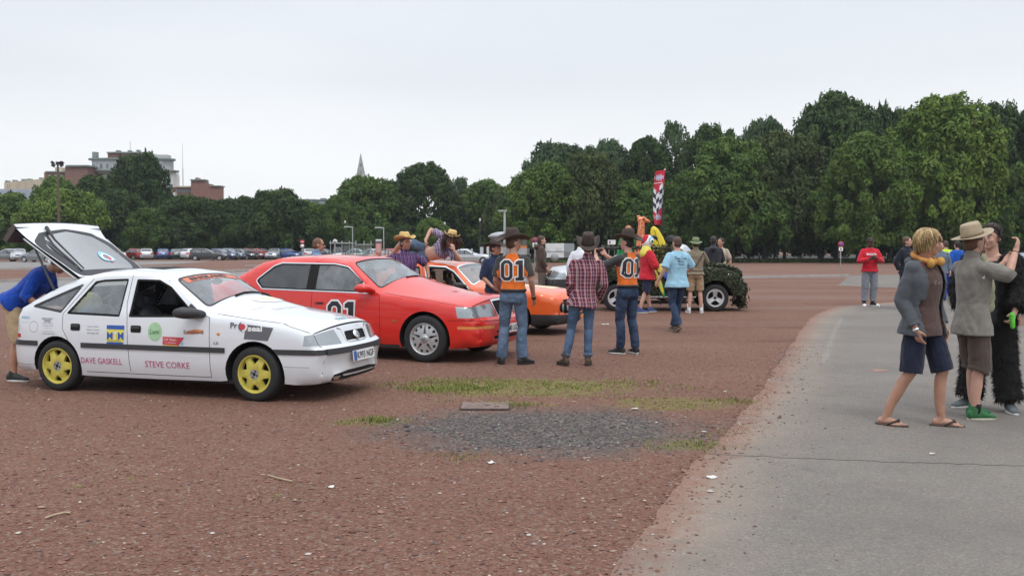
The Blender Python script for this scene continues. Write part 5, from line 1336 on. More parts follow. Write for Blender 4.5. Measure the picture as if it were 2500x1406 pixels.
# ---------------------------------------------------------------- orange coupe
P_ORANGE = paint('orange_paint', (.78, .120, .018), .32, dustamt=.04, coat=.8)
cap = base_car('orange_coupe', (1250, 818), -22, .83, 'orange classic coupe with black bumper and twin round headlights behind the red saloon')
ol = [(.45, .17, 0, .03, .06), (.80, .19, .03, .08, .08), (.86, .30, .03, .12, .10), (.865, .375, .02, .12, .10, 'btop'), (.83, .395, .01, .12, .10, 'hl0'), (.845, .585, .02, .10, .10, 'hl1'), (.79, .70, .05, .07, .09, 'hood'),
      (.45, .785, .3, .05, .06), (-.1, .826, .3, .05, .05), (-.80, .848, .05, .04, .16, 'cowl'), (-1.235, 1.225, .10, .05, .07, 'header'), (-1.50, 1.280, .25, .06, .03), (-1.95, 1.305, .3, .06, .03), (-2.35, 1.272, .25, .06, .03, 'roofend'),
      (-2.85, 1.09, .3, .05, .04), (-3.20, .94, .08, .05, .04, 'low'), (-3.34, .90, .05, .06, .04), (-3.38, .55, .05, .1, .05), (-3.40, .48, .02, .1, .05), (-3.36, .26, .04, .06, .05), (-3.1, .22, 0, .04, .04)]
AR = (-2.56, .30, .355, .20, .20); AF = (0, .30, .36, .18, .17)
ra, fa = arch_pts(*AR), arch_pts(*AF)
C_ = Shell(ol, ra + [(-1.3, .18)] + fa, [(-3.4, .72), (-2.6, .82), (-1.2, .835), (0, .825), (.5, .80), (.88, .76)], [(-3.4, .86), (-1, .80), (.9, .74)], .34)
w1 = fillet([(-1.70, .808), (-.835, .792), (-1.215, 1.13, .05), (-1.40, 1.215, .05), (-1.83, 1.232)], .02)
w2 = fillet([(-2.70, .86), (-1.82, .815), (-1.95, 1.225), (-2.25, 1.20, .1), (-2.55, 1.06, .1)], .03)
Fl = [(-.80, .80), (-.73, .76), (-.71, .45), (-.70, .22)]; Bl = [(-1.90, 1.25), (-1.77, .80), (-1.78, .45), (-1.76, .22)]
side_r = [dict(name='front_side_window', poly=inset(w1, .045), mat=M_GLASS, skip=True, glass=1), dict(name='quarter_window', poly=inset(w2, .03), mat=M_GLASS, off=-.01, part=1, glass=1),
          dict(name='window_frame', poly=inset(w1, .004), mat=M_BLACK, off=-.004), dict(name='window_frame', poly=w2, mat=M_BLACK, off=-.004), dict(name='window_trim', poly=inset(w1, -.016), mat=M_CHROME, off=.004),
          dict(name='gap', poly=line_poly(Bl, .007), mat=M_BLACK), dict(name='gap', poly=line_poly(Fl, .007), mat=M_BLACK),
          dict(name='bumper', poly=[(.33, .14), (1, .14), (1, .382), (.33, .382)], mat=M_TRIM, off=.004), dict(name='turn_signal', poly=rrect(.62, .31, .70, .35, .008), mat=I_ORANGE, off=.006), dict(name='bumper', poly=[(-4, .14), (-2.95, .14), (-2.95, .46), (-4, .46)], mat=M_TRIM, off=.004),
          dict(name='door', poly=[(-1.90, 1.25), (-1.40, 1.24), (-1.20, 1.15), (-.80, .80)] + Fl[1:] + Bl[::-1][:-1], mat=P_ORANGE, part=1)]
sv = C_.sv
wsg = fillet([(sv('cowl') + .02, -.79), (sv('header') - .015, -.79), (sv('header') - .015, .79), (sv('cowl') + .02, .79)], .10)
rwg = fillet([(sv('roofend') + .10, -.66), (sv('low') - .10, -.66), (sv('low') - .10, .66), (sv('roofend') + .10, .66)], .09)
top_r = [dict(name='windscreen', poly=inset(wsg, .03), mat=M_SCREEN, off=-.004, part=1), dict(name='screen_trim', poly=wsg, mat=M_CHROME, off=.004), dict(name='rear_window', poly=rwg, mat=M_GLASS, off=-.005, part=1),
         dict(name='front_bumper', poly=[(0, -.9), (sv('btop') + .004, -.9), (sv('btop') + .004, .9), (0, .9)], mat=M_TRIM, off=.004),
         dict(name='grille', poly=[(sv('hl0') - .01, -.64), (sv('hl1') + .06, -.62), (sv('hl1') + .06, .62), (sv('hl0') - .01, .64)], mat=M_BLACK, off=-.012, part=1),
         dict(name='bonnet_stripe', poly=rrect(sv('hood') + .25, -.30, sv('hood') + 1.15, .22, .05), mat=mk('faded_cream_paint', (.72, .55, .36), .4), off=.002)]
pt = shell_parts(cap, C_, P_ORANGE, side_r, top_r, .08); wheel_wells(cap, C_, [AR, AF])
interior(cap, -.60, -1.50, -2.25, .78, .22, .80, seatm=mat('tan_seat', (.22, .19, .15), .9))
mb = MB()
tp = C_.top(.0); q = lambda s, y: Vector(tp(np.array([[s, y]]))[0])
for y in (-.68, -.50, .50, .68):
    e = q(sv('hl0') + .115, y); hlr = empty('headlight', e + Vector((.0, 0, 0))); hlr.parent = cap
    mb = MB(); mb.lathe([(.086, -.05), (.086, .012), (.078, .020), (.072, .010)], axis='x', n=24); mb.build('bezel', M_BLACK, hlr)
    mb = MB(); mb.lathe([(.001, .022), (.04, .018), (.073, .008)], axis='x', n=24); mb.build('lens', M_LENS, hlr)
for y in (-.40, .40):
    e = q(sv('btop') - .07, y); mb = MB(); mb.smooth = False; mb.box(e + Vector((.012, 0, 0)), (.02, .18, .05)); mb.build('turn_signal', I_ORANGE, cap)
e = q(sv('btop') - .16, -.25); mb = MB(); mb.lathe([(.001, .02), (.05, .015), (.06, 0)], tuple(e), axis='x', n=16); mb.build('fog_lamp', M_CHROME, cap)
for sg in (-1, 1):
    mb = MB(); mb.loft([((-.95, sg * .78, .86), Vector((.05, 0, 0)), Vector((0, 0, .03))), ((-1.0, sg * .86, .88), Vector((.07, 0, 0)), Vector((0, 0, .055))), ((-1.05, sg * .97, .89), Vector((.06, 0, 0)), Vector((0, 0, .055))), ((-1.06, sg * 1.0, .89), Vector((.03, 0, 0)), Vector((0, 0, .03)))], 14); mb.build('wing_mirror', M_TRIM, cap)
tp = C_.top(.012); c0 = sv('cowl'); mb = MB(); mb.tube([q(c0 + .01, -.15) + Vector((0, 0, .01)), q(c0 + .03, .1) + Vector((0, 0, .012)), q(c0 + .05, .45) + Vector((0, 0, .014))], [.012, .010, .006], 6); mb.build('wiper', M_BLACK, cap)
side_poly(cap, 'handle', rrect(-1.70, .70, -1.55, .735, .01), C_, M_CHROME, -1, .012)
for x in (0, -2.56):
    for sg in (-1, 1): wheel(cap, 'wheel', (x, sg * .72, .30), sg, .302, .19, .185, simple_rim(M_SILVER))

# ---------------------------------------------------------------- cars of the car park and the silver hatchback share one builder
P_BASE = {k: paint(k + '_car_paint', c, .3, dustamt=.08, metal=mt_) for k, (c, mt_) in dict(silver=((.50, .52, .54), .35), white=((.72, .74, .76), 0), dark_red=((.22, .025, .03), .1), red=((.38, .03, .03), 0), blue=((.04, .09, .30), .1), navy=((.025, .045, .12), .1), grey=((.22, .24, .26), .3), black=((.02, .022, .026), .1), dark_green=((.02, .045, .04), .1), steel_blue=((.13, .18, .25), .25), pale_silver=((.62, .66, .68), .25)).items()}
def generic(kind, step=.17, old=False):
    """low detail car, nose at +x; origin under the middle"""
    if kind == 'hatch': roof = [(-.35 + 1.2 - .55, .96, .05, .05, .10, 'cowl'), (-.38, 1.36, .15, .06, .05, 'header'), (-.8, 1.42, .25, .06, .03), (-1.45, 1.38, .2, .06, .03, 'roofend'), (-1.82, .98, .1, .06, .05, 'low'), (-1.90, .90, .05, .08, .06)]; L0, L1 = -1.98, 1.95
    elif kind == 'estate': roof = [(.42, .96, .05, .05, .10, 'cowl'), (-.30, 1.38, .15, .06, .05, 'header'), (-.8, 1.45, .25, .06, .03), (-1.85, 1.43, .15, .06, .03, 'roofend'), (-2.15, .98, .1, .06, .05, 'low'), (-2.20, .90, .05, .08, .06)]; L0, L1 = -2.28, 2.15
    elif kind == 'mpv': roof = [(.75, 1.02, .05, .05, .10, 'cowl'), (-.05, 1.58, .15, .06, .05, 'header'), (-.6, 1.66, .25, .06, .03), (-1.75, 1.62, .15, .06, .03, 'roofend'), (-2.05, 1.08, .1, .06, .05, 'low'), (-2.10, .95, .05, .08, .06)]; L0, L1 = -2.18, 2.1
    else: roof = [(.50, .95, .05, .05, .10, 'cowl'), (-.18, 1.36, .15, .06, .05, 'header'), (-.6, 1.41, .25, .06, .03), (-1.12, 1.36, .15, .06, .03, 'roofend'), (-1.66, 1.01, .15, .06, .05, 'low'), (-2.10, .98, .05, .08, .06)]; L0, L1 = -2.25, 2.15
    hz = roof[0][1]; wf, wr = L1 - .80, L0 + .78
    ol = [(L1 - .25, .20, 0, .04, .06), (L1 - .06, .24, .03, .12, .10), (L1, .45, .03, .16, .12), (L1 - .02, .56, .02, .14, .12, 'btop'), (L1 - .06, .60, .01, .12, .12, 'hl0'), (L1 - .16, .74, .05, .10, .12, 'hood'), (L1 - .45, .83, .2, .08, .07), (roof[0][0] + .3, hz - .05, .2, .06, .06)] + roof + [(L0 + .03, .60, .05, .12, .06, 'rb'), (L0, .54, .02, .12, .06), (L0 + .02, .30, .04, .08, .06), (L0 + .12, .22, .03, .05, .05), (L0 + .3, .22, 0, .03, .03)]
    AR, AF = (wr, .30, .35, .22, .20), (wf, .30, .35, .20, .20)
    ra, fa = arch_pts(*AR, n=10), arch_pts(*AF, n=10)
    s = Shell(ol, ra + [(0, .20)] + fa, [(L0, .74), (L0 + .5, .83), (0, .86), (wf, .84), (L1, .76)], [(L0, hz - .06), (L1, .80)], .33)
    cw, hd, re, lo = roof[0], roof[1], next(r for r in roof if len(r) > 5 and r[5] == 'roofend'), next(r for r in roof if len(r) > 5 and r[5] == 'low')
    zt = min(hd[1], re[1]) - .085; zb = hz - .045
    W_ = fillet([(lo[0] + .26, zb), (cw[0] - .10, zb - .02), (hd[0] + .02, zt), (re[0] + .14, zt)], .04)
    xb = (W_[0][0] + cw[0]) / 2 - .05
    bl = lambda x: [(x - .04, 0), (x + .04, 0), (x + .04, 2), (x - .04, 2)]
    side_r = [dict(name='pillar', poly=bl(xb), mat=M_BLACK, off=-.004), ] if False else []
    side_r += [dict(name='side_window', poly=clip_x(inset(W_, .02), xb + .04, 9), mat=M_GLASS, off=-.008, part=1, glass=1), dict(name='side_window', poly=clip_x(inset(W_, .02), -9, xb - .04), mat=M_GLASS, off=-.008, part=1, glass=1), dict(name='seal', poly=W_, mat=M_BLACK, off=-.004),
              dict(name='rub', poly=[(wr + .36, .50), (wf - .36, .50), (wf - .36, .545), (wr + .36, .545)], mat=M_TRIM, off=.008), dict(name='gap', poly=line_poly([(xb, zb), (xb, .24)], .010), mat=M_BLACK), dict(name='gap', poly=line_poly([(cw[0] - .02, zb), (cw[0], .24)], .010), mat=M_BLACK), dict(name='gap', poly=line_poly([(wr + .42, zb), (wr + .40, .5)], .010), mat=M_BLACK),
              dict(name='lens', poly=[(L1 - .34, .61), (L1 + .1, .61), (L1 + .1, .73), (L1 - .30, .73)], mat=M_LENS, off=.003), dict(name='rear_lamp', poly=[(L0 - .1, .66), (L0 + .22, .66), (L0 + .24, .88), (L0 - .1, .88)], mat=I_RED, off=.003)]
    if old: side_r.insert(3, dict(name='bumper', poly=[(L1 - .8, .26), (L1 + .1, .26), (L1 + .1, .58), (L1 - .8, .58)], mat=M_TRIM, off=.012))
    v = s.sv
    B2 = lambda a, b_, y0, y1, r=.04: rrect(a, y0, b_, y1, r)
    wsg = B2(v('cowl') + .03, v('header') - .03, -.76, .76, .08); rwg = B2(v('roofend') + .05, v('low') - .04, -.72, .72, .08)
    top_r = [dict(name='windscreen', poly=inset(wsg, .02), mat=M_GLASS, off=-.005, part=1), dict(name='seal', poly=wsg, mat=M_BLACK), dict(name='rear_window', poly=inset(rwg, .02), mat=M_GLASS, off=-.005, part=1), dict(name='seal', poly=rwg, mat=M_BLACK),
             dict(name='headlight', poly=B2(v('hl0') + .01, v('hood') - .02, -.82, -.42, .02), mat=M_LENS, off=.003, part=1), dict(name='headlight', poly=B2(v('hl0') + .01, v('hood') - .02, .42, .82, .02), mat=M_LENS, off=.003, part=1),
             dict(name='grille', poly=B2(v('hl0') + .02, v('hood') - .03, -.34, .34, .02), mat=M_BLACK, off=-.005), dict(name='intake', poly=B2(.30, .40, -.5, .5, .02), mat=M_BLACK, off=-.004), dict(name='strip', poly=B2(v('btop') - .06, v('btop') - .01, -.8, .8, .0), mat=M_TRIM, off=.006),
             dict(name='number_plate', poly=B2(v('btop') - .20, v('btop') - .09, -.26, .26, .0), mat=M_WHITE, off=.006), dict(name='tail_light', poly=B2(v('rb') - .28, v('rb') - .06, -.82, -.60, .02), mat=I_RED, off=.003, part=1), dict(name='tail_light', poly=B2(v('rb') - .28, v('rb') - .06, .60, .82, .02), mat=I_RED, off=.003, part=1),
             dict(name='number_plate', poly=B2(v('rb') - .22, v('rb') - .11, -.26, .26, .0), mat=M_WHITE, off=.006), dict(name='strip', poly=B2(v('rb') + .02, v('rb') + .09, -.8, .8, .0), mat=M_TRIM, off=.006)]
    if old: top_r = top_r[:6] + [dict(name='red_fog_lamp', poly=B2(.18, .27, a, a + .3, .01), mat=I_RED, off=.018) for a in (-.72, .42)] + [dict(name='bumper', poly=B2(.04, v('btop') + .01, -.8, .8, 0), mat=M_TRIM, off=.012)] + top_r[6:]
    root = empty('parked_car', (0, -500, 0), 0, 'x', 'car')
    pt = shell_parts(root, s, P_BASE['silver'], side_r, top_r, step, lining=False)
    wheel_wells(root, s, [AR, AF], .25)
    interior(root, cw[0] + .1, -.05, -1.05, .80, .25, hz - .06)
    mb = MB()
    for sg in (-1, 1): mb = MB(); mb.ell((cw[0] - .16, sg * .93, hz + .03), (.07, .11, .06)); mb.build('wing_mirror', M_TRIM, root)
    for x in (wf, wr):
        for sg in (-1, 1): wheel(root, 'wheel', (x, sg * .73, .30), sg, .302, .18, .20, simple_rim(M_SILVER))
    root['body_len'] = L1 - L0
    return root
PROTO = {k: generic(k) for k in ('hatch', 'estate', 'mpv', 'saloon')}
PUSED = set()
def parked(kind, px, py, deg, paintname, label, scale=1.0, group='cars parked in the car park', Y=None):
    src = PROTO[kind]
    if kind not in PUSED: PUSED.add(kind); r_ = src
    else: r_ = copy_tree(src)
    p = ground(px, py) if Y is None else Vector((at(px, 600, Y).x, Y, gz(Y)))
    r_.location = p; r_.rotation_euler = (0, 0, R(deg)); r_.scale = (scale,) * 3; tag(r_, label, 'car', group)
    for ch in r_.children:
        if ch.name.split('.')[0] == 'body': ch.material_slots[0].link = 'OBJECT'; ch.material_slots[0].material = P_BASE[paintname]
    return r_
CARS = [('hatch', 4, 638, 200, 'grey', 'grey hatchback cut by the left edge of the photo'), ('hatch', 45, 638, -65, 'silver', 'silver hatchback facing the field, left of the grey people carrier'), ('mpv', 98, 640, 168, 'grey', 'grey people carrier just left of the raised tailgate'),
        ('saloon', 190, 652, 176, 'white', 'added white car standing in for a reflection in the raised tailgate glass, nearer one'), ('saloon', 255, 640, 170, 'white', 'added white car standing in for a reflection in the raised tailgate glass, farther one'),  # both white cars are added in place of a reflection in the glass
        ('hatch', 318, 634, 160, 'dark_red', 'dark red hatchback, first right of the raised tailgate'), ('hatch', 358, 634, 110, 'silver', 'silver hatchback with its back to us beside the dark red one'), ('hatch', 397, 633, 112, 'blue', 'blue hatchback with its back to us'), ('hatch', 432, 633, 105, 'dark_green', 'dark green hatchback between the blue and the white one'),
        ('hatch', 470, 633, 70, 'white', 'white hatchback left of the long black estate'), ('estate', 512, 636, 2, 'black', 'long black estate car seen side on'), ('hatch', 548, 635, -25, 'navy', 'navy hatchback tucked behind the black estate'),
        ('estate', 572, 634, -40, 'steel_blue', 'steel blue estate car between the navy and dark grey cars'), ('hatch', 598, 634, -30, 'black', 'black hatchback left of the dark red estate'), ('estate', 620, 633, -35, 'dark_red', 'dark red estate car beside the black hatchback'), ('hatch', 645, 633, -35, 'red', 'bright red hatchback, next to the dark red estate'),
        ('hatch', 668, 633, -88, 'pale_silver', 'pale silver hatchback facing straight at the field'), ('hatch', 710, 633, -35, 'blue', 'bright blue hatchback left of the balding man'), ('hatch', 746, 633, 120, 'silver', 'silver hatchback just left of the balding man'),
        ('hatch', 800, 634, -20, 'black', 'black hatchback just right of the balding man'), ('mpv', 826, 632, -80, 'grey', 'grey people carrier right of the black hatchback'), ('saloon', 856, 636, 186, 'pale_silver', 'pale silver saloon in front of the bus shelter'), ('saloon', 893, 637, 200, 'silver', 'silver saloon parked beside the pale silver one'),
        ('estate', 870, 629, 175, 'black', 'dark estate car behind the two silver saloons'), ('saloon', 918, 634, 150, 'pale_silver', 'silver car under the red information totem'), ('hatch', 946, 635, 140, 'red', 'reddish car half hidden by the purple plaid man'),
        ('saloon', 1148, 643, -6, 'silver', 'silver saloon side on behind the lying man elbow'), ('saloon', 1085, 640, 5, 'pale_silver', 'pale silver car hidden behind the lying man'), ('hatch', 1128, 628, 10, 'white', 'white car behind the silver saloon, left one'), ('hatch', 1150, 629, 10, 'grey', 'grey car behind the silver saloon, right one')]
for c_ in CARS: parked(*c_)
parked('hatch', 2520, 668, 75, 'steel_blue', 'steel blue car at the right edge behind the black furry suit', 1.0, 'cars parked on the asphalt', Y=30)

# silver hatchback facing left behind the plaid shirt man
sil = generic('hatch', .12, True); p = at(1420, 690, 28.6); sil.location = (p.x + 1.22, 28.6, gz(28.6)); sil.rotation_euler = (0, 0, R(186)); sil.scale = (1.12, 1.12, 1.2); sil.name = 'silver_hatchback'
tag(sil, 'old silver hatchback facing left behind the man in the red plaid shirt', 'car')
for ch in sil.children:
    if ch.name.startswith('body'): ch.material_slots[0].link = 'OBJECT'; ch.material_slots[0].material = P_BASE['silver']

# ---------------------------------------------------------------- camouflaged off-roader
P_OLIVE = paint('olive_paint', (.045, .05, .03), .6, dustamt=.3)
jp = base_car('camouflaged_offroader', (1745, 760), -2, .72, 'open off-roader covered in leafy camouflage netting with silver three spoke wheels')
ol = [(.35, .38, 0, .04, .06), (.66, .40, .03, .06, .08), (.74, .46, .02, .08, .10), (.74, .62, .02, .08, .10, 'btop'), (.66, .66, .02, .08, .08, 'hl0'), (.62, .92, .07, .08, .08, 'hood'), (.25, 1.06, .2, .10, .05), (-.35, 1.11, .15, .10, .05), (-.72, 1.11, .05, .04, .03, 'cowl'), (-1.0, 1.53, .05, .04, .03, 'header'),
      (-1.15, 1.56, .04, .04, .02, 'rf'), (-1.25, 1.10, .04, .04, .02, 'rb0'), (-2.0, 1.08, .1, .06, .02), (-2.85, 1.08, .05, .06, .03, 'low'), (-2.95, .95, .05, .06, .04), (-2.98, .46, .05, .08, .05), (-2.9, .40, .03, .05, .05), (-2.7, .38, 0, .03, .03)]
AR, AF = (-2.42, .335, .44, .40, .38), (0, .335, .44, .38, .38)
J_ = Shell(ol, arch_pts(*AR) + [(-1.2, .34)] + arch_pts(*AF), [(-3, .70), (-2, .76), (0, .76), (.8, .68)], [(-3, 1.0), (.8, 1.0)], .22)
v = J_.sv
pt = shell_parts(jp, J_, P_OLIVE, [dict(name='side_window', poly=[(-1.12, 1.13), (-.80, 1.13), (-1.0, 1.46), (-1.10, 1.46)], mat=M_GLASS, skip=True, glass=1)],
     [dict(name='windscreen', poly=rrect(v('cowl') + .04, -.7, v('header') - .05, .7, .04), mat=M_GLASS, off=-.004, part=1), dict(name='opening', poly=[(v('rf') + .02, -.74), (v('low') - .06, -.74), (v('low') - .06, .74), (v('rf') + .02, .74)], mat=M_BLACK, skip=True),
      dict(name='bumper', poly=[(0, -.9), (v('btop'), -.9), (v('btop'), .9), (0, .9)], mat=M_TRIM)], .09)
wheel_wells(jp, J_, [AR, AF]); mb = MB(); mb.smooth = False; mb.box((-1.2, 0, .50), (2.9, 1.3, .06)); mb.build('floor_pan', M_DARK, jp)
mb = MB()
for sg in (-1, 1): mb.tube([(-2.1, sg * .74, .36), (-.5, sg * .74, .36)], .045, 8)
mb.build('side_step', M_CHROME, jp)
mb = MB()
for x in (-1.75, -2.7): mb.tube([(x, -.68, 1.0), (x, -.66, 1.50), (x, -.55, 1.60), (x, .55, 1.60), (x, .66, 1.5), (x, .68, 1.0)], .03, 8, round_ends=False)
mb.tube([(-1.08, -.62, 1.55), (-1.75, -.62, 1.56), (-2.7, -.62, 1.56)], .03, 8); mb.tube([(-1.08, .62, 1.55), (-1.75, .62, 1.56), (-2.7, .62, 1.56)], .03, 8)
mb.build('roll_bar', M_TRIM, jp)
def jrim(wroot, rr, h):
    hs = []
    for k in range(3):
        a = 2 * PI * k / 3 + PI / 6; pts = [(.30, -.12), (.45, -.30), (.62, -.52), (.80, -.30), (.87, 0), (.80, .30), (.62, .52), (.45, .30), (.30, .12)]; c, s_ = math.cos(a), math.sin(a)
        hs.append([(rr * (u * c - w_ * s_), rr * (u * s_ + w_ * c)) for u, w_ in pts])
    disc_rim(wroot, rr, h, hs, mat('silver_wheel', (.56, .57, .58), .35, .55), lambda r: .01 - .05 * max(0, .8 - r), [(.001, h * .86), (rr * .16, h * .86 - .01), (rr * .17, h * .86 - .04)], M_TRIM)
for x in (0, -2.42):
    for sg in (-1, 1): wheel(jp, 'wheel', (x, sg * .66, .335), sg, .336, .25, .215, jrim)
# netting: leaf scraps over bonnet, sides, screen frame and nose, with ragged hanging edges
def scraps(name, pts, nrm, size, parent, mts, hang=.5):
    n = len(pts); V = np.zeros((n, 4, 3)); r = np.random.default_rng(4)
    nn = nrm + r.normal(0, .55, (n, 3)); nn /= np.linalg.norm(nn, axis=1)[:, None]
    t = np.cross(nn, r.normal(0, 1, (n, 3))); t /= np.linalg.norm(t, axis=1)[:, None]; u = np.cross(nn, t); s = size * r.uniform(.5, 1.4, (n, 1))
    p = pts + nrm * r.uniform(0, .05, (n, 1)); p[:, 2] -= r.uniform(0, .03, n) * hang
    V = np.stack([p - t * s, p + u * s * .6, p + t * s, p - u * s * .6], 1).reshape(-1, 3)
    me = np_mesh(name, V, np.arange(n * 4).reshape(-1, 4), r.integers(0, len(mts), n)); o = link(name, me, mts, parent); return o
r = np.random.default_rng(3); Q = []; Nn = []
for sg in (-1, 1):
    U = np.stack([r.uniform(-2.95, .72, 5200), r.uniform(.40, 1.10, 5200)], 1)
    keep = (np.hypot(U[:, 0], U[:, 1] - .335) > .42) & (np.hypot(U[:, 0] + 2.42, U[:, 1] - .335) > .42) & pip(U, J_.outer); U = U[keep]
    Q.append(J_.side(sg, .02)(U)); Nn.append(np.tile([0, sg, .2], (len(U), 1)))
U = np.stack([r.uniform(v('btop') - .2, v('cowl') + .03, 4200), r.uniform(-.8, .8, 4200)], 1); Q.append(J_.top(.02)(U)); Nn.append(np.tile([.4, 0, .9], (len(U), 1)))
U = np.stack([r.uniform(-2.75, -1.05, 1600), r.uniform(-.7, .7, 1600), 1.57 + r.normal(0, .03, 1600)], 1); U = U[(np.abs(U[:, 1]) > .5) | (U[:, 0] > -1.25)]; Q.append(U); Nn.append(np.tile([0, 0, 1.], (len(U), 1)))
U = np.stack([r.uniform(-1.75, -1.0, 1100), np.where(r.random(1100) < .5, -.68, .68), r.uniform(1.08, 1.56, 1100)], 1); Q.append(U); Nn.append(np.stack([np.zeros(1100), np.sign(U[:, 1]), np.zeros(1100)], 1))
U = np.stack([.70 + r.normal(0, .06, 900), r.uniform(-.75, .75, 900), r.uniform(.08, .55, 900) ** 1.0], 1); Q.append(U); Nn.append(np.tile([1., 0, 0], (900, 1)))
M_N = [mat('net_dark', (.022, .028, .014), .9), mat('net_olive', (.045, .055, .025), .9), mat('net_brown', (.05, .042, .026), .9), mat('net_green', (.04, .065, .025), .9)]
scraps('camouflage_net', np.concatenate(Q), np.concatenate(Nn), .040, jp, M_N)
mb = MB(); mb.smooth = False
tp = J_.top(.05)
for k in range(5):
    p = Vector(tp(np.array([[v('hood') + .12 + .10 * k, -.15]]))[0]); mb.box(p, (.06, .55, .015))
mb.build('bonnet_slats', mat('pale_olive_paint', (.30, .33, .24), .6), jp)
for y in (-.48, .48):
    mb = MB(); mb.lathe([(.001, .05), (.06, .04), (.085, .01), (.085, -.04)], (.685, y, .78), axis='x', n=18); mb.build('headlight', M_LENS, jp)
mb = MB(); mb.ell((.36, -.70, .90), (.09, .03, .07)); mb.build('side_lamp', M_CHROME, jp)
# ---------------------------------------------------------------- people
def fabric(name, c, var=.14, scale=14, rough=.9, c2=None):
    if name in _mc: return _mc[name]
    m, nt, b = sh(name); v = coords(nt); f = noise(nt, scale, v, 4, .6)
    nt.links.new(ramp(nt, f, [(.3, c2 or [k * (1 - var) for k in c]), (.7, [min(1, k * (1 + var)) for k in c])]), b.inputs['Base Color'])
    b.inputs['Roughness'].default_value = rough; b.inputs['Specular IOR Level'].default_value = .2; b.inputs['Sheen Weight'].default_value = .15
    bump(nt, b, mth(nt, 'ADD', noise(nt, 9, v, 3), mth(nt, 'MULTIPLY', noise(nt, 120, v, 2), .15)), .35, .03)
    _mc[name] = m; return m
def denim(name, c):
    if name in _mc: return _mc[name]
    m, nt, b = sh(name); v = coords(nt)
    f = noise(nt, 4.5, v, 4, .6); g_ = noise(nt, 120, v, 2)
    o = mixc(nt, ramp(nt, f, [(.42, 0), (.68, .8)]), c, [min(1, k * 1.9 + .03) for k in c]); o = mixc(nt, mth(nt, 'MULTIPLY', g_, .35), o, [k * .5 for k in c])
    nt.links.new(o, b.inputs['Base Color']); b.inputs['Roughness'].default_value = .9; b.inputs['Specular IOR Level'].default_value = .15
    bump(nt, b, mth(nt, 'ADD', noise(nt, 10, v, 3), mth(nt, 'MULTIPLY', g_, .1)), .5, .03)
    _mc[name] = m; return m
def plaid(name, base, dark, light, warm, freq):
    """woven check from crossed stripes in the shirt's own space"""
    if name in _mc: return _mc[name]
    m, nt, b = sh(name); v = coords(nt); s = nd(nt, 'ShaderNodeSeparateXYZ'); nt.links.new(v, s.inputs[0])
    def stripes(val, f, stops, ph=0):
        return ramp(nt, mth(nt, 'FRACT', mth(nt, 'ADD', mth(nt, 'MULTIPLY', val, f), ph)), stops, 'CONSTANT')
    wx = mth(nt, 'ADD', s.outputs['X'], mth(nt, 'MULTIPLY', s.outputs['Y'], .5))
    K = [(0, 0), (.10, 1), (.17, 0), (.24, 1), (.30, 0), (.55, .35), (.70, 0)]
    Kz = [(0, 0), (.12, 1), (.20, 0), (.50, .35), (.66, 0)]
    a, z = stripes(wx, freq, K), stripes(s.outputs['Z'], freq * .9, Kz)
    d1, d2 = stripes(wx, freq, [(0, 0), (.32, 1), (.52, 0), (.72, 1), (.95, 0)]), stripes(s.outputs['Z'], freq * .9, [(0, 0), (.24, 1), (.46, 0), (.70, 1), (.94, 0)])
    o = mixc(nt, mth(nt, 'MULTIPLY', mth(nt, 'ADD', d1, d2), .45), base, dark)
    o = mixc(nt, mth(nt, 'MULTIPLY', z, .5), o, warm); o = mixc(nt, mth(nt, 'MULTIPLY', a, .62), o, light); o = mixc(nt, mth(nt, 'MULTIPLY', z, .30), o, light)
    nt.links.new(o, b.inputs['Base Color']); b.inputs['Roughness'].default_value = .9; b.inputs['Specular IOR Level'].default_value = .2
    bump(nt, b, noise(nt, 9, v, 3), .4, .03); _mc[name] = m; return m
def skin_m(name, c):
    if name in _mc: return _mc[name]
    m, nt, b = sh(name); v = coords(nt)
    nt.links.new(ramp(nt, noise(nt, 12, v, 3), [(.3, [c[0] * .9, c[1] * .82, c[2] * .8]), (.7, c)]), b.inputs['Base Color'])
    b.inputs['Roughness'].default_value = .55; b.inputs['Subsurface Weight'].default_value = .12; b.inputs['Subsurface Scale'].default_value = .01; b.inputs['Subsurface Radius'].default_value = (1, .35, .2)
    _mc[name] = m; return m
def hair_m(name, c, c2=None):
    if name in _mc: return _mc[name]
    m, nt, b = sh(name); g_ = nt.nodes.new('ShaderNodeNewGeometry'); v = coords(nt)
    t = mth(nt, 'ADD', mth(nt, 'MULTIPLY', g_.outputs['Random Per Island'], .5), mth(nt, 'MULTIPLY', noise(nt, 55, v, 3, .7), .5))
    nt.links.new(ramp(nt, t, [(.2, [k * .5 for k in c]), (.5, c), (.8, c2 or [min(1, k * 1.7) for k in c])]), b.inputs['Base Color']); b.inputs['Roughness'].default_value = .6
    bump(nt, b, noise(nt, 70, v, 3), .8, .01); _mc[name] = m; return m
SK = skin_m('light_skin', (.55, .33, .25)); SK_T = skin_m('tanned_skin', (.44, .245, .17)); SK_D = skin_m('dark_skin', (.075, .038, .026))
M_EYE = mat('eye_white', (.42, .40, .38), .3, var=.02); M_IRIS = mat('iris', (.03, .022, .018), .2); M_LIP = mat('lips', (.38, .15, .12), .5)
M_SOLE = mat('shoe_sole', (.55, .55, .53), .8)

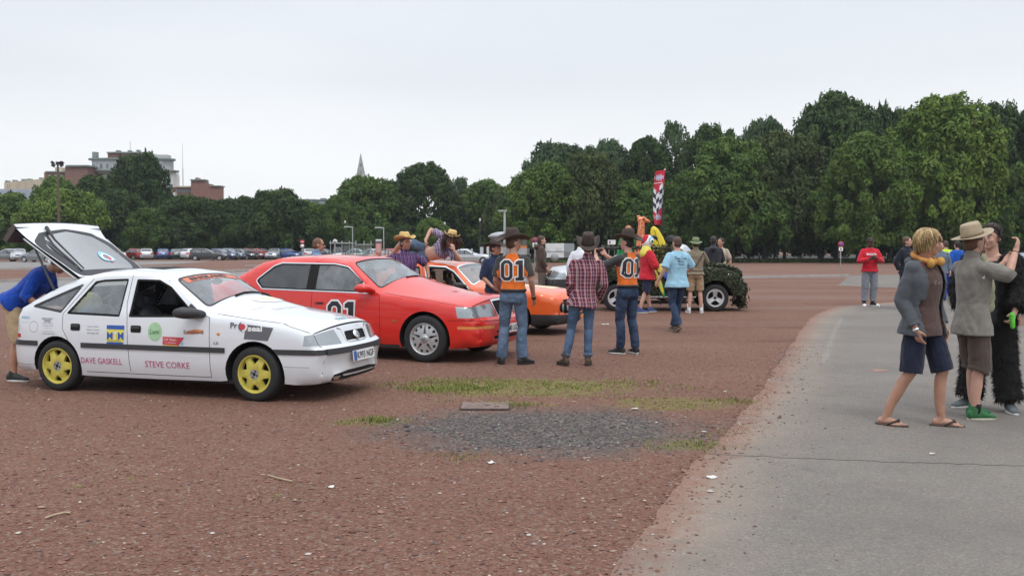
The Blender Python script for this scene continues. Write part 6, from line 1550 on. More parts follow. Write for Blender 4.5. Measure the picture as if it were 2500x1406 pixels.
def finish(mb, name, mats, parent, voxel=.011, it=3, wr=0, seed=0, matfn=None, cut=None):
    """fuse the collected shapes into one continuous surface (voxel remesh), smooth, crease"""
    o = bpy.data.objects.new('tmp', mb.mesh('tmp')); col.objects.link(o)
    md = o.modifiers.new('r', 'REMESH'); md.mode = 'VOXEL'; md.voxel_size = voxel; md.use_smooth_shade = True
    sm = o.modifiers.new('s', 'SMOOTH'); sm.factor = .5; sm.iterations = it
    me = evaluated(o); old = o.data; bpy.data.objects.remove(o); bpy.data.meshes.remove(old)
    n = len(me.vertices); V = np.empty(n * 3); me.vertices.foreach_get('co', V); V = V.reshape(-1, 3)
    if wr:
        Nn = np.empty(n * 3); me.vertices.foreach_get('normal', Nn); Nn = Nn.reshape(-1, 3); r = np.random.default_rng(seed + 11); a = np.zeros(n)
        for k in range(7):
            d = r.normal(0, 1, 3); d[2] = abs(d[2]) * 1.3; d = d / np.linalg.norm(d) * r.uniform(14, 46); a += (np.abs(np.sin(V @ d + r.uniform(0, 6.3) + 2.4 * np.sin(V @ r.normal(0, 7, 3)))) - .5) * (.5 + .5 * np.sin(V @ r.normal(0, 8, 3))) / (1 + k * .2)
        V = V + Nn * (wr * a * .42)[:, None]
        me.vertices.foreach_set('co', V.ravel())
    me.polygons.foreach_set('use_smooth', np.ones(len(me.polygons), bool)); me.materials.clear()
    for m in (mats if isinstance(mats, (list, tuple)) else [mats]): me.materials.append(m)
    if matfn is not None:
        c = np.empty(len(me.polygons) * 3); me.polygons.foreach_get('center', c); me.polygons.foreach_set('material_index', matfn(c.reshape(-1, 3)).astype(np.int32))
    me.update(); return link(name, me, None, parent)

V3 = lambda *a: Vector(a)
class Man:
    def __init__(s, label, loc, head_deg, h=1.78, pose=None, lean=0, turn=0, side=0, skin=SK, vox=.010, fat=1.0, look=0, nod=0, tilt=0, cat='person', group=None):
        s.root = empty('person', loc, 0, label, cat, group); s.k = h / 1.78; s.skin = skin; s.vox = vox; s.fat = fat; s.seed = sum(map(ord, label)) % 1000
        J = dict(pel=V3(0, 0, .95), waist=V3(0, 0, 1.08), chest=V3(.01, 0, 1.29), neck=V3(-.015, 0, 1.485), head=V3(.018, 0, 1.642), sL=V3(-.01, .175, 1.405), sR=V3(-.01, -.175, 1.405), eL=V3(-.04, .245, 1.14), eR=V3(-.04, -.245, 1.14), wL=V3(.03, .265, .90), wR=V3(.03, -.265, .90),
                 hL=V3(0, .09, .92), hR=V3(0, -.09, .92), kL=V3(.025, .115, .50), kR=V3(.025, -.115, .50), aL=V3(-.02, .125, .085), aR=V3(-.02, -.125, .085))
        UP = ('waist', 'chest', 'neck', 'head', 'sL', 'sR', 'eL', 'eR', 'wL', 'wR')
        M = Matrix.Translation((0, 0, .95)) @ Matrix.Rotation(R(turn), 4, 'Z') @ Matrix.Rotation(R(lean), 4, 'Y') @ Matrix.Rotation(R(side), 4, 'X') @ Matrix.Translation((0, 0, -.95))
        p = pose or {}
        for a, b in p.items():
            if a in J: J[a] = Vector(b)
        for a in UP: J[a] = M @ J[a]
        s.fd = {q: Vector(p.get('f' + q, (.98, .18 if q == 'L' else -.18, 0))).normalized() for q in 'LR'}
        s.curl = p.get('curl', 35); s.hd = {q: (M.to_3x3() @ Vector(p['d' + q])).normalized() if 'd' + q in p else None for q in 'LR'}
        hf = M.to_3x3() @ Matrix.Rotation(R(look), 3, 'Z') @ Matrix.Rotation(R(nod), 3, 'Y') @ Matrix.Rotation(R(tilt), 3, 'X')
        Z = Matrix.Rotation(R(head_deg), 3, 'Z')
        s.J = {a: Z @ (b * s.k) for a, b in J.items()}
        s.fd = {q: Z @ d for q, d in s.fd.items()}; s.hd = {q: (Z @ d if d is not None else None) for q, d in s.hd.items()}
        hf = Z @ hf; s.hf = hf; s.F, s.Lf, s.U = hf.col[0].copy(), hf.col[1].copy(), hf.col[2].copy()
        s.Z = Z; s.fwd = Z @ (M.to_3x3() @ Vector((1, 0, 0)))
    @classmethod
    def world(cls, label, J, face, up, **kw):
        """joints given directly in world space"""
        o = J['pel'].copy(); s = cls(label, (o.x, o.y, o.z), 0, **kw); s.J = {a: b - o for a, b in J.items()}
        s.F = Vector(face).normalized(); s.U = Vector(up); s.U = (s.U - s.F * s.U.dot(s.F)).normalized(); s.Lf = s.U.cross(s.F); s.hf = Matrix((s.F, s.Lf, s.U)).transposed(); return s
    def frame(s, a, b):
        lat = (s.J[a] - s.J[b]).normalized(); return lat
    def torso(s, mb, off=0, hem=None, top=True, belly=0, hemflare=0):
        J, k = s.J, s.k; f = s.fat; lo = (J['hL'] - J['hR']).normalized(); hi = (J['sL'] - J['sR']).normalized()
        up = (J['chest'] - J['pel']).normalized(); secs = []
        def sec(c, lat, d, w_, u=None):
            uu = u or up; fw = lat.cross(uu).normalized(); lt = uu.cross(fw).normalized()
            secs.append((c, fw * (d * f * k + off), lt * (w_ * f * k + off)))
        upL = Vector((0, 0, 1)) if hem is None or True else up
        mid = (lo + hi).normalized()
        if hem is not None and hem < 0: sec(J['pel'].lerp(J['waist'], -hem / .13), lo, .114, .163)
        elif hem is not None:
            dn = (J['pel'] - J['waist']).normalized(); c = J['pel'] + dn * hem * k
            sec(c, lo, .152 + hemflare, .194 + hemflare); sec(c - dn * hem * k * .5, lo, .146 + hemflare * .6, .188 + hemflare * .6)
        (sec(J['pel'], lo, .116 + (.010 if hem else 0), .166 + (.006 if hem else 0)) if not (hem and hem < 0) else 0); sec(J['waist'], mid, .104 + belly, .148 + belly * .6); sec((J['waist'] + J['chest']) / 2, hi, .113 + belly * .6, .160); sec(J['chest'], hi, .120, .176); 
        sm = (J['sL'] + J['sR']) / 2
        sec(J['chest'] * .45 + sm * .55, hi, .110, .186); sec(sm + (J['neck'] - sm) * .1, hi, .084, .170)
        if top: sec(J['neck'] * .75 + sm * .25, hi, .064, .112); sec(J['neck'] + up * .01 * k, hi, .052, .060)
        mb.loft(secs, 20)
        for q in 'LR': mb.ell(J['s' + q] - (J['s' + q] - J['neck']) * .06, (.052 * k + off * .55,) * 3)
    def arm(s, mb, q, rad, t=1.0, loose=0):
        """tube along the arm to fraction t of its length (1 = wrist, .5 = elbow)"""
        J = s.J; A, B, C = J['s' + q], J['e' + q], J['w' + q]; pts = [A]; rr = [rad[0]]
        for u in (.17, .34, .5, .62, .75, .88, 1.0):
            uu = min(u, t); p = A.lerp(B, uu / .5) if uu <= .5 else B.lerp(C, (uu - .5) / .5)
            r_ = np.interp(uu, [0, .25, .5, .62, 1], rad)
            if (p - pts[-1]).length > .004: pts.append(p); rr.append(float(r_))
            if u >= t: break
        mb.tube(pts, [r_ * s.k + loose for r_ in rr], 12, round_ends='start' if loose else True)
    def leg(s, mb, q, rad, t=1.0, loose=0):
        J = s.J; A, B, C = J['h' + q], J['k' + q], J['a' + q]; pts = [A]; rr = [rad[0]]
        for u in (.15, .3, .45, .5, .6, .72, .86, 1.0):
            uu = min(u, t); p = A.lerp(B, uu / .5) if uu <= .5 else B.lerp(C, (uu - .5) / .5)
            if .5 < uu < .95: p = p - (s.fd[q] * .018 * s.k)
            r_ = np.interp(uu, [0, .25, .5, .68, 1], rad)
            if (p - pts[-1]).length > .004: pts.append(p); rr.append(float(r_))
            if u >= t: break
        mb.tube(pts, [r_ * s.k + loose for r_ in rr], 14, round_ends='start' if loose else True)
    def hand(s, mb, q):
        J, k = s.J, s.k; W_ = J['w' + q]; d = s.hd[q] or (W_ - J['e' + q]).normalized(); d = d.normalized()
        sg = 1 if q == 'L' else -1
        inn = (J['chest'] - W_); inn = inn - d * inn.dot(d); inn = inn.normalized() if inn.length > 1e-4 else d.orthogonal()   # palm faces the body
        acr = d.cross(inn).normalized()        # across the knuckles
        fr = s.fwd - d * s.fwd.dot(d)
        if acr.dot(fr) < 0: acr = -acr          # thumb towards the front
        c = W_ + d * .048 * k; m_ = Matrix((d, acr, inn)).transposed()
        mb.ell(c, (.050 * k, .040 * k, .017 * k), m_); mb.tube([W_ - d * .03, W_ + d * .015], [.026 * k, .027 * k], 10)
        for i in range(4):
            b = W_ + d * .088 * k + acr * (.029 - .0195 * i) * k; L = (.070, .080, .074, .058)[i] * k; a = R(s.curl + 6 * i)
            d1 = d * math.cos(a * .5) + inn * math.sin(a * .5); d2 = d * math.cos(a * 1.35) + inn * math.sin(a * 1.35)
            mb.tube([b - d * .03, b, b + d1 * L * .5, b + d1 * L * .5 + d2 * L * .5], [.0105 * k, .0102 * k, .0096 * k, .0082 * k], 8)
        b = W_ + d * .03 * k + acr * .028 * k; d1 = (d * .62 + acr * .62 + inn * .35).normalized(); d2 = (d * .85 + acr * .25 + inn * .5).normalized()
        mb.tube([b - d1 * .01, b + d1 * .036 * k, b + d1 * .036 * k + d2 * .030 * k], [.014 * k, .0115 * k, .0095 * k], 8)
    def headshape(s, mb):
        c, F, L, U, k = s.J['head'], s.F, s.Lf, s.U, s.k; m_ = s.hf
        P = lambda f, l, u: c + (F * f + L * l + U * u) * k
        mb.ell(P(-.012, 0, .022), (.098 * k, .076 * k, .100 * k), m_, 18, 12); mb.ell(P(.026, 0, -.040), (.062 * k, .058 * k, .076 * k), m_, 14, 10); mb.ell(P(.055, 0, -.090), (.030 * k, .030 * k, .022 * k), m_)
        mb.ell(P(.055, .03, -.03), (.030 * k, .028 * k, .03 * k), m_); mb.ell(P(.055, -.03, -.03), (.030 * k, .028 * k, .03 * k), m_); mb.ell(P(.074, 0, .028), (.016 * k, .048 * k, .012 * k), m_)
        mb.tube([P(.084, 0, .014), P(.100, 0, -.012), P(.108, 0, -.028)], [.008 * k, .011 * k, .014 * k], 8); mb.ell(P(.093, 0, -.036), (.014 * k, .019 * k, .009 * k), m_); mb.ell(P(.080, 0, -.062), (.014 * k, .024 * k, .013 * k), m_)
        for sg in (-1, 1): mb.ell(P(-.014, sg * .077, -.012), (.020 * k, .010 * k, .032 * k), m_)
        n0, n1 = s.J['neck'] - U * .03 * k, c - U * .05 * k - F * .012 * k
        mb.tube([n0 - (s.fwd * .0), n0.lerp(n1, .5), n1], [.062 * k * s.fat, .054 * k * s.fat, .056 * k], 14)
    def body(s, hands=True, bare_feet=False):
        mb = MB(); s.torso(mb, -.016); s.headshape(mb)
        for q in 'LR':
            s.arm(mb, q, [.050, .045, .038, .041, .026]); s.leg(mb, q, [.082, .070, .050, .054, .035])
            if hands: s.hand(mb, q)
            A = s.J['a' + q]; f = s.fd[q]; up = Vector((0, 0, 1)); lat = up.cross(f)
            mb.tube([A - f * .045 * s.k - up * .045 * s.k, A + f * .05 * s.k - up * .045 * s.k, A + f * .13 * s.k - up * .062 * s.k], [.034 * s.k, .034 * s.k, .022 * s.k], 10)
            mb.tube([A, A - f * .02 - up * .04 * s.k], [.036 * s.k, .036 * s.k], 10)
            if bare_feet:
                for i in range(5): b = A + f * (.155 - .014 * i) * s.k + lat * (.030 - .0165 * i) * (1 if q == 'R' else -1) * s.k - up * .070 * s.k; mb.tube([b - f * .045, b + f * .018], [.012 * s.k, (.0125 if i == 0 else .009) * s.k], 8)
        s.bodyo = finish(mb, 'body', s.skin, s.root, min(s.vox, .0085), 2); 
        c, F, L, U, k = s.J['head'], s.F, s.Lf, s.U, s.k; P = lambda f, l, u: c + (F * f + L * l + U * u) * k
        for sg in (-1, 1):
            mb = MB(); mb.ell(P(.083, sg * .031, .006), (.006 * k, .0125 * k, .0058 * k), s.hf, 10, 7); mb.cur = 1; mb.ell(P(.0875, sg * .031, .006), (.004 * k, .0062 * k, .0060 * k), s.hf, 8, 6); mb.build('eye', [M_EYE, M_IRIS], s.root)
        mb = MB(); mb.ell(P(.0925, 0, -.060), (.006 * k, .022 * k, .005 * k), s.hf); mb.ell(P(.091, 0, -.069), (.007 * k, .018 * k, .006 * k), s.hf); mb.build('mouth', M_LIP if s.skin != SK_D else mat('dark_lips', (.10, .045, .04), .5), s.root)
    def shirt(s, name, mats, sleeve=.42, loose=.012, hem=.10, sl_loose=.010, matfn=None, wr=.010, collar=False, belly=0, flare=.0, sleeves=True, cuffs=None):
        mb = MB(); s.torso(mb, loose, hem, True, belly, flare)
        if sleeves:
            for q in 'LR': s.arm(mb, q, [.046, .055, .050, .048, .034], sleeve if not isinstance(sleeve, dict) else sleeve[q], sl_loose)
        if collar: mb.tube([s.J['neck'] - s.U * .02, s.J['neck'] + s.U * .035 * s.k], [.066 * s.k, .070 * s.k], 14)
        return finish(mb, name, mats, s.root, s.vox, 3, wr, s.seed, matfn)
    def trousers(s, name, m, t=.985, loose=.010, cut='straight', wr=.010, seat=.0):
        mb = MB(); J, k = s.J, s.k; lo = (J['hL'] - J['hR']).normalized(); up = (J['waist'] - J['pel']).normalized(); fw = lo.cross(up).normalized(); f = s.fat
        c = J['pel']; e = loose
        mb.loft([(c + up * .075 * k, fw * (.100 * f * k + e), lo * (.144 * f * k + e)), (c + up * .02 * k, fw * (.110 * f * k + e), lo * (.156 * f * k + e)), (c - up * .04 * k, fw * (.118 * f * k + e), lo * (.166 * f * k + e)), (c - up * .10 * k, fw * (.112 * k + e), lo * (.16 * k + e)), (c - up * .14 * k, fw * (.07 * k), lo * (.10 * k))], 20)
        for q in 'LR': mb.ell(J['h' + q] - fw * .045 * k - up * .035 * k, (.074 * k + e * .5, .076 * k + e * .5, .085 * k + e * .5), s.Z if hasattr(s, 'Z') else None)
        rad = {'straight': [.088, .080, .062, .062, .056], 'slim': [.086, .075, .055, .056, .044], 'flare': [.088, .078, .060, .064, .074], 'baggy': [.095, .092, .082, .078, .066], 'shorts': [.078, .090, .086, .085, .085]}[cut]
        for q in 'LR': s.leg(mb, q, rad, t, loose)
        return finish(mb, name, m, s.root, s.vox, 3, wr, s.seed + 5)
    def belt(s, m):
        J, k = s.J, s.k; lo = (J['hL'] - J['hR']).normalized(); up = (J['waist'] - J['pel']).normalized(); fw = lo.cross(up).normalized(); c = J['pel'] + up * .055 * k; e = .020; f = s.fat
        pr = []; mb = MB()
        for dz, r_ in ((-.018, .0), (-.016, .006), (.016, .006), (.018, 0)): pr.append((c + up * dz * k, fw * (.112 * f * k + e + r_), lo * (.158 * f * k + e + r_)))
        mb.loft(pr, 28, caps=False); return mb.build('belt', m, s.root)
    def shoes(s, m, sole=M_SOLE, high=0, size=1.0, toe=None):
        for q in 'LR':
            A, f, k = s.J['a' + q], s.fd[q], s.k * size; up = Vector((0, 0, 1)); lat = up.cross(f); f2 = f
            pf = f.copy()
            if abs(f.z) > .05: upv = lat.cross(f) * -1; up = f.cross(lat) if f.cross(lat).z > 0 else -f.cross(lat)
            mb = MB(); b = A - up * .085 * s.k + up * .012
            mb.loft([(b - f * .085 * k + up * .05 * k, lat * .012 * k, up * .02 * k), (b - f * .078 * k + up * .04 * k, lat * .034 * k, up * .042 * k), (b - f * .03 * k + up * .045 * k, lat * .040 * k, up * .050 * k), (b + f * .04 * k + up * .043 * k, lat * .044 * k, up * .046 * k), (b + f * .11 * k + up * .030 * k, lat * .049 * k, up * .030 * k), (b + f * .165 * k + up * .022 * k, lat * .042 * k, up * .022 * k), (b + f * .195 * k + up * .018 * k, lat * .02 * k, up * .014 * k)], 14)
            mb.tube([b + up * .05 * k - f * .02 * k, A + up * (.02 + high) * k - f * .012 * k], [.044 * k, .045 * k], 12)
            o = finish(mb, 'shoe', [m, toe] if toe else m, s.root, min(s.vox, .009), 2, 0, 0, (lambda c, A=A - Vector((0, 0, 0)), f=f: ((c - np.array(A)) @ np.array(f) > .125 * k).astype(int)) if toe else None)
            mb = MB(); n = 18; ring = []
            for i in range(n):
                a = 2 * PI * i / n; x = math.cos(a); ring.append(b + f * (.055 + .145 * x) * k + lat * math.sin(a) * (.050 if x > -.2 else .042) * k)
            mb.add([p - up * .012 for p in ring] + [p + up * .012 for p in ring], [tuple(reversed(range(n)))] + [tuple(range(n, 2 * n))] + [(i, (i + 1) % n, (i + 1) % n + n, i + n) for i in range(n)])
            mb.build('sole', sole, o)
    def hair(s, m, style='short', n=0, length=.1):
        c, F, L, U, k = s.J['head'], s.F, s.Lf, s.U, s.k; P = lambda f, l, u: c + (F * f + L * l + U * u) * k; mb = MB(); m_ = s.hf
        if style in ('short', 'shaggy', 'fringe', 'long'):
            mb.ell(P(-.024, 0, .040), (.096 * k, .083 * k, .094 * k), m_, 18, 12); mb.ell(P(-.040, 0, .0), (.078 * k, .080 * k, .085 * k), m_, 16, 10)
            if style != 'short': mb.ell(P(-.05, 0, -.045), (.055 * k, .062 * k, .055 * k), m_)
        elif style == 'crop': mb.ell(P(-.020, 0, .030), (.094 * k, .0795 * k, .096 * k), m_, 18, 12); mb.ell(P(-.045, 0, -.01), (.070 * k, .076 * k, .075 * k), m_)
        elif style == 'bald': 
            for sg in (-1, 1): mb.ell(P(-.03, sg * .045, -.005), (.068 * k, .037 * k, .055 * k), m_)
            mb.ell(P(-.062, 0, .005), (.052 * k, .066 * k, .075 * k), m_)
        o = finish(mb, 'hair', m, s.root, .008, 2, .006, s.seed)
        if n:
            r = random.Random(s.seed); mb = MB()
            for i in range(n):
                a = r.uniform(0, 6.283); e = r.uniform(-.2, 1.3); d = (F * math.cos(a) * math.cos(e) + L * math.sin(a) * math.cos(e) + U * math.sin(e))
                if d.dot(F) > .30 and e < .72: continue
                p = P(-.015, 0, .03) + Vector((0, 0, 0)) + (F * d.dot(F) * .094 + L * d.dot(L) * .082 + U * d.dot(U) * .095) * k
                ln = length * r.uniform(.6, 1.2) * k; dn = Vector((0, 0, -1)); tg_ = dn - d * dn.dot(d) + F * r.uniform(-.1, .3) + L * r.uniform(-.25, .25); tg_ = (tg_ - d * tg_.dot(d) * .8).normalized()
                hz = Vector((d.x, d.y, 0)); q1 = p + tg_ * ln * .35 + d * .010; q2 = p + tg_ * ln * .62 + dn * ln * .10 + hz * .006; q3 = p + tg_ * ln * .72 + dn * ln * .32 + L * r.uniform(-.02, .02)
                mb.tube([p - d * .01, q1, q2, q3], [.0050 * k, .0056 * k, .0042 * k, .001 * k], 4, round_ends=False)
            mb.build('hair_locks', m, o)
        return o
    def brows(s, m):
        c, F, L, U, k = s.J['head'], s.F, s.Lf, s.U, s.k; P = lambda f, l, u: c + (F * f + L * l + U * u) * k; mb = MB()
        for sg in (-1, 1): mb = MB(); mb.tube([P(.089, sg * .014, .026), P(.086, sg * .032, .031), P(.074, sg * .050, .026)], [.0035 * k, .005 * k, .003 * k], 6); mb.build('eyebrow', m, s.root)
    def hat(s, m, band, brim=(.175, .150), curl=.06, dip=.012, crown=.125, kind='cowboy', tip=0, lift=0):
        c, k = s.J['head'], s.k; T = Matrix.Rotation(R(tip), 3, s.Lf); F, L, U = T @ s.F, s.Lf, T @ s.U; b = c + (U * (.055 + lift) - F * .012) * k
        root = empty('hat', (0, 0, 0)); root.parent = s.root
        mb = MB(); n, mr = 40, 7; vs = []
        for j in range(mr + 1):
            t = j / mr
            for i in range(n):
                a = 2 * PI * i / n; ca, sa = math.cos(a), math.sin(a)
                rf, rl = .104 + (brim[0] - .104) * t, .088 + (brim[1] - .088) * t
                z = curl * abs(sa) ** 1.6 * t ** 1.7 - dip * ca * ca * t * 1.3
                sq = 1 - .16 * (curl / .06) * abs(sa) ** 3 * t * t if curl > .02 else 1
                vs.append(b + (F * rf * ca + L * rl * sa * sq + U * z) * k)
        mb.add(vs, [(j * n + i, j * n + (i + 1) % n, (j + 1) * n + (i + 1) % n, (j + 1) * n + i) for j in range(mr) for i in range(n)])
        o = mb.build('brim', m, root); md = o.modifiers.new('t', 'SOLIDIFY'); md.thickness = .006; md.offset = 0
        me = evaluated(o); o.modifiers.clear(); o.data = me
        mb = MB(); rows = [(0, 1), (.25, .99), (.55, .95), (.80, .89), (.93, .80), (1.0, .66), (1.0, .42), (.97, .2), (.96, .02)]; vs = []
        for t, rr in rows:
            for i in range(n):
                a = 2 * PI * i / n; ca, sa = math.cos(a), math.sin(a); z = crown * t; rf, rl = .104 * rr, .088 * rr
                if kind == 'cowboy':
                    if t > .5: rl *= 1 - .22 * max(0, ca) * (t - .5) * 2; z -= crown * .12 * max(0, ca) * t
                    if rr < .7: z -= crown * .24 * (1 - rr / .7) * (.6 + .4 * abs(ca))
                elif kind == 'flat':
                    if t > .9: z = crown * (.97 + .02 * (1 - rr))
                vs.append(b + (F * rf * ca + L * rl * sa + U * z) * k)
        nr = len(rows); mb.add(vs, [(j * n + i, j * n + (i + 1) % n, (j + 1) * n + (i + 1) % n, (j + 1) * n + i) for j in range(nr - 1) for i in range(n)] + [tuple((nr - 1) * n + i for i in range(n))])
        mb.build('crown', m, root)
        mb = MB(); mb.loft([(b + U * z * k, F * (.106 - z * .02) * k, L * (.090 - z * .02) * k) for z in (.002, .004, .022, .024)], 36, caps=False); mb.build('hat_band', band, root)
        return root
    def P(s, f, l, u):   # point near the head
        return s.J['head'] + (s.F * f + s.Lf * l + s.U * u) * s.k
def decal(name, tgt, V2, T2, org, right, up, m, parent, off=.004, far=.6):
    """lay flat marks on a curved surface by casting along the view axis of the mark"""
    me = tgt.data; bv = BVHTree.FromPolygons([v.co.copy() for v in me.vertices], [p.vertices[:] for p in me.polygons]); d = -(right.cross(up)).normalized(); out = []; last = far * .8
    for a, b in V2:
        o = org + right * a + up * b - d * far; h = bv.ray_cast(o, d, far * 2)
        if h[0] is not None: last = (h[0] - o).length; out.append(h[0] - d * off)
        else: out.append(o + d * last - d * off)
    o = link(name, np_mesh(name, [tuple(p) for p in out], T2), m, parent); return o
def decal_text(tgt, s, org, right, up, h, m, parent, bold=.0, width=None, name='lettering', step=None):
    V, T = text2d(s, 1, bold); V = V * h / (V[:, 1].max() - V[:, 1].min())
    if width: V = V * np.array([width / (V[:, 0].max() - V[:, 0].min()), 1])
    return decal(name, tgt, V, T, org, right, up, m, parent)
def decal01(tgt, org, right, up, h, parent):
    for out_, hole in glyph01(h):
        bo = inset(out_, -.055 * h); V, T = cdt(bo, [], .03, [inset(hole, .05 * h)] if hole else []); decal('number_outline', tgt, V, T, org, right, up, I_WHITE, parent, .006)
        V, T = cdt(out_, [], .03, [hole] if hole else []); decal('number', tgt, V, T, org, right, up, I_BLACK, parent, .010)
def held(name, label, cat, mb, mats, loc=None):
    o = mb.build(name, mats, None, loc); return tag(o, label, cat)
C_JEAN, C_JEAN2, C_DJEAN = denim('mid_denim', (.085, .125, .19)), denim('blue_denim', (.06, .10, .17)), denim('dark_denim', (.028, .045, .085))
C_BROWNHAT, C_BAND = mat('dark_brown_felt', (.055, .038, .032), .8, var=.2, scale=20), mat('hat_band_dark', (.02, .017, .015), .7)
C_STRAW, C_STRAWB = mat('straw', (.60, .42, .17), .8, var=.2, scale=60, bmp=.6), mat('straw_band', (.36, .20, .07), .8)
H_BROWN, H_DARK, H_BLOND, H_LB = hair_m('brown_hair', (.07, .036, .02)), hair_m('dark_hair', (.022, .014, .012)), hair_m('blond_hair', (.38, .25, .11), (.62, .48, .26)), hair_m('light_brown_hair', (.12, .065, .035))
ORG = fabric('orange_jersey', (.72, .16, .025)); CHAR = fabric('charcoal_jersey', (.055, .058, .056))
def G(px, py): return ground(px, py)
def GY(px, Y): return Vector((at(px, 600, Y).x, Y, gz(Y)))
BLACKSHOE, BROWNBOOT = mat('black_shoe', (.02, .02, .022), .5), mat('brown_boot', (.07, .042, .026), .7, var=.3)
BELT = mat('black_belt', (.02, .018, .017), .5)
def raglan(man, heading_deg, z0=1.13):
    """grey sleeves and shoulders, orange body"""
    k = man.k; J = man.J; n = J['neck']; sl = {q: J['s' + q] for q in 'LR'}; lat = (sl['L'] - sl['R']).normalized(); up = (J['neck'] - J['pel']).normalized()
    def f(c):
        r_ = c - np.array(n); y = np.abs(r_ @ np.array(lat)) / k; z = -(r_ @ np.array(up)) / k
        lim = np.where(z < .22, .072 + .58 * np.clip(z, 0, .3), np.where(z < .33, .215, 9))
        return (y > lim).astype(int)
    return f
# --- 01 shirt, standing with his back to us between the red and orange cars
g_ = G(1253, 889)
m = Man('man in orange 01 shirt and brown hat, back turned, by the red saloon nose', g_, 78, 1.80, dict(aL=(0, .16, .085), aR=(.02, -.13, .085), kL=(.03, .13, .5), kR=(.05, -.12, .5), eL=(.02, .25, 1.14), wL=(.20, .20, .93), eR=(-.02, -.25, 1.14), wR=(.12, -.26, .90), fL=(.9, .3, 0), fR=(.75, -.65, 0)), look=-48, fat=1.0, skin=SK_T, vox=.009)
m.body(); t = m.shirt('shirt', [ORG, CHAR], .40, .014, -.045, .016, raglan(m, 0)); m.trousers('jeans', C_JEAN, .985, .008, 'flare'); m.belt(BELT); m.shoes(BLACKSHOE, M_RUBBER)
m.hair(H_BROWN, 'crop'); m.hat(C_BROWNHAT, C_BAND, (.25, .19), .065, .03, .15, tip=-3, lift=.01)
b_ = -m.Z.col[0]; up = Vector((0, 0, 1)); decal01(t, m.J['chest'] + b_ * .0 + up * (-.015), Vector((1, .0, 0)) @ Matrix.Identity(3), up, .275, t)
mb = MB(); mb.tube([m.J['wR'].lerp(m.J['eR'], .05), m.J['wR'].lerp(m.J['eR'], -.06)], [.031, .031], 12, round_ends=False); mb.build('wristband', M_BLACK, m.root)
# --- photographer in the second 01 shirt
g_ = G(1531, 864)
m = Man('man in orange 01 shirt and brown hat holding up a camera in both hands', g_, 128, 1.81, dict(aL=(.05, .10, .085), aR=(-.05, -.12, .085), kL=(.06, .10, .5), kR=(.02, -.11, .5), eL=(.30, .26, 1.27), wL=(.50, .15, 1.44), eR=(.26, -.22, 1.26), wR=(.47, -.04, 1.45), dL=(.45, -.35, .82), dR=(.5, .35, .78), fL=(.95, .3, 0), fR=(.9, -.3, 0), curl=65), turn=4, look=14, vox=.009)
m.body(); t = m.shirt('shirt', [ORG, CHAR], .45, .014, -.045, .014, raglan(m, 0)); m.trousers('jeans', C_DJEAN, .985, .006, 'straight'); m.belt(BELT); m.shoes(mat('black_canvas', (.018, .018, .022), .8), M_SOLE)
m.hair(H_DARK, 'crop'); m.hat(C_BROWNHAT, C_BAND, (.235, .185), .06, .025, .15, tip=-4, lift=.01)
bk = -m.Z.col[0]; rt = up.cross(-bk) if False else Vector((-bk.y, bk.x, 0)) ; decal01(t, m.J['chest'] - up * .02, rt, up, .275, t)
p = m.root.location + (m.J['wL'] + m.J['wR']) / 2 + Vector((-.02, .03, .10)); mb = MB(); mb.smooth = False; Rz = Matrix.Rotation(R(128), 3, 'Z')
mb.box((0, 0, 0), (.028, .105, .064), Rz); mb.smooth = True; mb.lathe([(.024, 0), (.024, .03), (.018, .032), (.001, .026)], axis='x', n=20); o = held('compact_camera', 'small black compact camera held up by the second orange shirt man', 'camera', mb, mat('camera_black', (.025, .025, .03), .4), p)
# --- red plaid shirt
g_ = G(1412, 892)
m = Man('man in red plaid shirt, jeans and brown hat, back turned', g_, 96, 1.725, dict(aL=(0, .19, .085), aR=(0, -.135, .085), kL=(.05, .10, .5), kR=(.04, -.15, .5), hL=(0, .03, .92), hR=(0, -.15, .92), pel=(0, -.06, .95), waist=(0, -.075, 1.08), chest=(0, -.10, 1.29), neck=(.0, -.125, 1.485), head=(.03, -.135, 1.655), sL=(0, .07, 1.425), sR=(0, -.31, 1.41), eL=(-.02, .125, 1.15), eR=(-.02, -.355, 1.13), wL=(.16, .09, .96), wR=(.14, -.32, .90), fL=(.9, .4, 0), fR=(.95, -.3, 0)), look=-8, nod=8, vox=.009)
PL_R = plaid('red_check', (.25, .035, .035), (.035, .02, .06), (.60, .56, .60), (.10, .05, .12), 11)
m.body(); m.shirt('shirt', PL_R, .93, .018, .13, .012, collar=True, wr=.013, flare=.012); m.trousers('jeans', C_JEAN2, .95, .004, 'slim'); m.shoes(BROWNBOOT, M_RUBBER, .07)
mb = MB()
for q in 'LR': mb = MB(); a = m.J['a' + q]; d = (m.J['k' + q] - a).normalized(); mb.tube([a + d * .04, a + d * .09], [.062, .064], 14, round_ends=False); mb.build('turn_up', C_JEAN, m.root)
m.hair(H_DARK, 'crop'); m.hat(C_BROWNHAT, C_BAND, (.225, .22), .11, .012, .18, tip=-30, lift=.0)
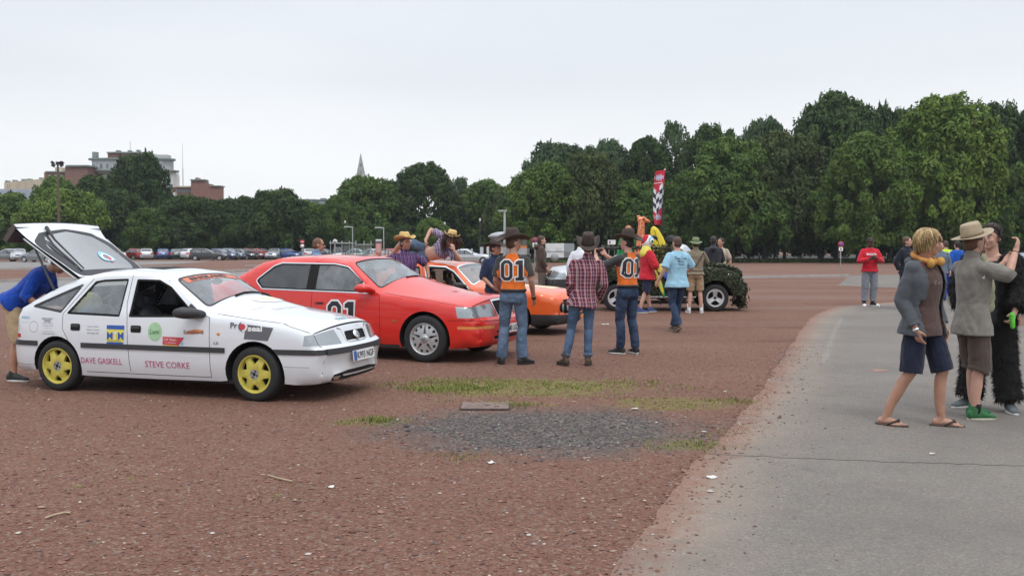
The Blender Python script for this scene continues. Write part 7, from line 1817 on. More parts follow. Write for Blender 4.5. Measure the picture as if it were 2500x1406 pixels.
# --- light blue T-shirt walking away
g_ = G(1652, 809)
LB = fabric('light_blue_jersey', (.30, .52, .66), .08)
m = Man('man in light blue crew T-shirt and jeans walking towards the off-roader', g_, 112, 1.80, dict(aL=(-.22, .10, .12), aR=(.20, -.06, .085), kL=(.0, .10, .50), kR=(.12, -.10, .51), eL=(-.05, .30, 1.17), wL=(.06, .36, .95), eR=(.0, -.33, 1.19), wR=(.20, -.36, 1.12), fL=(.86, .1, -.5), fR=(.97, -.2, 0), curl=45), fat=1.10, vox=.010)
m.body(); t = m.shirt('t_shirt', LB, .47, .020, .13, .024, wr=.012, flare=.01); m.trousers('jeans', C_DJEAN, .985, .006, 'flare'); m.shoes(mat('brown_shoe', (.10, .075, .055), .6), mat('tan_sole', (.25, .2, .15), .8)); m.hair(H_BROWN, 'crop')
bk = -m.Z.col[0]; rt = Vector((-bk.y, bk.x, 0)); c = m.J['chest']
for s_, dz, hh, ww in (('The Crew', .075, .050, .27), ('Motor', .015, .032, .13), ('Boat', -.035, .030, .10), ('www.thecrew.co.uk', -.105, .012, .22)): decal_text(t, s_, c + up * dz, rt, up, hh, I_BLACK if dz > -.1 else I_GREY, t, .012, ww)
# --- khaki man in bush hat
g_ = G(1697, 764)
KH, TAN = fabric('khaki_cotton', (.22, .185, .13)), fabric('tan_cotton', (.33, .23, .14))
m = Man('man in khaki shirt, tan shorts, white socks and green bush hat by the off-roader', g_, 88, 1.80, dict(eL=(.18, .30, 1.20), wL=(.32, .12, 1.38), eR=(.18, -.30, 1.20), wR=(.32, -.12, 1.38), aL=(0, .15, .085), aR=(0, -.15, .085)), fat=1.05, vox=.012)
m.body(); t = m.shirt('shirt', KH, .48, .016, .04, .018, collar=True); m.trousers('shorts', TAN, .46, .010, 'shorts'); m.belt(mat('tan_belt', (.12, .07, .04), .6)); m.shoes(mat('white_trainer', (.55, .56, .58), .6), M_WHITE); m.hair(H_BROWN, 'short')
mb = MB()
for q in 'LR': mb = MB(); a = m.J['a' + q]; d = (m.J['k' + q] - a).normalized(); mb.tube([a - d * .02, a + d * .14], [.043, .050], 12, round_ends=False); mb.build('sock', M_WHITE, m.root)
m.hat(mat('green_canvas', (.17, .22, .115), .9), mat('green_band', (.10, .13, .07), .9), (.165, .155), .0, .03, .10, 'flat', tip=-6)
V, T = cdt(line_poly([(.19, .10), (.10, -.05), (-.02, -.25)], .028), [], .04); decal('strap', t, V, T, m.J['chest'] + up * .06, Vector((1, 0, 0)), up, mat('leather_strap', (.06, .04, .03), .6), m.root, .008)
# --- parrot costume
g_ = G(1578, 763)
REDF, NAVY = fabric('red_felt', (.50, .020, .035)), fabric('navy_cotton', (.018, .022, .05))
m = Man('person in red parrot costume with white face, big eye and yellow feathers', g_, 22, 1.80, dict(aL=(.16, .08, .085), aR=(-.22, -.10, .085), kL=(.10, .10, .5), kR=(-.08, -.11, .5), eR=(.05, -.30, 1.13), wR=(.30, -.24, 1.08), eL=(.1, .25, 1.15), wL=(.33, .14, 1.08)), fat=1.05, vox=.012)
m.body(); m.shirt('tunic', REDF, .62, .03, .16, .05, wr=.014, flare=.02); m.trousers('shorts', NAVY, .52, .014, 'shorts'); m.shoes(mat('blue_canvas', (.05, .08, .22), .8), M_SOLE)
mb = MB(); mb.ell(m.P(-.01, 0, .06), (.15, .125, .165), m.hf, 18, 12); mb.ell(m.P(-.03, 0, -.10), (.10, .10, .12), m.hf); o = finish(mb, 'parrot_hood', [M_WHITE, REDF], m.root, .012, 2, 0, 0, lambda c: ((c - np.array(m.P(0, 0, .05))) @ np.array(-m.F * .8 + m.U * .55) > .085).astype(int))
for sg in (-1, 1):
    mb = MB(); mb.ell(m.P(.040, sg * .112, .080), (.078, .030, .092), m.hf); e = mb.build('parrot_eye', I_LBLUE, o); mb = MB(); mb.ell(m.P(.046, sg * .130, .062), (.058, .024, .066), m.hf); mb.build('eye_ball', I_WHITE, e); mb = MB(); mb.ell(m.P(.050, sg * .146, .058), (.034, .018, .040), m.hf); mb.build('pupil', mat('dark_green_ink', (.02, .10, .07), .3), e)
mb = MB(); mb.tube([m.P(.10, 0, .13), m.P(.18, 0, .16), m.P(.25, 0, .13), m.P(.27, 0, .07)], [.055, .05, .035, .008], 12); mb.build('beak', mat('black_felt', (.02, .02, .022), .8), o)
mb = MB(); mb.tube([m.J['neck'] + Vector((0, 0, -.06)), m.J['neck'] + Vector((0, 0, .05))], [.17, .11], 16); mb.build('collar', I_YEL, m.root)
def feathers(base, dirs, L_, w_, m_, parent, name):
    for d in dirs:
        mb = MB(); d = Vector(d).normalized(); sd_ = d.cross(Vector((0, 1, 0))).normalized(); mb.loft([(base, sd_ * w_ * .4, Vector((0, .012, 0))), (base + d * L_ * .5, sd_ * w_, Vector((0, .012, 0))), (base + d * L_ * .85, sd_ * w_ * .7, Vector((0, .008, 0))), (base + d * L_, sd_ * .004, Vector((0, .003, 0)))], 10); mb.build(name, m_, parent)
wb = (m.J['eR'] + m.J['wR']) / 2 + Vector((.02, -.06, -.02))
feathers(wb + Vector((-.12, 0, .02)), [(.9, 0, -.75), (.95, -.05, -.35), (.9, -.05, .15)], .30, .045, I_YEL, m.root, 'wing_feather'); feathers(wb + Vector((.02, .01, -.12)), [(.95, 0, -.25), (.9, 0, -.7)], .30, .05, I_BLUE, m.root, 'wing_feather')
tb_ = m.J['pel'] + Vector((.20, -.05, .06)); feathers(tb_, [(.35, 0, -1)], .62, .05, I_YEL, m.root, 'tail_feather'); feathers(tb_ + Vector((.06, .02, -.1)), [(.30, 0, -1)], .60, .06, mk('ink_green', (.03, .25, .07)), m.root, 'tail_feather'); feathers(tb_ + Vector((-.02, .02, .02)), [(.5, 0, -1)], .42, .05, I_RED, m.root, 'tail_feather')
# --- aviator helmet passenger standing in the off-roader
g_ = GY(1534, 25.5); g_.z = .42
m = Man('person in orange leather flying helmet and goggles standing in the off-roader', g_, 250, 1.70, dict(), skin=SK_T, vox=.013)
m.body(); m.shirt('jacket', fabric('green_felt', (.03, .26, .09)), .9, .03, .1, .02); m.trousers('trousers', NAVY, .98, .01)
mb = MB(); mb.ell(m.P(-.02, 0, .025), (.106, .088, .112), m.hf, 16, 10); mb.ell(m.P(-.02, 0, -.05), (.06, .086, .07), m.hf); o = finish(mb, 'flying_helmet', mat('orange_leather', (.42, .17, .06), .5, var=.3), m.root, .012, 2)
mb = MB()
for sg in (-1, 1): mb = MB(); mb.ell(m.P(.088, sg * .034, .008), (.016, .030, .026), m.hf); mb.build('goggle_lens', mat('dark_lens', (.02, .02, .03), .1), m.root)
# --- afro wigged passenger
g_ = GY(1638, 25.6); g_.z = .20
m = Man('person with a big round black wig sitting in the off-roader behind the surfboard', g_, 200, 1.62, dict(), skin=SK_T, vox=.014)
m.body(); m.shirt('jacket', fabric('black_fleece', (.015, .015, .017)), .9, .03, .1, .02); m.trousers('trousers', NAVY, .98, .01)
mb = MB(); mb.ell(m.P(-.03, 0, .03), (.15, .15, .15), m.hf, 16, 10); finish(mb, 'wig', hair_m('black_wig', (.012, .011, .012)), m.root, .016, 1, .03)
# --- pair beyond the off-roader bonnet
m = Man('man in charcoal hooded top with his back turned beyond the off-roader bonnet', GY(1742, 27.6), 75, 1.90, dict(eL=(.1, .24, 1.15), wL=(.25, .1, 1.05), eR=(.1, -.24, 1.15), wR=(.25, -.1, 1.05)), vox=.013, fat=1.08)
m.body(); m.shirt('hooded_top', fabric('charcoal_fleece', (.035, .036, .045)), .95, .022, .10, .016, collar=True); m.trousers('trousers', C_DJEAN); m.shoes(BLACKSHOE); m.hair(H_DARK, 'short')
mb = MB(); mb.ell(m.J['neck'] - m.fwd * .10 + Vector((0, 0, -.04)), (.10, .13, .07)); mb.build('hood', fabric('charcoal_fleece', (.035, .036, .045)), m.root)
m = Man('person in beige T-shirt facing us, partly hidden by the charcoal hooded man', GY(1760, 29.2), 235, 1.86, dict(eL=(-.04, .27, 1.14), wL=(.0, .24, .9)), look=-15, vox=.013, skin=SK_T)
m.body(); m.shirt('t_shirt', fabric('beige_jersey', (.42, .35, .27)), .42); m.trousers('trousers', C_DJEAN); m.shoes(BLACKSHOE); m.hair(H_DARK, 'short')
# --- brown hooded man by the trailer
BRH, BRP = fabric('brown_fleece', (.075, .048, .04)), fabric('taupe_cotton', (.12, .095, .075))
m = Man('man in brown hooded top and cropped trousers walking right near the white trailer', GY(1321, 28.2), 12, 1.92, dict(aL=(.14, .08, .085), aR=(-.12, -.10, .085), kL=(.12, .1, .5), kR=(-.01, -.11, .5), eR=(-.03, -.23, 1.14), wR=(.10, -.25, .92)), vox=.013)
m.body(); m.shirt('hooded_top', BRH, .93, .02, .13, .014, collar=True); m.trousers('cropped_trousers', BRP, .76, .012, 'baggy'); m.shoes(BLACKSHOE); m.hair(H_BROWN, 'short')
mb = MB(); mb.ell(m.J['neck'] - m.fwd * .11 + Vector((0, 0, -.02)), (.09, .13, .08)); mb.build('hood', BRH, m.root)
# --- white shirt man behind the plaid man
m = Man('man in white shirt half hidden by the brown hat of the red plaid man', GY(1413, 23.5), 60, 1.80, dict(), vox=.012, lean=8)
m.body(); m.shirt('shirt', fabric('white_cotton', (.66, .67, .72), .05), .9, .022, .06, .016, collar=True); m.trousers('trousers', C_DJEAN); m.shoes(BLACKSHOE); m.hair(H_DARK, 'short')
# --- navy shirt and dark hat beside the orange coupe
m = Man('man in navy shirt and dark brown hat beside the orange coupe windscreen', GY(1209, 16.75), 300, 1.70, dict(eR=(-.02, -.24, 1.14), wR=(.16, -.15, .98), eL=(.0, .23, 1.14), wL=(.18, .12, .98)), look=30, vox=.010, skin=SK_T)
m.body(); m.shirt('shirt', fabric('navy_denim_shirt', (.022, .034, .075)), .52, .014, .05, .016, collar=True); m.trousers('jeans', denim('grey_denim', (.06, .075, .095))); m.belt(BELT); m.shoes(BLACKSHOE); m.hair(H_DARK, 'short'); m.brows(H_DARK)
m.hat(C_BROWNHAT, C_BAND, (.22, .185), .05, .02, .12, lift=-.005)
# --- balding man behind the red saloon
m = Man('balding man in blue denim shirt seen behind the red saloon roof', GY(776, 17.6), 8, 1.765, dict(), vox=.010, fat=1.05, skin=SK_T)
m.body(); m.shirt('shirt', fabric('blue_chambray', (.16, .25, .40)), .9, .018, .06, .014, collar=True); m.trousers('jeans', C_JEAN); m.shoes(BLACKSHOE); m.hair(H_LB, 'crop')
mb = MB(); mb.tube([m.P(.05, -.066, .012), m.P(.095, -.045, .008), m.P(.097, .045, .008), m.P(.05, .066, .012)], .004, 6); mb.ell(m.P(.094, -.032, .004), (.004, .022, .014), m.hf); mb.ell(m.P(.094, .032, .004), (.004, .022, .014), m.hf); mb.build('sunglasses', M_BLACK, m.root)
# --- purple plaid and straw hat, arms on two car roofs
PL_P = plaid('purple_check', (.085, .032, .125), (.02, .018, .045), (.34, .25, .40), (.16, .05, .13), 15)
m = Man('man in purple plaid shirt and straw hat leaning between the red and orange car roofs', GY(990, 17.1), 283, 1.80, dict(eR=(.04, -.36, 1.33), wR=(.20, -.56, 1.43), eL=(-.02, .36, 1.28), wL=(.06, .38, 1.10), dR=(.3, -.9, .0), dL=(.25, .0, -.95)), look=32, vox=.0095, skin=SK_T)
m.body(); t = m.shirt('shirt', PL_P, .46, .014, .08, .018, collar=True); m.trousers('jeans', C_JEAN); m.shoes(BROWNBOOT); m.hair(H_BROWN, 'short'); m.brows(H_BROWN); m.hat(C_STRAW, C_STRAWB, (.205, .185), .06, .012, .125, tip=-6, lift=.022)
mb = MB(); mb.smooth = False; c = m.J['waist'] + m.fwd * .150 + Vector((.05, 0, .03)); mb.box(c, (.085, .006, .115), Matrix.Rotation(R(-8), 3, 'Z')); o = mb.build('badge', M_WHITE, m.root); mb = MB(); mb.smooth = False; mb.box(c + Vector((0, -.004, .025)), (.080, .004, .05)); mb.build('badge_print', I_LBLUE, o)
mb = MB(); mb.tube([m.J['neck'] + m.fwd * .06 + Vector((-.05, 0, -.02)), m.J['chest'] + m.fwd * .145 + Vector((.0, 0, -.02)), c + Vector((0, 0, .06))], .006, 6); mb.tube([m.J['neck'] + m.fwd * .06 + Vector((.06, 0, -.02)), m.J['chest'] + m.fwd * .145 + Vector((.02, 0, -.02)), c + Vector((0, 0, .06))], .006, 6); mb.build('lanyard', mk('purple_ribbon', (.16, .05, .25)), m.root)
# --- long haired man lying on the coupe roof
A = at
J = dict(pel=A(1036, 617, 19.05), waist=A(1054, 620, 18.98), chest=A(1078, 611, 18.85), neck=A(1092, 596, 18.75), head=A(1100, 586, 18.62), sR=A(1076, 575, 18.9), sL=A(1098, 617, 18.72), eR=A(1052, 560, 18.95), wR=A(1039, 588, 18.80), eL=A(1123, 634, 18.5), wL=A(1108, 611, 18.42), hR=A(1030, 605, 19.0), hL=A(1037, 628, 19.0), kR=A(984, 586, 18.95), kL=A(978, 625, 19.3), aR=A(950, 628, 19.4), aL=A(925, 630, 19.6))
m = Man.world('long haired man in knotted plaid shirt and straw hat lying on the orange coupe roof', J, (-.02, -1, -.10), (.25, -.1, 1), pose=dict(curl=70), vox=.0095, skin=SK)
m.fwd = Vector((0, -1, 0)); m.fd = {q: Vector((-1, 0, .1)).normalized() for q in 'LR'}; m.hd = {'L': Vector((-.25, -.1, .95)), 'R': Vector((.1, -.3, -.95))}
m.body(); m.trousers('denim_shorts', C_JEAN, .30, .010, 'shorts'); m.shoes(BLACKSHOE)
def crop(man, name, mt, sleeve):
    mb = MB(); J, k = man.J, man.k; hi = (J['sL'] - J['sR']).normalized(); up_ = (J['neck'] - J['waist']).normalized(); fw = hi.cross(up_).normalized(); sm = (J['sL'] + J['sR']) / 2
    mb.loft([(J['chest'] - up_ * .06, fw * .135, hi * .185), (J['chest'], fw * .135, hi * .19), (J['chest'] * .5 + sm * .5, fw * .125, hi * .195), (sm + up_ * .02, fw * .095, hi * .17), (J['neck'], fw * .06, hi * .07)], 18)
    for q in 'LR': man.arm(mb, q, [.062, .060, .052, .048, .034], sleeve, .014)
    return finish(mb, name, mt, man.root, man.vox, 3, .012, 3)
crop(m, 'knotted_shirt', plaid('pale_purple_check', (.30, .24, .36), (.05, .03, .08), (.62, .58, .64), (.20, .06, .16), 14), .36)
m.hair(hair_m('long_brown_hair', (.060, .027, .016)), 'long', 520, .28); m.brows(H_BROWN); m.hat(C_STRAW, C_STRAWB, (.195, .185), .07, .006, .125, tip=-6, lift=.022)
# --- bending man at the open boot
p = G(40, 931)
BLU = fabric('royal_blue_fleece', (.012, .060, .36))
m = Man('man in royal blue top bending into the open boot of the white hatchback', (p.x - .03, p.y + .10, 0), 2, 1.80, dict(eR=(.10, -.25, 1.16), wR=(.36, -.22, 1.22), eL=(.2, .25, 1.20), wL=(.5, .2, 1.30), aR=(.0, -.11, .085), aL=(.30, .12, .085), kR=(.06, -.11, .5), kL=(.22, .12, .5), hL=(.0, .09, .92)), lean=48, nod=-6, look=-4, skin=SK_T, vox=.009, fat=1.06)
m.body(); m.shirt('top', BLU, .60, .020, .07, .02, wr=.014); m.trousers('shorts', fabric('sand_cotton', (.42, .31, .19)), .52, .012, 'shorts'); m.shoes(mat('black_trainer', (.02, .024, .024), .7), M_SOLE); m.hair(H_LB, 'crop')
mb = MB(); mb.smooth = False
# --- red sweatshirt man
RS = fabric('red_sweatshirt', (.52, .018, .035)); GS_ = fabric('grey_sweat', (.20, .215, .25))
m = Man('man in red sweatshirt and grey joggers looking down at his phone', G(2122, 747), 268, 1.86, dict(eL=(.05, .29, 1.15), wL=(.27, .07, 1.24), eR=(.05, -.29, 1.15), wR=(.27, -.07, 1.22), dL=(.45, -.8, .2), dR=(.45, .8, .2), aL=(0, .10, .085), aR=(.03, -.14, .085), fL=(.8, .55, 0), fR=(.95, -.2, 0), curl=60), nod=40, skin=SK_D, vox=.010, fat=1.06)
m.body(); t = m.shirt('sweatshirt', RS, .92, .022, .06, .018); m.trousers('joggers', GS_, .95, .012, 'baggy'); m.shoes(mat('black_canvas', (.018, .018, .022), .8), M_WHITE, toe=M_WHITE); m.hair(hair_m('black_crop', (.012, .01, .01)), 'crop')
decal_text(t, 'MACALBIA', m.J['chest'] + up * .045, Vector((1, 0, 0)), up, .058, I_WHITE, t, .02, .26)
mb = MB(); mb.smooth = False; mb.box((0, 0, 0), (.065, .014, .12), Matrix.Rotation(R(-50), 3, 'X')); held('phone', 'dark phone in the hands of the man in the red sweatshirt', 'phone', mb, M_BLACK, m.root.location + (m.J['wL'] + m.J['wR']) / 2 + Vector((0, -.07, .03)))
# --- navy jacket man
m = Man('man in dark navy jacket standing behind the blond man shoulder', GY(2214, 25.2), 300, 1.86, dict(eL=(-.1, .27, 1.15), wL=(-.08, .16, .95), eR=(-.1, -.27, 1.15), wR=(-.08, -.16, .95)), look=25, vox=.012)
m.body(); m.shirt('jacket', fabric('dark_navy_cloth', (.016, .018, .028)), .95, .024, .08, .014, collar=True); m.trousers('shorts', NAVY, .5, .012, 'shorts'); m.shoes(mat('white_trainer', (.55, .56, .58), .6)); m.hair(H_BROWN, 'short')
# --- hi-vis and neighbours
m = Man('man in fluorescent yellow vest and blue trousers with his back to us', GY(2309, 32), 80, 1.80, dict(), vox=.014, fat=1.08)
m.body(); t = m.shirt('hi_vis_jacket', [mat('fluorescent_yellow', (.50, .75, .03), .7), mat('reflective_band', (.45, .50, .40), .4)], .9, .03, .10, .02, matfn=lambda c: (np.abs((c[:, 2] - 1.12) % .22 - .04) < .022).astype(int)); m.trousers('trousers', fabric('blue_workwear', (.02, .05, .26))); m.shoes(BLACKSHOE); m.hair(H_BROWN, 'crop')
m = Man('person in grey blue jacket with hanging badge, right of the blond man', GY(2297, 29), 250, 1.74, dict(), vox=.014); m.body(); m.shirt('jacket', fabric('slate_blue_cloth', (.12, .15, .20)), .95, .026, .12, .016); m.trousers('trousers', fabric('blue_workwear', (.02, .05, .26))); m.shoes(BLACKSHOE); m.hair(H_BROWN, 'short')
m = Man('person in bright blue jacket hidden behind the man with the sun hat', GY(2337, 31), 100, 1.78, dict(), vox=.014); m.body(); m.shirt('jacket', fabric('bright_blue_cloth', (.015, .09, .42)), .95, .03, .12, .02); m.trousers('trousers', C_DJEAN); m.shoes(BLACKSHOE); m.hair(H_DARK, 'short')

# --- blond man in the foreground
g_ = G(2248, 1040)
GREY = fabric('grey_fleece', (.078, .086, .098)); TEE = fabric('brown_jersey', (.085, .052, .045), .1)
m = Man('blond man in open grey hooded jacket, navy shorts and flip-flops walking', g_, -57, 1.80, dict(aR=(-.20, -.22, .085), aL=(.10, .15, .085), kR=(-.02, -.13, .49), kL=(.12, .13, .5), eR=(-.07, -.225, 1.13), wR=(.07, -.20, .89), eL=(-.06, .225, 1.13), wL=(.08, .20, .89), dR=(.25, .2, -.9), dL=(.25, -.2, -.9), fR=(.90, .30, 0), fL=(.78, .60, 0), curl=30), look=50, lean=2, skin=SK_T, vox=.0075)
m.body(bare_feet=True); t = m.shirt('t_shirt', TEE, .3, .006, .12, .01, sleeves=False)
m.trousers('shorts', fabric('navy_twill', (.014, .017, .036)), .50, .012, 'shorts', wr=.012)
# open jacket: a shell over back and sides with a gap down the front
fwd = m.fwd; cst = m.J['chest']; lat = Vector((0, 0, 1)).cross(fwd)
mb = MB(); m.torso(mb, .036, .12, True, 0, .012)
for q in 'LR': m.arm(mb, q, [.046, .055, .053, .051, .042], .95, .010)
j = finish(mb, 'jacket', GREY, m.root, .0085, 3, .012, 4)
bm = bmesh.new(); bm.from_mesh(j.data); kill = []
for f in bm.faces:
    c = f.calc_center_median(); d = c - cst; x = d.dot(fwd); y = d.dot(lat); zz = d.z
    if x > .03 and -.13 - .03 * (zz < -.15) < y < .11 and zz < .30: kill.append(f)
bmesh.ops.delete(bm, geom=kill, context='FACES'); bm.to_mesh(j.data); bm.free()
md = j.modifiers.new('t', 'SOLIDIFY'); md.thickness = .010; md.offset = -1; me = evaluated(j); j.modifiers.clear(); j.data = me
mb = MB(); n_ = m.J['neck']; mb.tube([n_ + lat * .12 - fwd * .02 + up * -.05, n_ + lat * .09 - fwd * .10 - up * .01, n_ - fwd * .14 - up * .03, n_ - lat * .09 - fwd * .10 - up * .01, n_ - lat * .12 - fwd * .02 - up * .05], [.026, .036, .045, .036, .026], 12); mb.ell(n_ - fwd * .115 - up * .06, (.05, .095, .05), m.Z); finish(mb, 'hood', GREY, j, .010, 3, .012)
mb = MB(); mb.tube([n_ + (fwd * math.cos(a) + lat * math.sin(a)) * .095 + up * (.02 - .035 * math.cos(a)) for a in np.linspace(0, 2 * PI, 15)], .024, 10, round_ends=False); sc_ = finish(mb, 'scarf', mat('orange_plush', (.46, .21, .06), .95, var=.3, bmp=.6), m.root, .009, 2, .014)
mb = MB(); mb.ell(n_ + fwd * .12 + lat * .06 + up * -.005, (.04, .042, .04)); mb.ell(n_ + fwd * .10 - lat * .05 + up * -.02, (.03, .055, .045)); finish(mb, 'scarf_knot', mat('yellow_plush', (.54, .29, .07), .95, bmp=.6), sc_, .009, 2, .008)
mb = MB(); mb.tube([n_ + lat * .09 - up * .035 + fwd * .03, n_ - fwd * .085 - up * .02, n_ - lat * .09 - up * .035 + fwd * .03], .028, 10); mb.build('red_collar', mat('red_knit', (.45, .05, .03), .95), m.root)
mb = MB(); mb.tube([m.J['wR'].lerp(m.J['eR'], .02), m.J['wR'].lerp(m.J['eR'], -.08)], [.033, .033], 12, round_ends=False); mb.build('watch', M_CHROME, m.root)
V, T = text2d('C o l', 1, 0, .3); decal('print', t, V * .05, T, cst + up * .0, Vector((-fwd.y, fwd.x, 0)), up, mat('grey_print', (.26, .26, .25), .8), t)
m.hair(H_BLOND, 'shaggy', 800, .10); m.brows(H_LB)
for q in 'LR':   # flip-flops
    A, f = m.J['a' + q], m.fd[q]; lt = Vector((0, 0, 1)).cross(f); b = Vector((A.x, A.y, .008)) + f * .05; n = 22
    ring = [b + f * .150 * math.cos(2 * PI * i / n) + lt * math.sin(2 * PI * i / n) * (.054 if math.cos(2 * PI * i / n) > -.1 else .042) for i in range(n)]
    fr_ = empty('flip_flop', (0, 0, 0)); fr_.parent = m.root
    mb = MB(); mb.add([p - Vector((0, 0, .007)) for p in ring] + [p + Vector((0, 0, .012)) for p in ring], [tuple(reversed(range(n))), tuple(range(n, 2 * n))] + [(i, (i + 1) % n, (i + 1) % n + n, i + n) for i in range(n)]); mb.build('sole', mat('brown_rubber', (.075, .05, .038), .8), fr_)
    mb = MB(); th = b + f * .085 + Vector((0, 0, .035))
    for sg in (-1, 1): mb.tube([th + Vector((0, 0, -.02)), th + lt * sg * .022 - f * .025 + Vector((0, 0, .016)), b + lt * sg * .050 - f * .02 + Vector((0, 0, .012))], [.007, .009, .009], 8)
    mb.build('strap', mat('dark_strap', (.035, .026, .02), .7), fr_)
# --- sun hat man, arm raised
g_ = G(2368, 1022)
SH_ = fabric('stone_cotton', (.20, .185, .165)); SHB = fabric('brown_cotton', (.085, .062, .05))
m = Man('man in khaki sun hat and grey shirt raising his arm, green shoes', g_, 12, 1.80, dict(eR=(.16, -.27, 1.35), wR=(.29, -.20, 1.57), dR=(.35, .1, .93), eL=(.24, .20, 1.25), wL=(.42, .12, 1.45), aR=(.0, -.08, .085), aL=(.12, .10, .085), kR=(.03, -.09, .5), kL=(.1, .1, .5), fR=(.97, -.1, 0), curl=60), nod=4, skin=SK, vox=.0078)
m.body(); t = m.shirt('shirt', SH_, .56, .014, .16, .022, collar=True, wr=.012, flare=.006); m.trousers('shorts', SHB, .56, .012, 'shorts', wr=.014)
m.shoes(mat('green_suede', (.03, .13, .05), .9, var=.25), mat('cream_sole', (.42, .40, .32), .8)); m.hair(H_BROWN, 'crop'); m.brows(H_BROWN)
for q in 'LR': mb = MB(); a = m.J['a' + q]; d = (m.J['k' + q] - a).normalized(); mb.tube([a - d * .02, a + d * .07], [.043, .045], 12, round_ends=False); mb.build('sock', M_BLACK, m.root)
m.hat(mat('khaki_felt', (.36, .29, .20), .85, var=.15), mat('khaki_band', (.20, .15, .09), .8), (.19, .18), .0, -.015, .125, 'flat', tip=-21, lift=.012)
mb = MB(); mb.tube([m.P(.04, -.079, .05), m.P(.035, -.078, -.05), m.P(.045, -.03, -.122)], .0035, 6); mb.build('chin_strap', mat('leather_strap', (.06, .04, .03), .6), m.root)
mb = MB(); n_ = m.J['neck']; mb.tube([n_ + m.fwd * .10 + up * .01, n_ + m.fwd * .16 - up * .10, n_ + m.fwd * .19 - up * .28, n_ + m.fwd * .19 - up * .46], [.05, .055, .055, .045], 12); finish(mb, 'fur_scarf', mat('pale_plush', (.34, .33, .22), .95, var=.25, bmp=.8), m.root, .010, 1, .02)
mb = MB(); mb.tube([m.J['wR'].lerp(m.J['eR'], .10), m.J['wR'].lerp(m.J['eR'], .07)], [.030, .030], 12, round_ends=False); mb.build('bracelet', BROWNBOOT, m.root)
V, T = text2d('4', 1, .02); decal('logo', t, V * .05, T, m.J['sR'] + Vector((-.02, 0, -.08)), Vector((1, 0, 0)), up, I_WHITE, t)
# --- black fur suit
g_ = G(2412, 1000)
m = Man('dark haired man in shaggy black gorilla suit holding something green', g_, 222, 1.86, dict(aR=(0, -.19, .085), aL=(0, .20, .085), kL=(.02, .155, .5), kR=(.02, -.15, .5), eL=(.02, .30, 1.16), wL=(.20, .30, .96), eR=(.02, -.28, 1.16), wR=(.12, -.2, .96), dL=(.5, 0, -.85), fL=(.8, .6, 0), fR=(.9, -.35, 0), curl=70), look=-6, nod=3, vox=.009, fat=1.05)
m.body(); FUR = mat('black_fur', (.010, .0095, .010), .95, var=.3)
mb = MB(); m.torso(mb, .035, .12, False, .02)
for q in 'LR': m.arm(mb, q, [.085, .085, .080, .078, .070], .93, .018)
top = finish(mb, 'fur_jacket', [FUR, mat('black_knit', (.022, .023, .026), .95)], m.root, .012, 3, .018, 2, lambda c: (((c - np.array(m.J['chest'])) @ np.array(m.fwd) > .10) & (np.abs((c - np.array(m.J['chest'])) @ np.array(Vector((0, 0, 1)).cross(m.fwd))) < .13)).astype(int))
mb = MB(); 
for q in 'LR': m.leg(mb, q, [.11, .105, .095, .10, .105], .97, .012)
mb.loft([(m.J['pel'] + up * .08, m.fwd * .14, Vector((0, 0, 1)).cross(m.fwd) * .19), (m.J['pel'] - up * .10, m.fwd * .14, Vector((0, 0, 1)).cross(m.fwd) * .20)], 20); legs = finish(mb, 'fur_trousers', FUR, m.root, .012, 3, .018, 3)
r = np.random.default_rng(8)
for o, n in ((top, 7000), (legs, 6500)):
    me = o.data; nv = len(me.vertices); C_ = np.empty(nv * 3); me.vertices.foreach_get('co', C_); N_ = np.empty(nv * 3); me.vertices.foreach_get('normal', N_); C_, N_ = C_.reshape(-1, 3), N_.reshape(-1, 3)
    i = r.integers(0, nv, n * 2)
    if o is top: d = C_[i] - np.array(m.J['chest']); i = i[~((d @ np.array(m.fwd) > .10) & (np.abs(d @ np.array(Vector((0, 0, 1)).cross(m.fwd))) < .13))]
    i = i[:n]; p, nn = C_[i], N_[i]; d = nn * .55 + np.array([0, 0, -.75]) + r.normal(0, .28, (len(i), 3)); d /= np.linalg.norm(d, axis=1)[:, None]; L_ = r.uniform(.025, .062, (len(i), 1)); s_ = np.cross(d, r.normal(0, 1, (len(i), 3))); s_ /= np.linalg.norm(s_, axis=1)[:, None]; s_ *= .0035
    VV = np.stack([p - s_, p + s_, p + d * L_ + nn * .004], 1).reshape(-1, 3); oo = link('fur', np_mesh('fur', VV, np.arange(len(i) * 3).reshape(-1, 3)), FUR, o)
m.shoes(mat('grey_canvas', (.10, .115, .125), .9, var=.3), M_SOLE); m.hair(H_DARK, 'fringe', 360, .050); m.brows(H_DARK)
mb = MB(); c = m.root.location + m.J['wL'] + Vector((-.05, -.05, -.08)); mb.tube([(0, 0, .05), (.01, 0, -.06)], [.028, .022], 12); held('green_bottle', 'bright green plastic thing in the hand of the man in the gorilla suit', 'bottle', mb, mat('bright_green_plastic', (.12, .55, .05), .4), c)
# ---------------------------------------------------------------- things on the field
def mat_rect(mb, c, d, rot=None): mb.smooth = False; mb.box(c, d, rot); mb.smooth = True
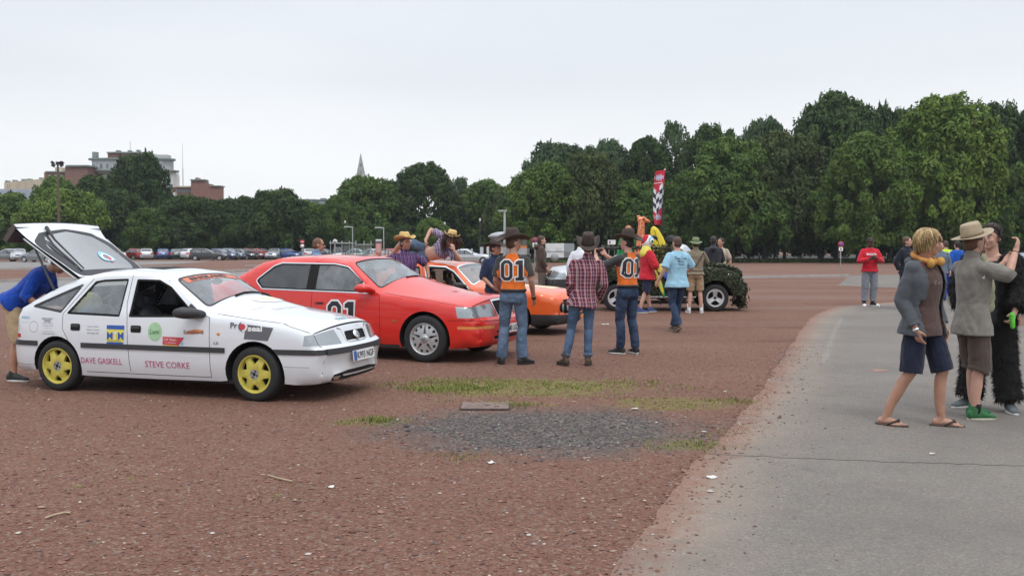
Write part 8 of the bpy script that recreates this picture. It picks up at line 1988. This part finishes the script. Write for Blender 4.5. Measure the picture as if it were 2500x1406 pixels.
# manhole cover
q = [ground(1120, 984), ground(1243, 984), ground(1250, 1001), ground(1126, 1003)]
c = sum(q, Vector()) / 4; wd, dp = (q[1] - q[0]).length * .98, .44
mh = empty('manhole_cover', c, 0, 'rusty brown rectangular manhole cover beside the dark gravel patch', 'manhole cover')
P_ = rrect(-wd / 2, -dp / 2, wd / 2, dp / 2, .05)
mb = MB(); mb.extrude(P_, .009, Matrix.Translation((0, 0, .004))); mb.build('frame', mat('rust_dark', (.05, .035, .03), .8, var=.3), mh)
mb = MB(); mb.extrude(inset(P_, .018), .014, Matrix.Translation((0, 0, .004))); lid = mb.build('lid', mat('rusty_iron', (.17, .115, .10), .75, var=.25, scale=9, bmp=.5), mh)
for x, y in ((.02, -.02), (.12, -.09)): mb = MB(); mb.smooth = False; mb.box((x, y, .0187), (.05, .03, .003)); mb.build('lifting_slot', M_BLACK, lid)
# scraps of litter
for px, py, s_, lb in ((1550, 1001, .06, 'white paper scrap on the dark gravel, right of the manhole'), (1478, 793, .11, 'pale flattened packet on the red gravel behind the red plaid man'), (808, 1191, .04, 'white paper scrap on the red gravel in the foreground'), (1735, 1168, .06, 'white torn paper on the edge of the asphalt'), (2276, 1111, .035, 'small white paper bit on the asphalt below the flip-flops'), (1200, 1132, .04, 'small white paper bit below the dark gravel'), (1170, 942, .0, ''), (2398, 964, .05, 'white paper bit on the asphalt between the green shoe and the fur legs'), (2188, 735, .06, 'white scrap far back on the asphalt by the navy jacket man')):
    if not lb: continue
    p = ground(px, py); s_ *= .7; mb = MB(); r_ = random.Random(px); n = 8
    top = [(math.cos(6.283 * i / n) * s_ * r_.uniform(.6, 1.2), math.sin(6.283 * i / n) * s_ * .7 * r_.uniform(.6, 1.2), .010 + r_.uniform(0, .015)) for i in range(n)]
    mb.smooth = False; mb.add([(0, 0, .02)] + top + [(x * 1.02, y * 1.02, z - .005) for x, y, z in top], [(0, i + 1, (i + 1) % n + 1) for i in range(n)] + [(i + 1, i + 1 + n, (i + 1) % n + 1 + n, (i + 1) % n + 1) for i in range(n)])
    tag(mb.build('litter', mat('paper', (.66, .65, .62), .8), None, p), lb, 'litter')
for pts, lb in (([(655, 1163), (680, 1171), (712, 1178)], 'thin dry straw stalk on the red gravel, lower left middle'), ([(112, 1268), (135, 1260), (158, 1255), (170, 1256)], 'pale dry twig on the red gravel at lower left'), ([(1158, 938), (1172, 944), (1185, 946)], 'pale dry stalk lying in the grass above the manhole')):
    a = [ground(*p) + Vector((0, 0, .012)) for p in pts]; mb = MB(); mb.tube(a, .006, 6); tag(mb.build('twig', mat('dry_stalk', (.42, .33, .22), .9)), lb, 'twig')
# inflatable giraffe, surfboard, banner on the off-roader
Y = 25.3; A = lambda px, py: at(px, py, Y); o = A(1565, 640)
gr = empty('inflatable_giraffe', o, 0, 'orange inflatable giraffe with pale crazed pattern sticking out of the off-roader', 'inflatable')
m, nt, b = sh('giraffe_print'); v = coords(nt); vo = nd(nt, 'ShaderNodeTexVoronoi', Scale=11.0); vo.feature = 'DISTANCE_TO_EDGE'; nt.links.new(v, vo.inputs[0])
nt.links.new(ramp(nt, vo.outputs['Distance'], [(.035, (.72, .42, .22)), (.07, (.62, .12, .045))]), b.inputs['Base Color']); b.inputs['Roughness'].default_value = .35
mb = MB(); T_ = lambda px, py: A(px, py) - o
mb.tube([T_(1566, 660), T_(1565, 620), T_(1564, 595), T_(1565, 565), T_(1566, 545)], [.22, .19, .115, .09, .08], 16); mb.tube([T_(1562, 538), T_(1570, 535), T_(1580, 540), T_(1584, 541)], [.065, .075, .052, .04], 12)
for dx in (-3, 2): mb.tube([T_(1562 + dx * .5, 536), T_(1559 + dx, 528)], [.02, .026], 8)
mb.tube([T_(1563, 535), T_(1557, 531)], [.03, .012], 8); finish(mb, 'body', m, gr, .016, 3)
mb = MB(); mb.ell(T_(1571, 534) + Vector((0, -.08, 0)), (.016, .012, .018)); mb.build('eye', M_BLACK, gr)
o = A(1606, 620); sb = empty('surfboard', o, 0, 'yellow surfboard with thin dark centre line standing in the off-roader', 'surfboard')
ax = (A(1594, 553) - A(1622, 640)).normalized(); lt_ = Vector((ax.z, 0, -ax.x)); mb = MB(); ctr = A(1594, 553)
mb.loft([(ctr - ax * d, lt_ * w_, Vector((0, t_, 0))) for d, w_, t_ in ((0, .01, .01), (.03, .06, .025), (.12, .115, .04), (.35, .165, .05), (.7, .195, .055), (1.2, .205, .055), (1.6, .19, .05))], 20); mb.v = [tuple(Vector(x) - o) for x in mb.v]; mb.build('board', mat('yellow_gelcoat', (.75, .58, .03), .3, var=.05), sb)
mb = MB(); mb.tube([ctr - ax * .1 + Vector((0, -.048, 0)) - o, ctr - ax * .5 + Vector((0, -.058, 0)) - o, ctr - ax * 1.2 + Vector((0, -.060, 0)) - o], .006, 5); mb.build('stringer', M_TRIM, sb)
Y = 26.6; bn = empty('banner_flag', GY(1620, Y), 0, 'tall red feather banner with black and white chequers above the off-roader', 'banner'); o = bn.location
mb = MB(); mb.tube([(at(1613, 640, Y) - o) * Vector((1, 1, 0)) if False else Vector((at(1614, 640, Y).x - o.x, .06, .05)), at(1618, 520, Y) - o + Vector((0, .06, 0)), at(1623, 415, Y) - o + Vector((0, .05, 0))], [.016, .013, .008], 8); mb.build('pole', M_TRIM, bn)
mb = MB(); mb.ell(at(1623.5, 414.5, Y) - o, (.022, .022, .022)); mb.build('finial', M_WHITE, bn)
def bmap(u, v):  # u 0..1 left to right, v 0..1 top to bottom
    xl, xr = 1599.5 - 3 * v - 2.5 * math.sin(v * 3.1), 1623.5 - 5 * v - 1.5 * math.sin(v * 3.1); p = at(xl + (xr - xl) * u, 418 + 131 * v - 3 * u * (1 - v), Y); return p - o + Vector((0, .10 * math.sin(u * 5 + v * 4) * (.3 + v), 0))
cells = MB(); nu, nv = 24, 72
BM = [mat('banner_red', (.50, .025, .05), .7), mat('banner_white', (.68, .68, .72), .7), mat('banner_black', (.03, .03, .06), .7), mat('banner_lilac', (.42, .42, .60), .7)]
vs = [bmap(i / nu, j / nv) for j in range(nv + 1) for i in range(nu + 1)]; fs = []; mi = []
for j in range(nv):
    for i in range(nu):
        u, v = (i + .5) / nu, (j + .5) / nv; k = 0; wv = v - .05 * math.sin(u * 6)
        if .30 < wv < .74:
            k = 1 if (int(u * 3.2 + .2) + int((wv - .30) / .088)) % 2 == 0 else 2
            if wv < .36 and k == 2: k = 0
        elif .225 < v < .24 and u < .85: k = 1
        for cv in (.13, .86):
            dx, dy = (u - .47) / .36, (v - cv) / .045
            if dx * dx + dy * dy < 1: k = 3
            elif dx * dx + dy * dy < 1.9 and (i * 7 + j * 5) % 5 == 0: k = 1
            if abs(dx) < .8 and abs(dy) < .3 and (i + j) % 3 == 0 and k == 3: k = 1
            if abs(dx) < .75 and abs(dy) < .22 and (i * 2 + j) % 4 == 0: k = 2
        fs.append((j * (nu + 1) + i, j * (nu + 1) + i + 1, (j + 1) * (nu + 1) + i + 1, (j + 1) * (nu + 1) + i)); mi.append(k)
link('cloth', np_mesh('cloth', [tuple(p) for p in vs], fs, mi, True), BM, bn)
# parcel shelf held up in the boot of the hatchback, with a small bag
mb = MB(); mat_rect(mb, (-2.95, .1, 1.02), (.50, 1.0, .03), Matrix.Rotation(R(-24), 3, 'Y')); o = mb.build('parcel_shelf', mat('grey_carpet', (.075, .085, .12), .95)); o.matrix_world = Mw; tag(o, 'dark grey parcel shelf tilted in the open boot of the white hatchback', 'parcel shelf')
# white trailer box
Y = 62; o = GY(1360, Y); tr = empty('trailer', o, 0, 'white box trailer with grey end standing behind the brown hooded man', 'trailer')
bx = lambda nm, x0, x1, y0, y1, dy, dep, m_: bpart(nm, [(x0, x1, y0, y1)], Y + dy, dep, m_, tr, o)
bx('body', 1334, 1377, 594, 629, 0, 2.2, mat('trailer_white', (.68, .70, .70), .5, var=.05)); bx('end_panel', 1377, 1402, 594.3, 629, .15, 2.0, mat('trailer_grey', (.27, .30, .32), .6)); bx('rub_rail', 1333.6, 1402, 613, 614.2, -.04, .1, M_STEEL); bx('hatch', 1357, 1371, 604, 612.6, -.03, .1, mat('trailer_panel', (.60, .62, .62), .5)); bx('hatch', 1336, 1341, 604, 612.6, -.03, .1, mat('trailer_panel', (.60, .62, .62), .5)); bx('chassis', 1336, 1400, 629, 631, .3, 1.6, M_TRIM)
mb = MB(); c = at(1354, 628, Y) - o; mb.lathe([(.001, -.06), (.22, -.06), (.22, .25)], tuple(c), 'y', 20); mb.build('wheel', M_RUBBER, tr); mb = MB(); mb.lathe([(.001, -.10), (.25, -.10), (.25, .3)], tuple(c), 'y', 24); mb.build('mudguard', mat('trailer_mudguard', (.32, .33, .33), .6), tr)
# kiosk with lens shaped roof
Y = 60; o = GY(1240, Y); ki = empty('kiosk', o, 0, 'white and green ticket kiosk with a grey lens shaped roof behind the dark hats', 'kiosk')
bx = lambda nm, x0, x1, y0, y1, dy, dep, m_: bpart(nm, [(x0, x1, y0, y1)], Y + dy, dep, m_, ki, o)
bx('white_panel', 1188, 1242, 599, 618, 0, .4, M_WHITE); bx('green_frame', 1194, 1197, 590, 632, -.05, .15, mat('kiosk_green', (.04, .20, .12), .5)); bx('green_frame', 1194, 1240, 590, 593, -.05, .15, mat('kiosk_green', (.04, .20, .12), .5)); bx('cabin', 1240, 1290, 585, 634, .2, 1.6, mat('kiosk_olive', (.16, .18, .14), .6)); bx('yellow_sign', 1270, 1286, 600, 606, .1, .1, I_ORANGE); bx('counter', 1262, 1292, 606, 622, .05, .3, M_RENDER); bx('post', 1288, 1290.5, 580, 634, 0, .15, M_TRIM)
mb = MB(); c = at(1235, 576, Y) - o; mb.lathe([(.001, .26), (.45, .24), (.85, .14), (1.08, 0), (1.05, -.08), (.7, -.20), (.001, -.30)], tuple(c), n=32); mb.build('roof', mat('kiosk_roof', (.34, .37, .37), .45), ki)
mb = MB(); mb.tube([(c.x, c.y, 0), (c.x, c.y, c.z)], .12, 10); mb.build('column', M_STEEL, ki)
# lamp posts, floodlights and signs
def lamp(px, top, Y, kind, label, h0=None):
    o = GY(px, Y); h = at(px, top, Y).z - o.z; r_ = empty('street_lamp', o, 0, label, 'street lamp')
    mb = MB(); mb.tube([(0, 0, 0), (0, 0, h * .5), (0, 0, h)], [.10, .08, .06] if kind == 'arm' else [.06, .05, .04], 8); mb.build('pole', M_STEEL if kind != 'globe' else M_TRIM, r_)
    if kind == 'arm':
        mb = MB(); mb.smooth = False; mb.box((-.1, 0, h + .03), (.5, .2, .09)); mb.build('lamp_head', M_STEEL, r_)
    elif kind == 'side': mb = MB(); mb.tube([(0, 0, h - .05), (-.35, 0, h), (-.75, 0, h - .02)], [.035, .05, .07], 8); mb.build('lamp_head', M_STEEL, r_)
    else: mb = MB(); mb.ell((0, 0, h + .12), (.10, .10, .16)); mb.build('lamp_head', mat('frosted_globe', (.55, .58, .58), .3), r_)
    return r_
lamp(1232, 516, 58, 'arm', 'pale grey pole lamp with flat head rising behind the kiosk'); lamp(937, 556, 90, 'side', 'thin grey lamp post above the straw hat in purple plaid'); lamp(861, 554, 96, 'side', 'thin grey lamp post left of the bus shelter lamps'); lamp(843, 545, 104, 'globe', 'globe lamp post beside the bus shelter'); lamp(1086, 549, 100, 'globe', 'globe lamp post seen above the lying man hat'); lamp(1172, 540, 100, 'globe', 'globe lamp post between the lying man and the kiosk')
o = GY(145, 92); h = at(145, 402, 92).z - o.z; fm = empty('floodlight_mast', o, 0, 'tall rusty floodlight mast with clustered lamps at upper left', 'floodlight mast')
mb = MB(); mb.tube([(0, 0, 0), (0, 0, h)], [.16, .09], 10); mb.build('mast', mat('rusty_mast', (.11, .075, .06), .8), fm); mb = MB(); mb.tube([(-.45, 0, h), (.5, 0, h + .03)], .04, 6); mb.build('cross_arm', M_TRIM, fm)
for x, z, a in ((-.42, .16, 35), (.05, .14, 0), (.30, .15, -25), (.45, .12, -40), (-.38, -.10, 30), (.40, -.08, -30)): mb = MB(); mat_rect(mb, (x, -.1, h + z), (.30, .18, .22), Matrix.Rotation(R(a), 3, 'Y')); mb.build('floodlight', M_TRIM, fm)
def sign(px, Y, discs, label, plate=None):
    o = GY(px, Y); hz = at(px, discs[0][0], Y).z - o.z; r_ = empty('road_sign', o, 0, label, 'road sign'); mb = MB(); mb.tube([(0, .03, 0), (0, .03, hz)], .035, 8); mb.build('post', M_STEEL, r_)
    for py, rad, m1, m2, bar in discs:
        z = at(px, py, Y).z - o.z; mb = MB(); mb.lathe([(.001, -.01), (rad, -.01), (rad, .015)], (0, 0, z), 'y', 24); mb.build('disc', m1, r_)
        if m2: mb = MB(); mb.lathe([(.001, -.016), (rad * .72, -.016), (rad * .72, -.01)], (0, 0, z), 'y', 24); mb.build('disc_face', m2, r_)
        if bar: mb = MB(); mat_rect(mb, (0, -.022, z), (rad * 1.35, .008, rad * .28), Matrix.Rotation(R(bar), 3, 'Y') if bar != 1 else None); mb.build('bar', M_WHITE if bar == 1 else I_RED, r_)
    if plate: z = at(px, plate, Y).z - o.z; mb = MB(); mat_rect(mb, (0, -.01, z), (.30, .02, .28)); p_ = mb.build('plate', M_WHITE, r_); mb = MB(); mat_rect(mb, (0, -.023, z), (.10, .006, .15)); mb.build('plate_symbol', I_GREY, p_)
    return r_
sign(738, 100, [(591, .22, I_RED, None, 1), (601, .22, M_STEEL, M_WHITE, 0)], 'red no entry sign over a grey sign left of the balding man'); sign(818, 92, [(590, .22, M_WHITE, M_STEEL, 0)], 'round white faced road sign right of the balding man')
sign(2053, 74, [(596.5, .21, I_RED, I_BLUE, 45)], 'round no parking sign with white plate on a thin post before the wood', 608); sign(1306, 62, [(587, .19, I_RED, mk('ink_dark_blue', (.05, .07, .2)), 45)], 'small no parking sign with plate behind the brown hooded man', 598)
Y = 88; o = GY(924, Y); to = empty('information_totem', o, 0, 'red and white information totem with dark top right of the bus shelter', 'totem')
for nm, y0, y1, m_ in (('panel', 594, 636, mk('totem_red', (.50, .17, .14))), ('dark_cap', 588, 594, I_GREY), ('white_cap', 584.5, 588, M_WHITE)): bpart(nm, [(917, 931, y0, y1)], Y, .3, m_, to, o)
for y in (598, 603, 608, 613): bpart('text_line', [(919, 929, y, y + 1.6)], Y - .02, .05, I_WHITE, to, o)
Y = 98; o = GY(855, Y); bs = empty('bus_shelter', o, 0, 'steel and glass bus shelter behind the silver saloons', 'bus shelter')
for x in (806, 816, 834, 852, 868, 888, 905): bpart('post', [(x, x + 1.6, 588, 636)], Y, .12, M_STEEL, bs, o)
bpart('roof', [(804, 862, 592, 595)], Y - .4, 1.6, M_STEEL, bs, o); bpart('roof', [(866, 908, 596, 598)], Y - .4, 1.6, M_STEEL, bs, o); bpart('glass_panel', [(868, 906, 599, 628)], Y + .3, .03, glass('shelter_glass', (.7, .8, .78), haze=.5), bs, o); bpart('glass_panel', [(836, 866, 599, 628)], Y + .3, .03, glass('shelter_glass'), bs, o)
# low railing with stone pillars, right of the lying man
Y = 98; o = GY(1140, Y); ra_ = empty('railing', o, 0, 'low iron railing between stone pillars behind the silver saloon', 'railing')
for x in (1098, 1124, 1138, 1150, 1172, 1190): bpart('pillar', [(x, x + (8 if x == 1172 else 4), 607 if x != 1172 else 603, 634)], Y, .4, M_RENDER, ra_, o)
for y in (609, 620): bpart('rail', [(1090, 1200, y, y + 1)], Y + .15, .05, M_TRIM, ra_, o)
for k, px in enumerate((905, 912, 936, 944, 952)):
    mb = MB(); mb.tube([(0, 0, 0), (0, 0, 1.15)], .09, 8); tag(mb.build('bollard', M_STEEL, None, GY(px, 86)), 'grey steel bollard near the information totem', 'bollard', 'bollards by the information totem')
Y = 70; o = GY(1489, Y); ns = empty('notice_board', o, 0, 'white notice board on legs behind the photographer hands', 'notice board')
bpart('board', [(1484, 1503, 586, 597)], Y, .06, M_WHITE, ns, o); bpart('leg', [(1486, 1487.2, 597, 660)], Y + .01, .05, M_STEEL, ns, o); bpart('leg', [(1500, 1501.2, 597, 660)], Y + .01, .05, M_STEEL, ns, o); bpart('print', [(1487, 1491, 588.5, 594)], Y - .01, .02, I_GREY, ns, o)
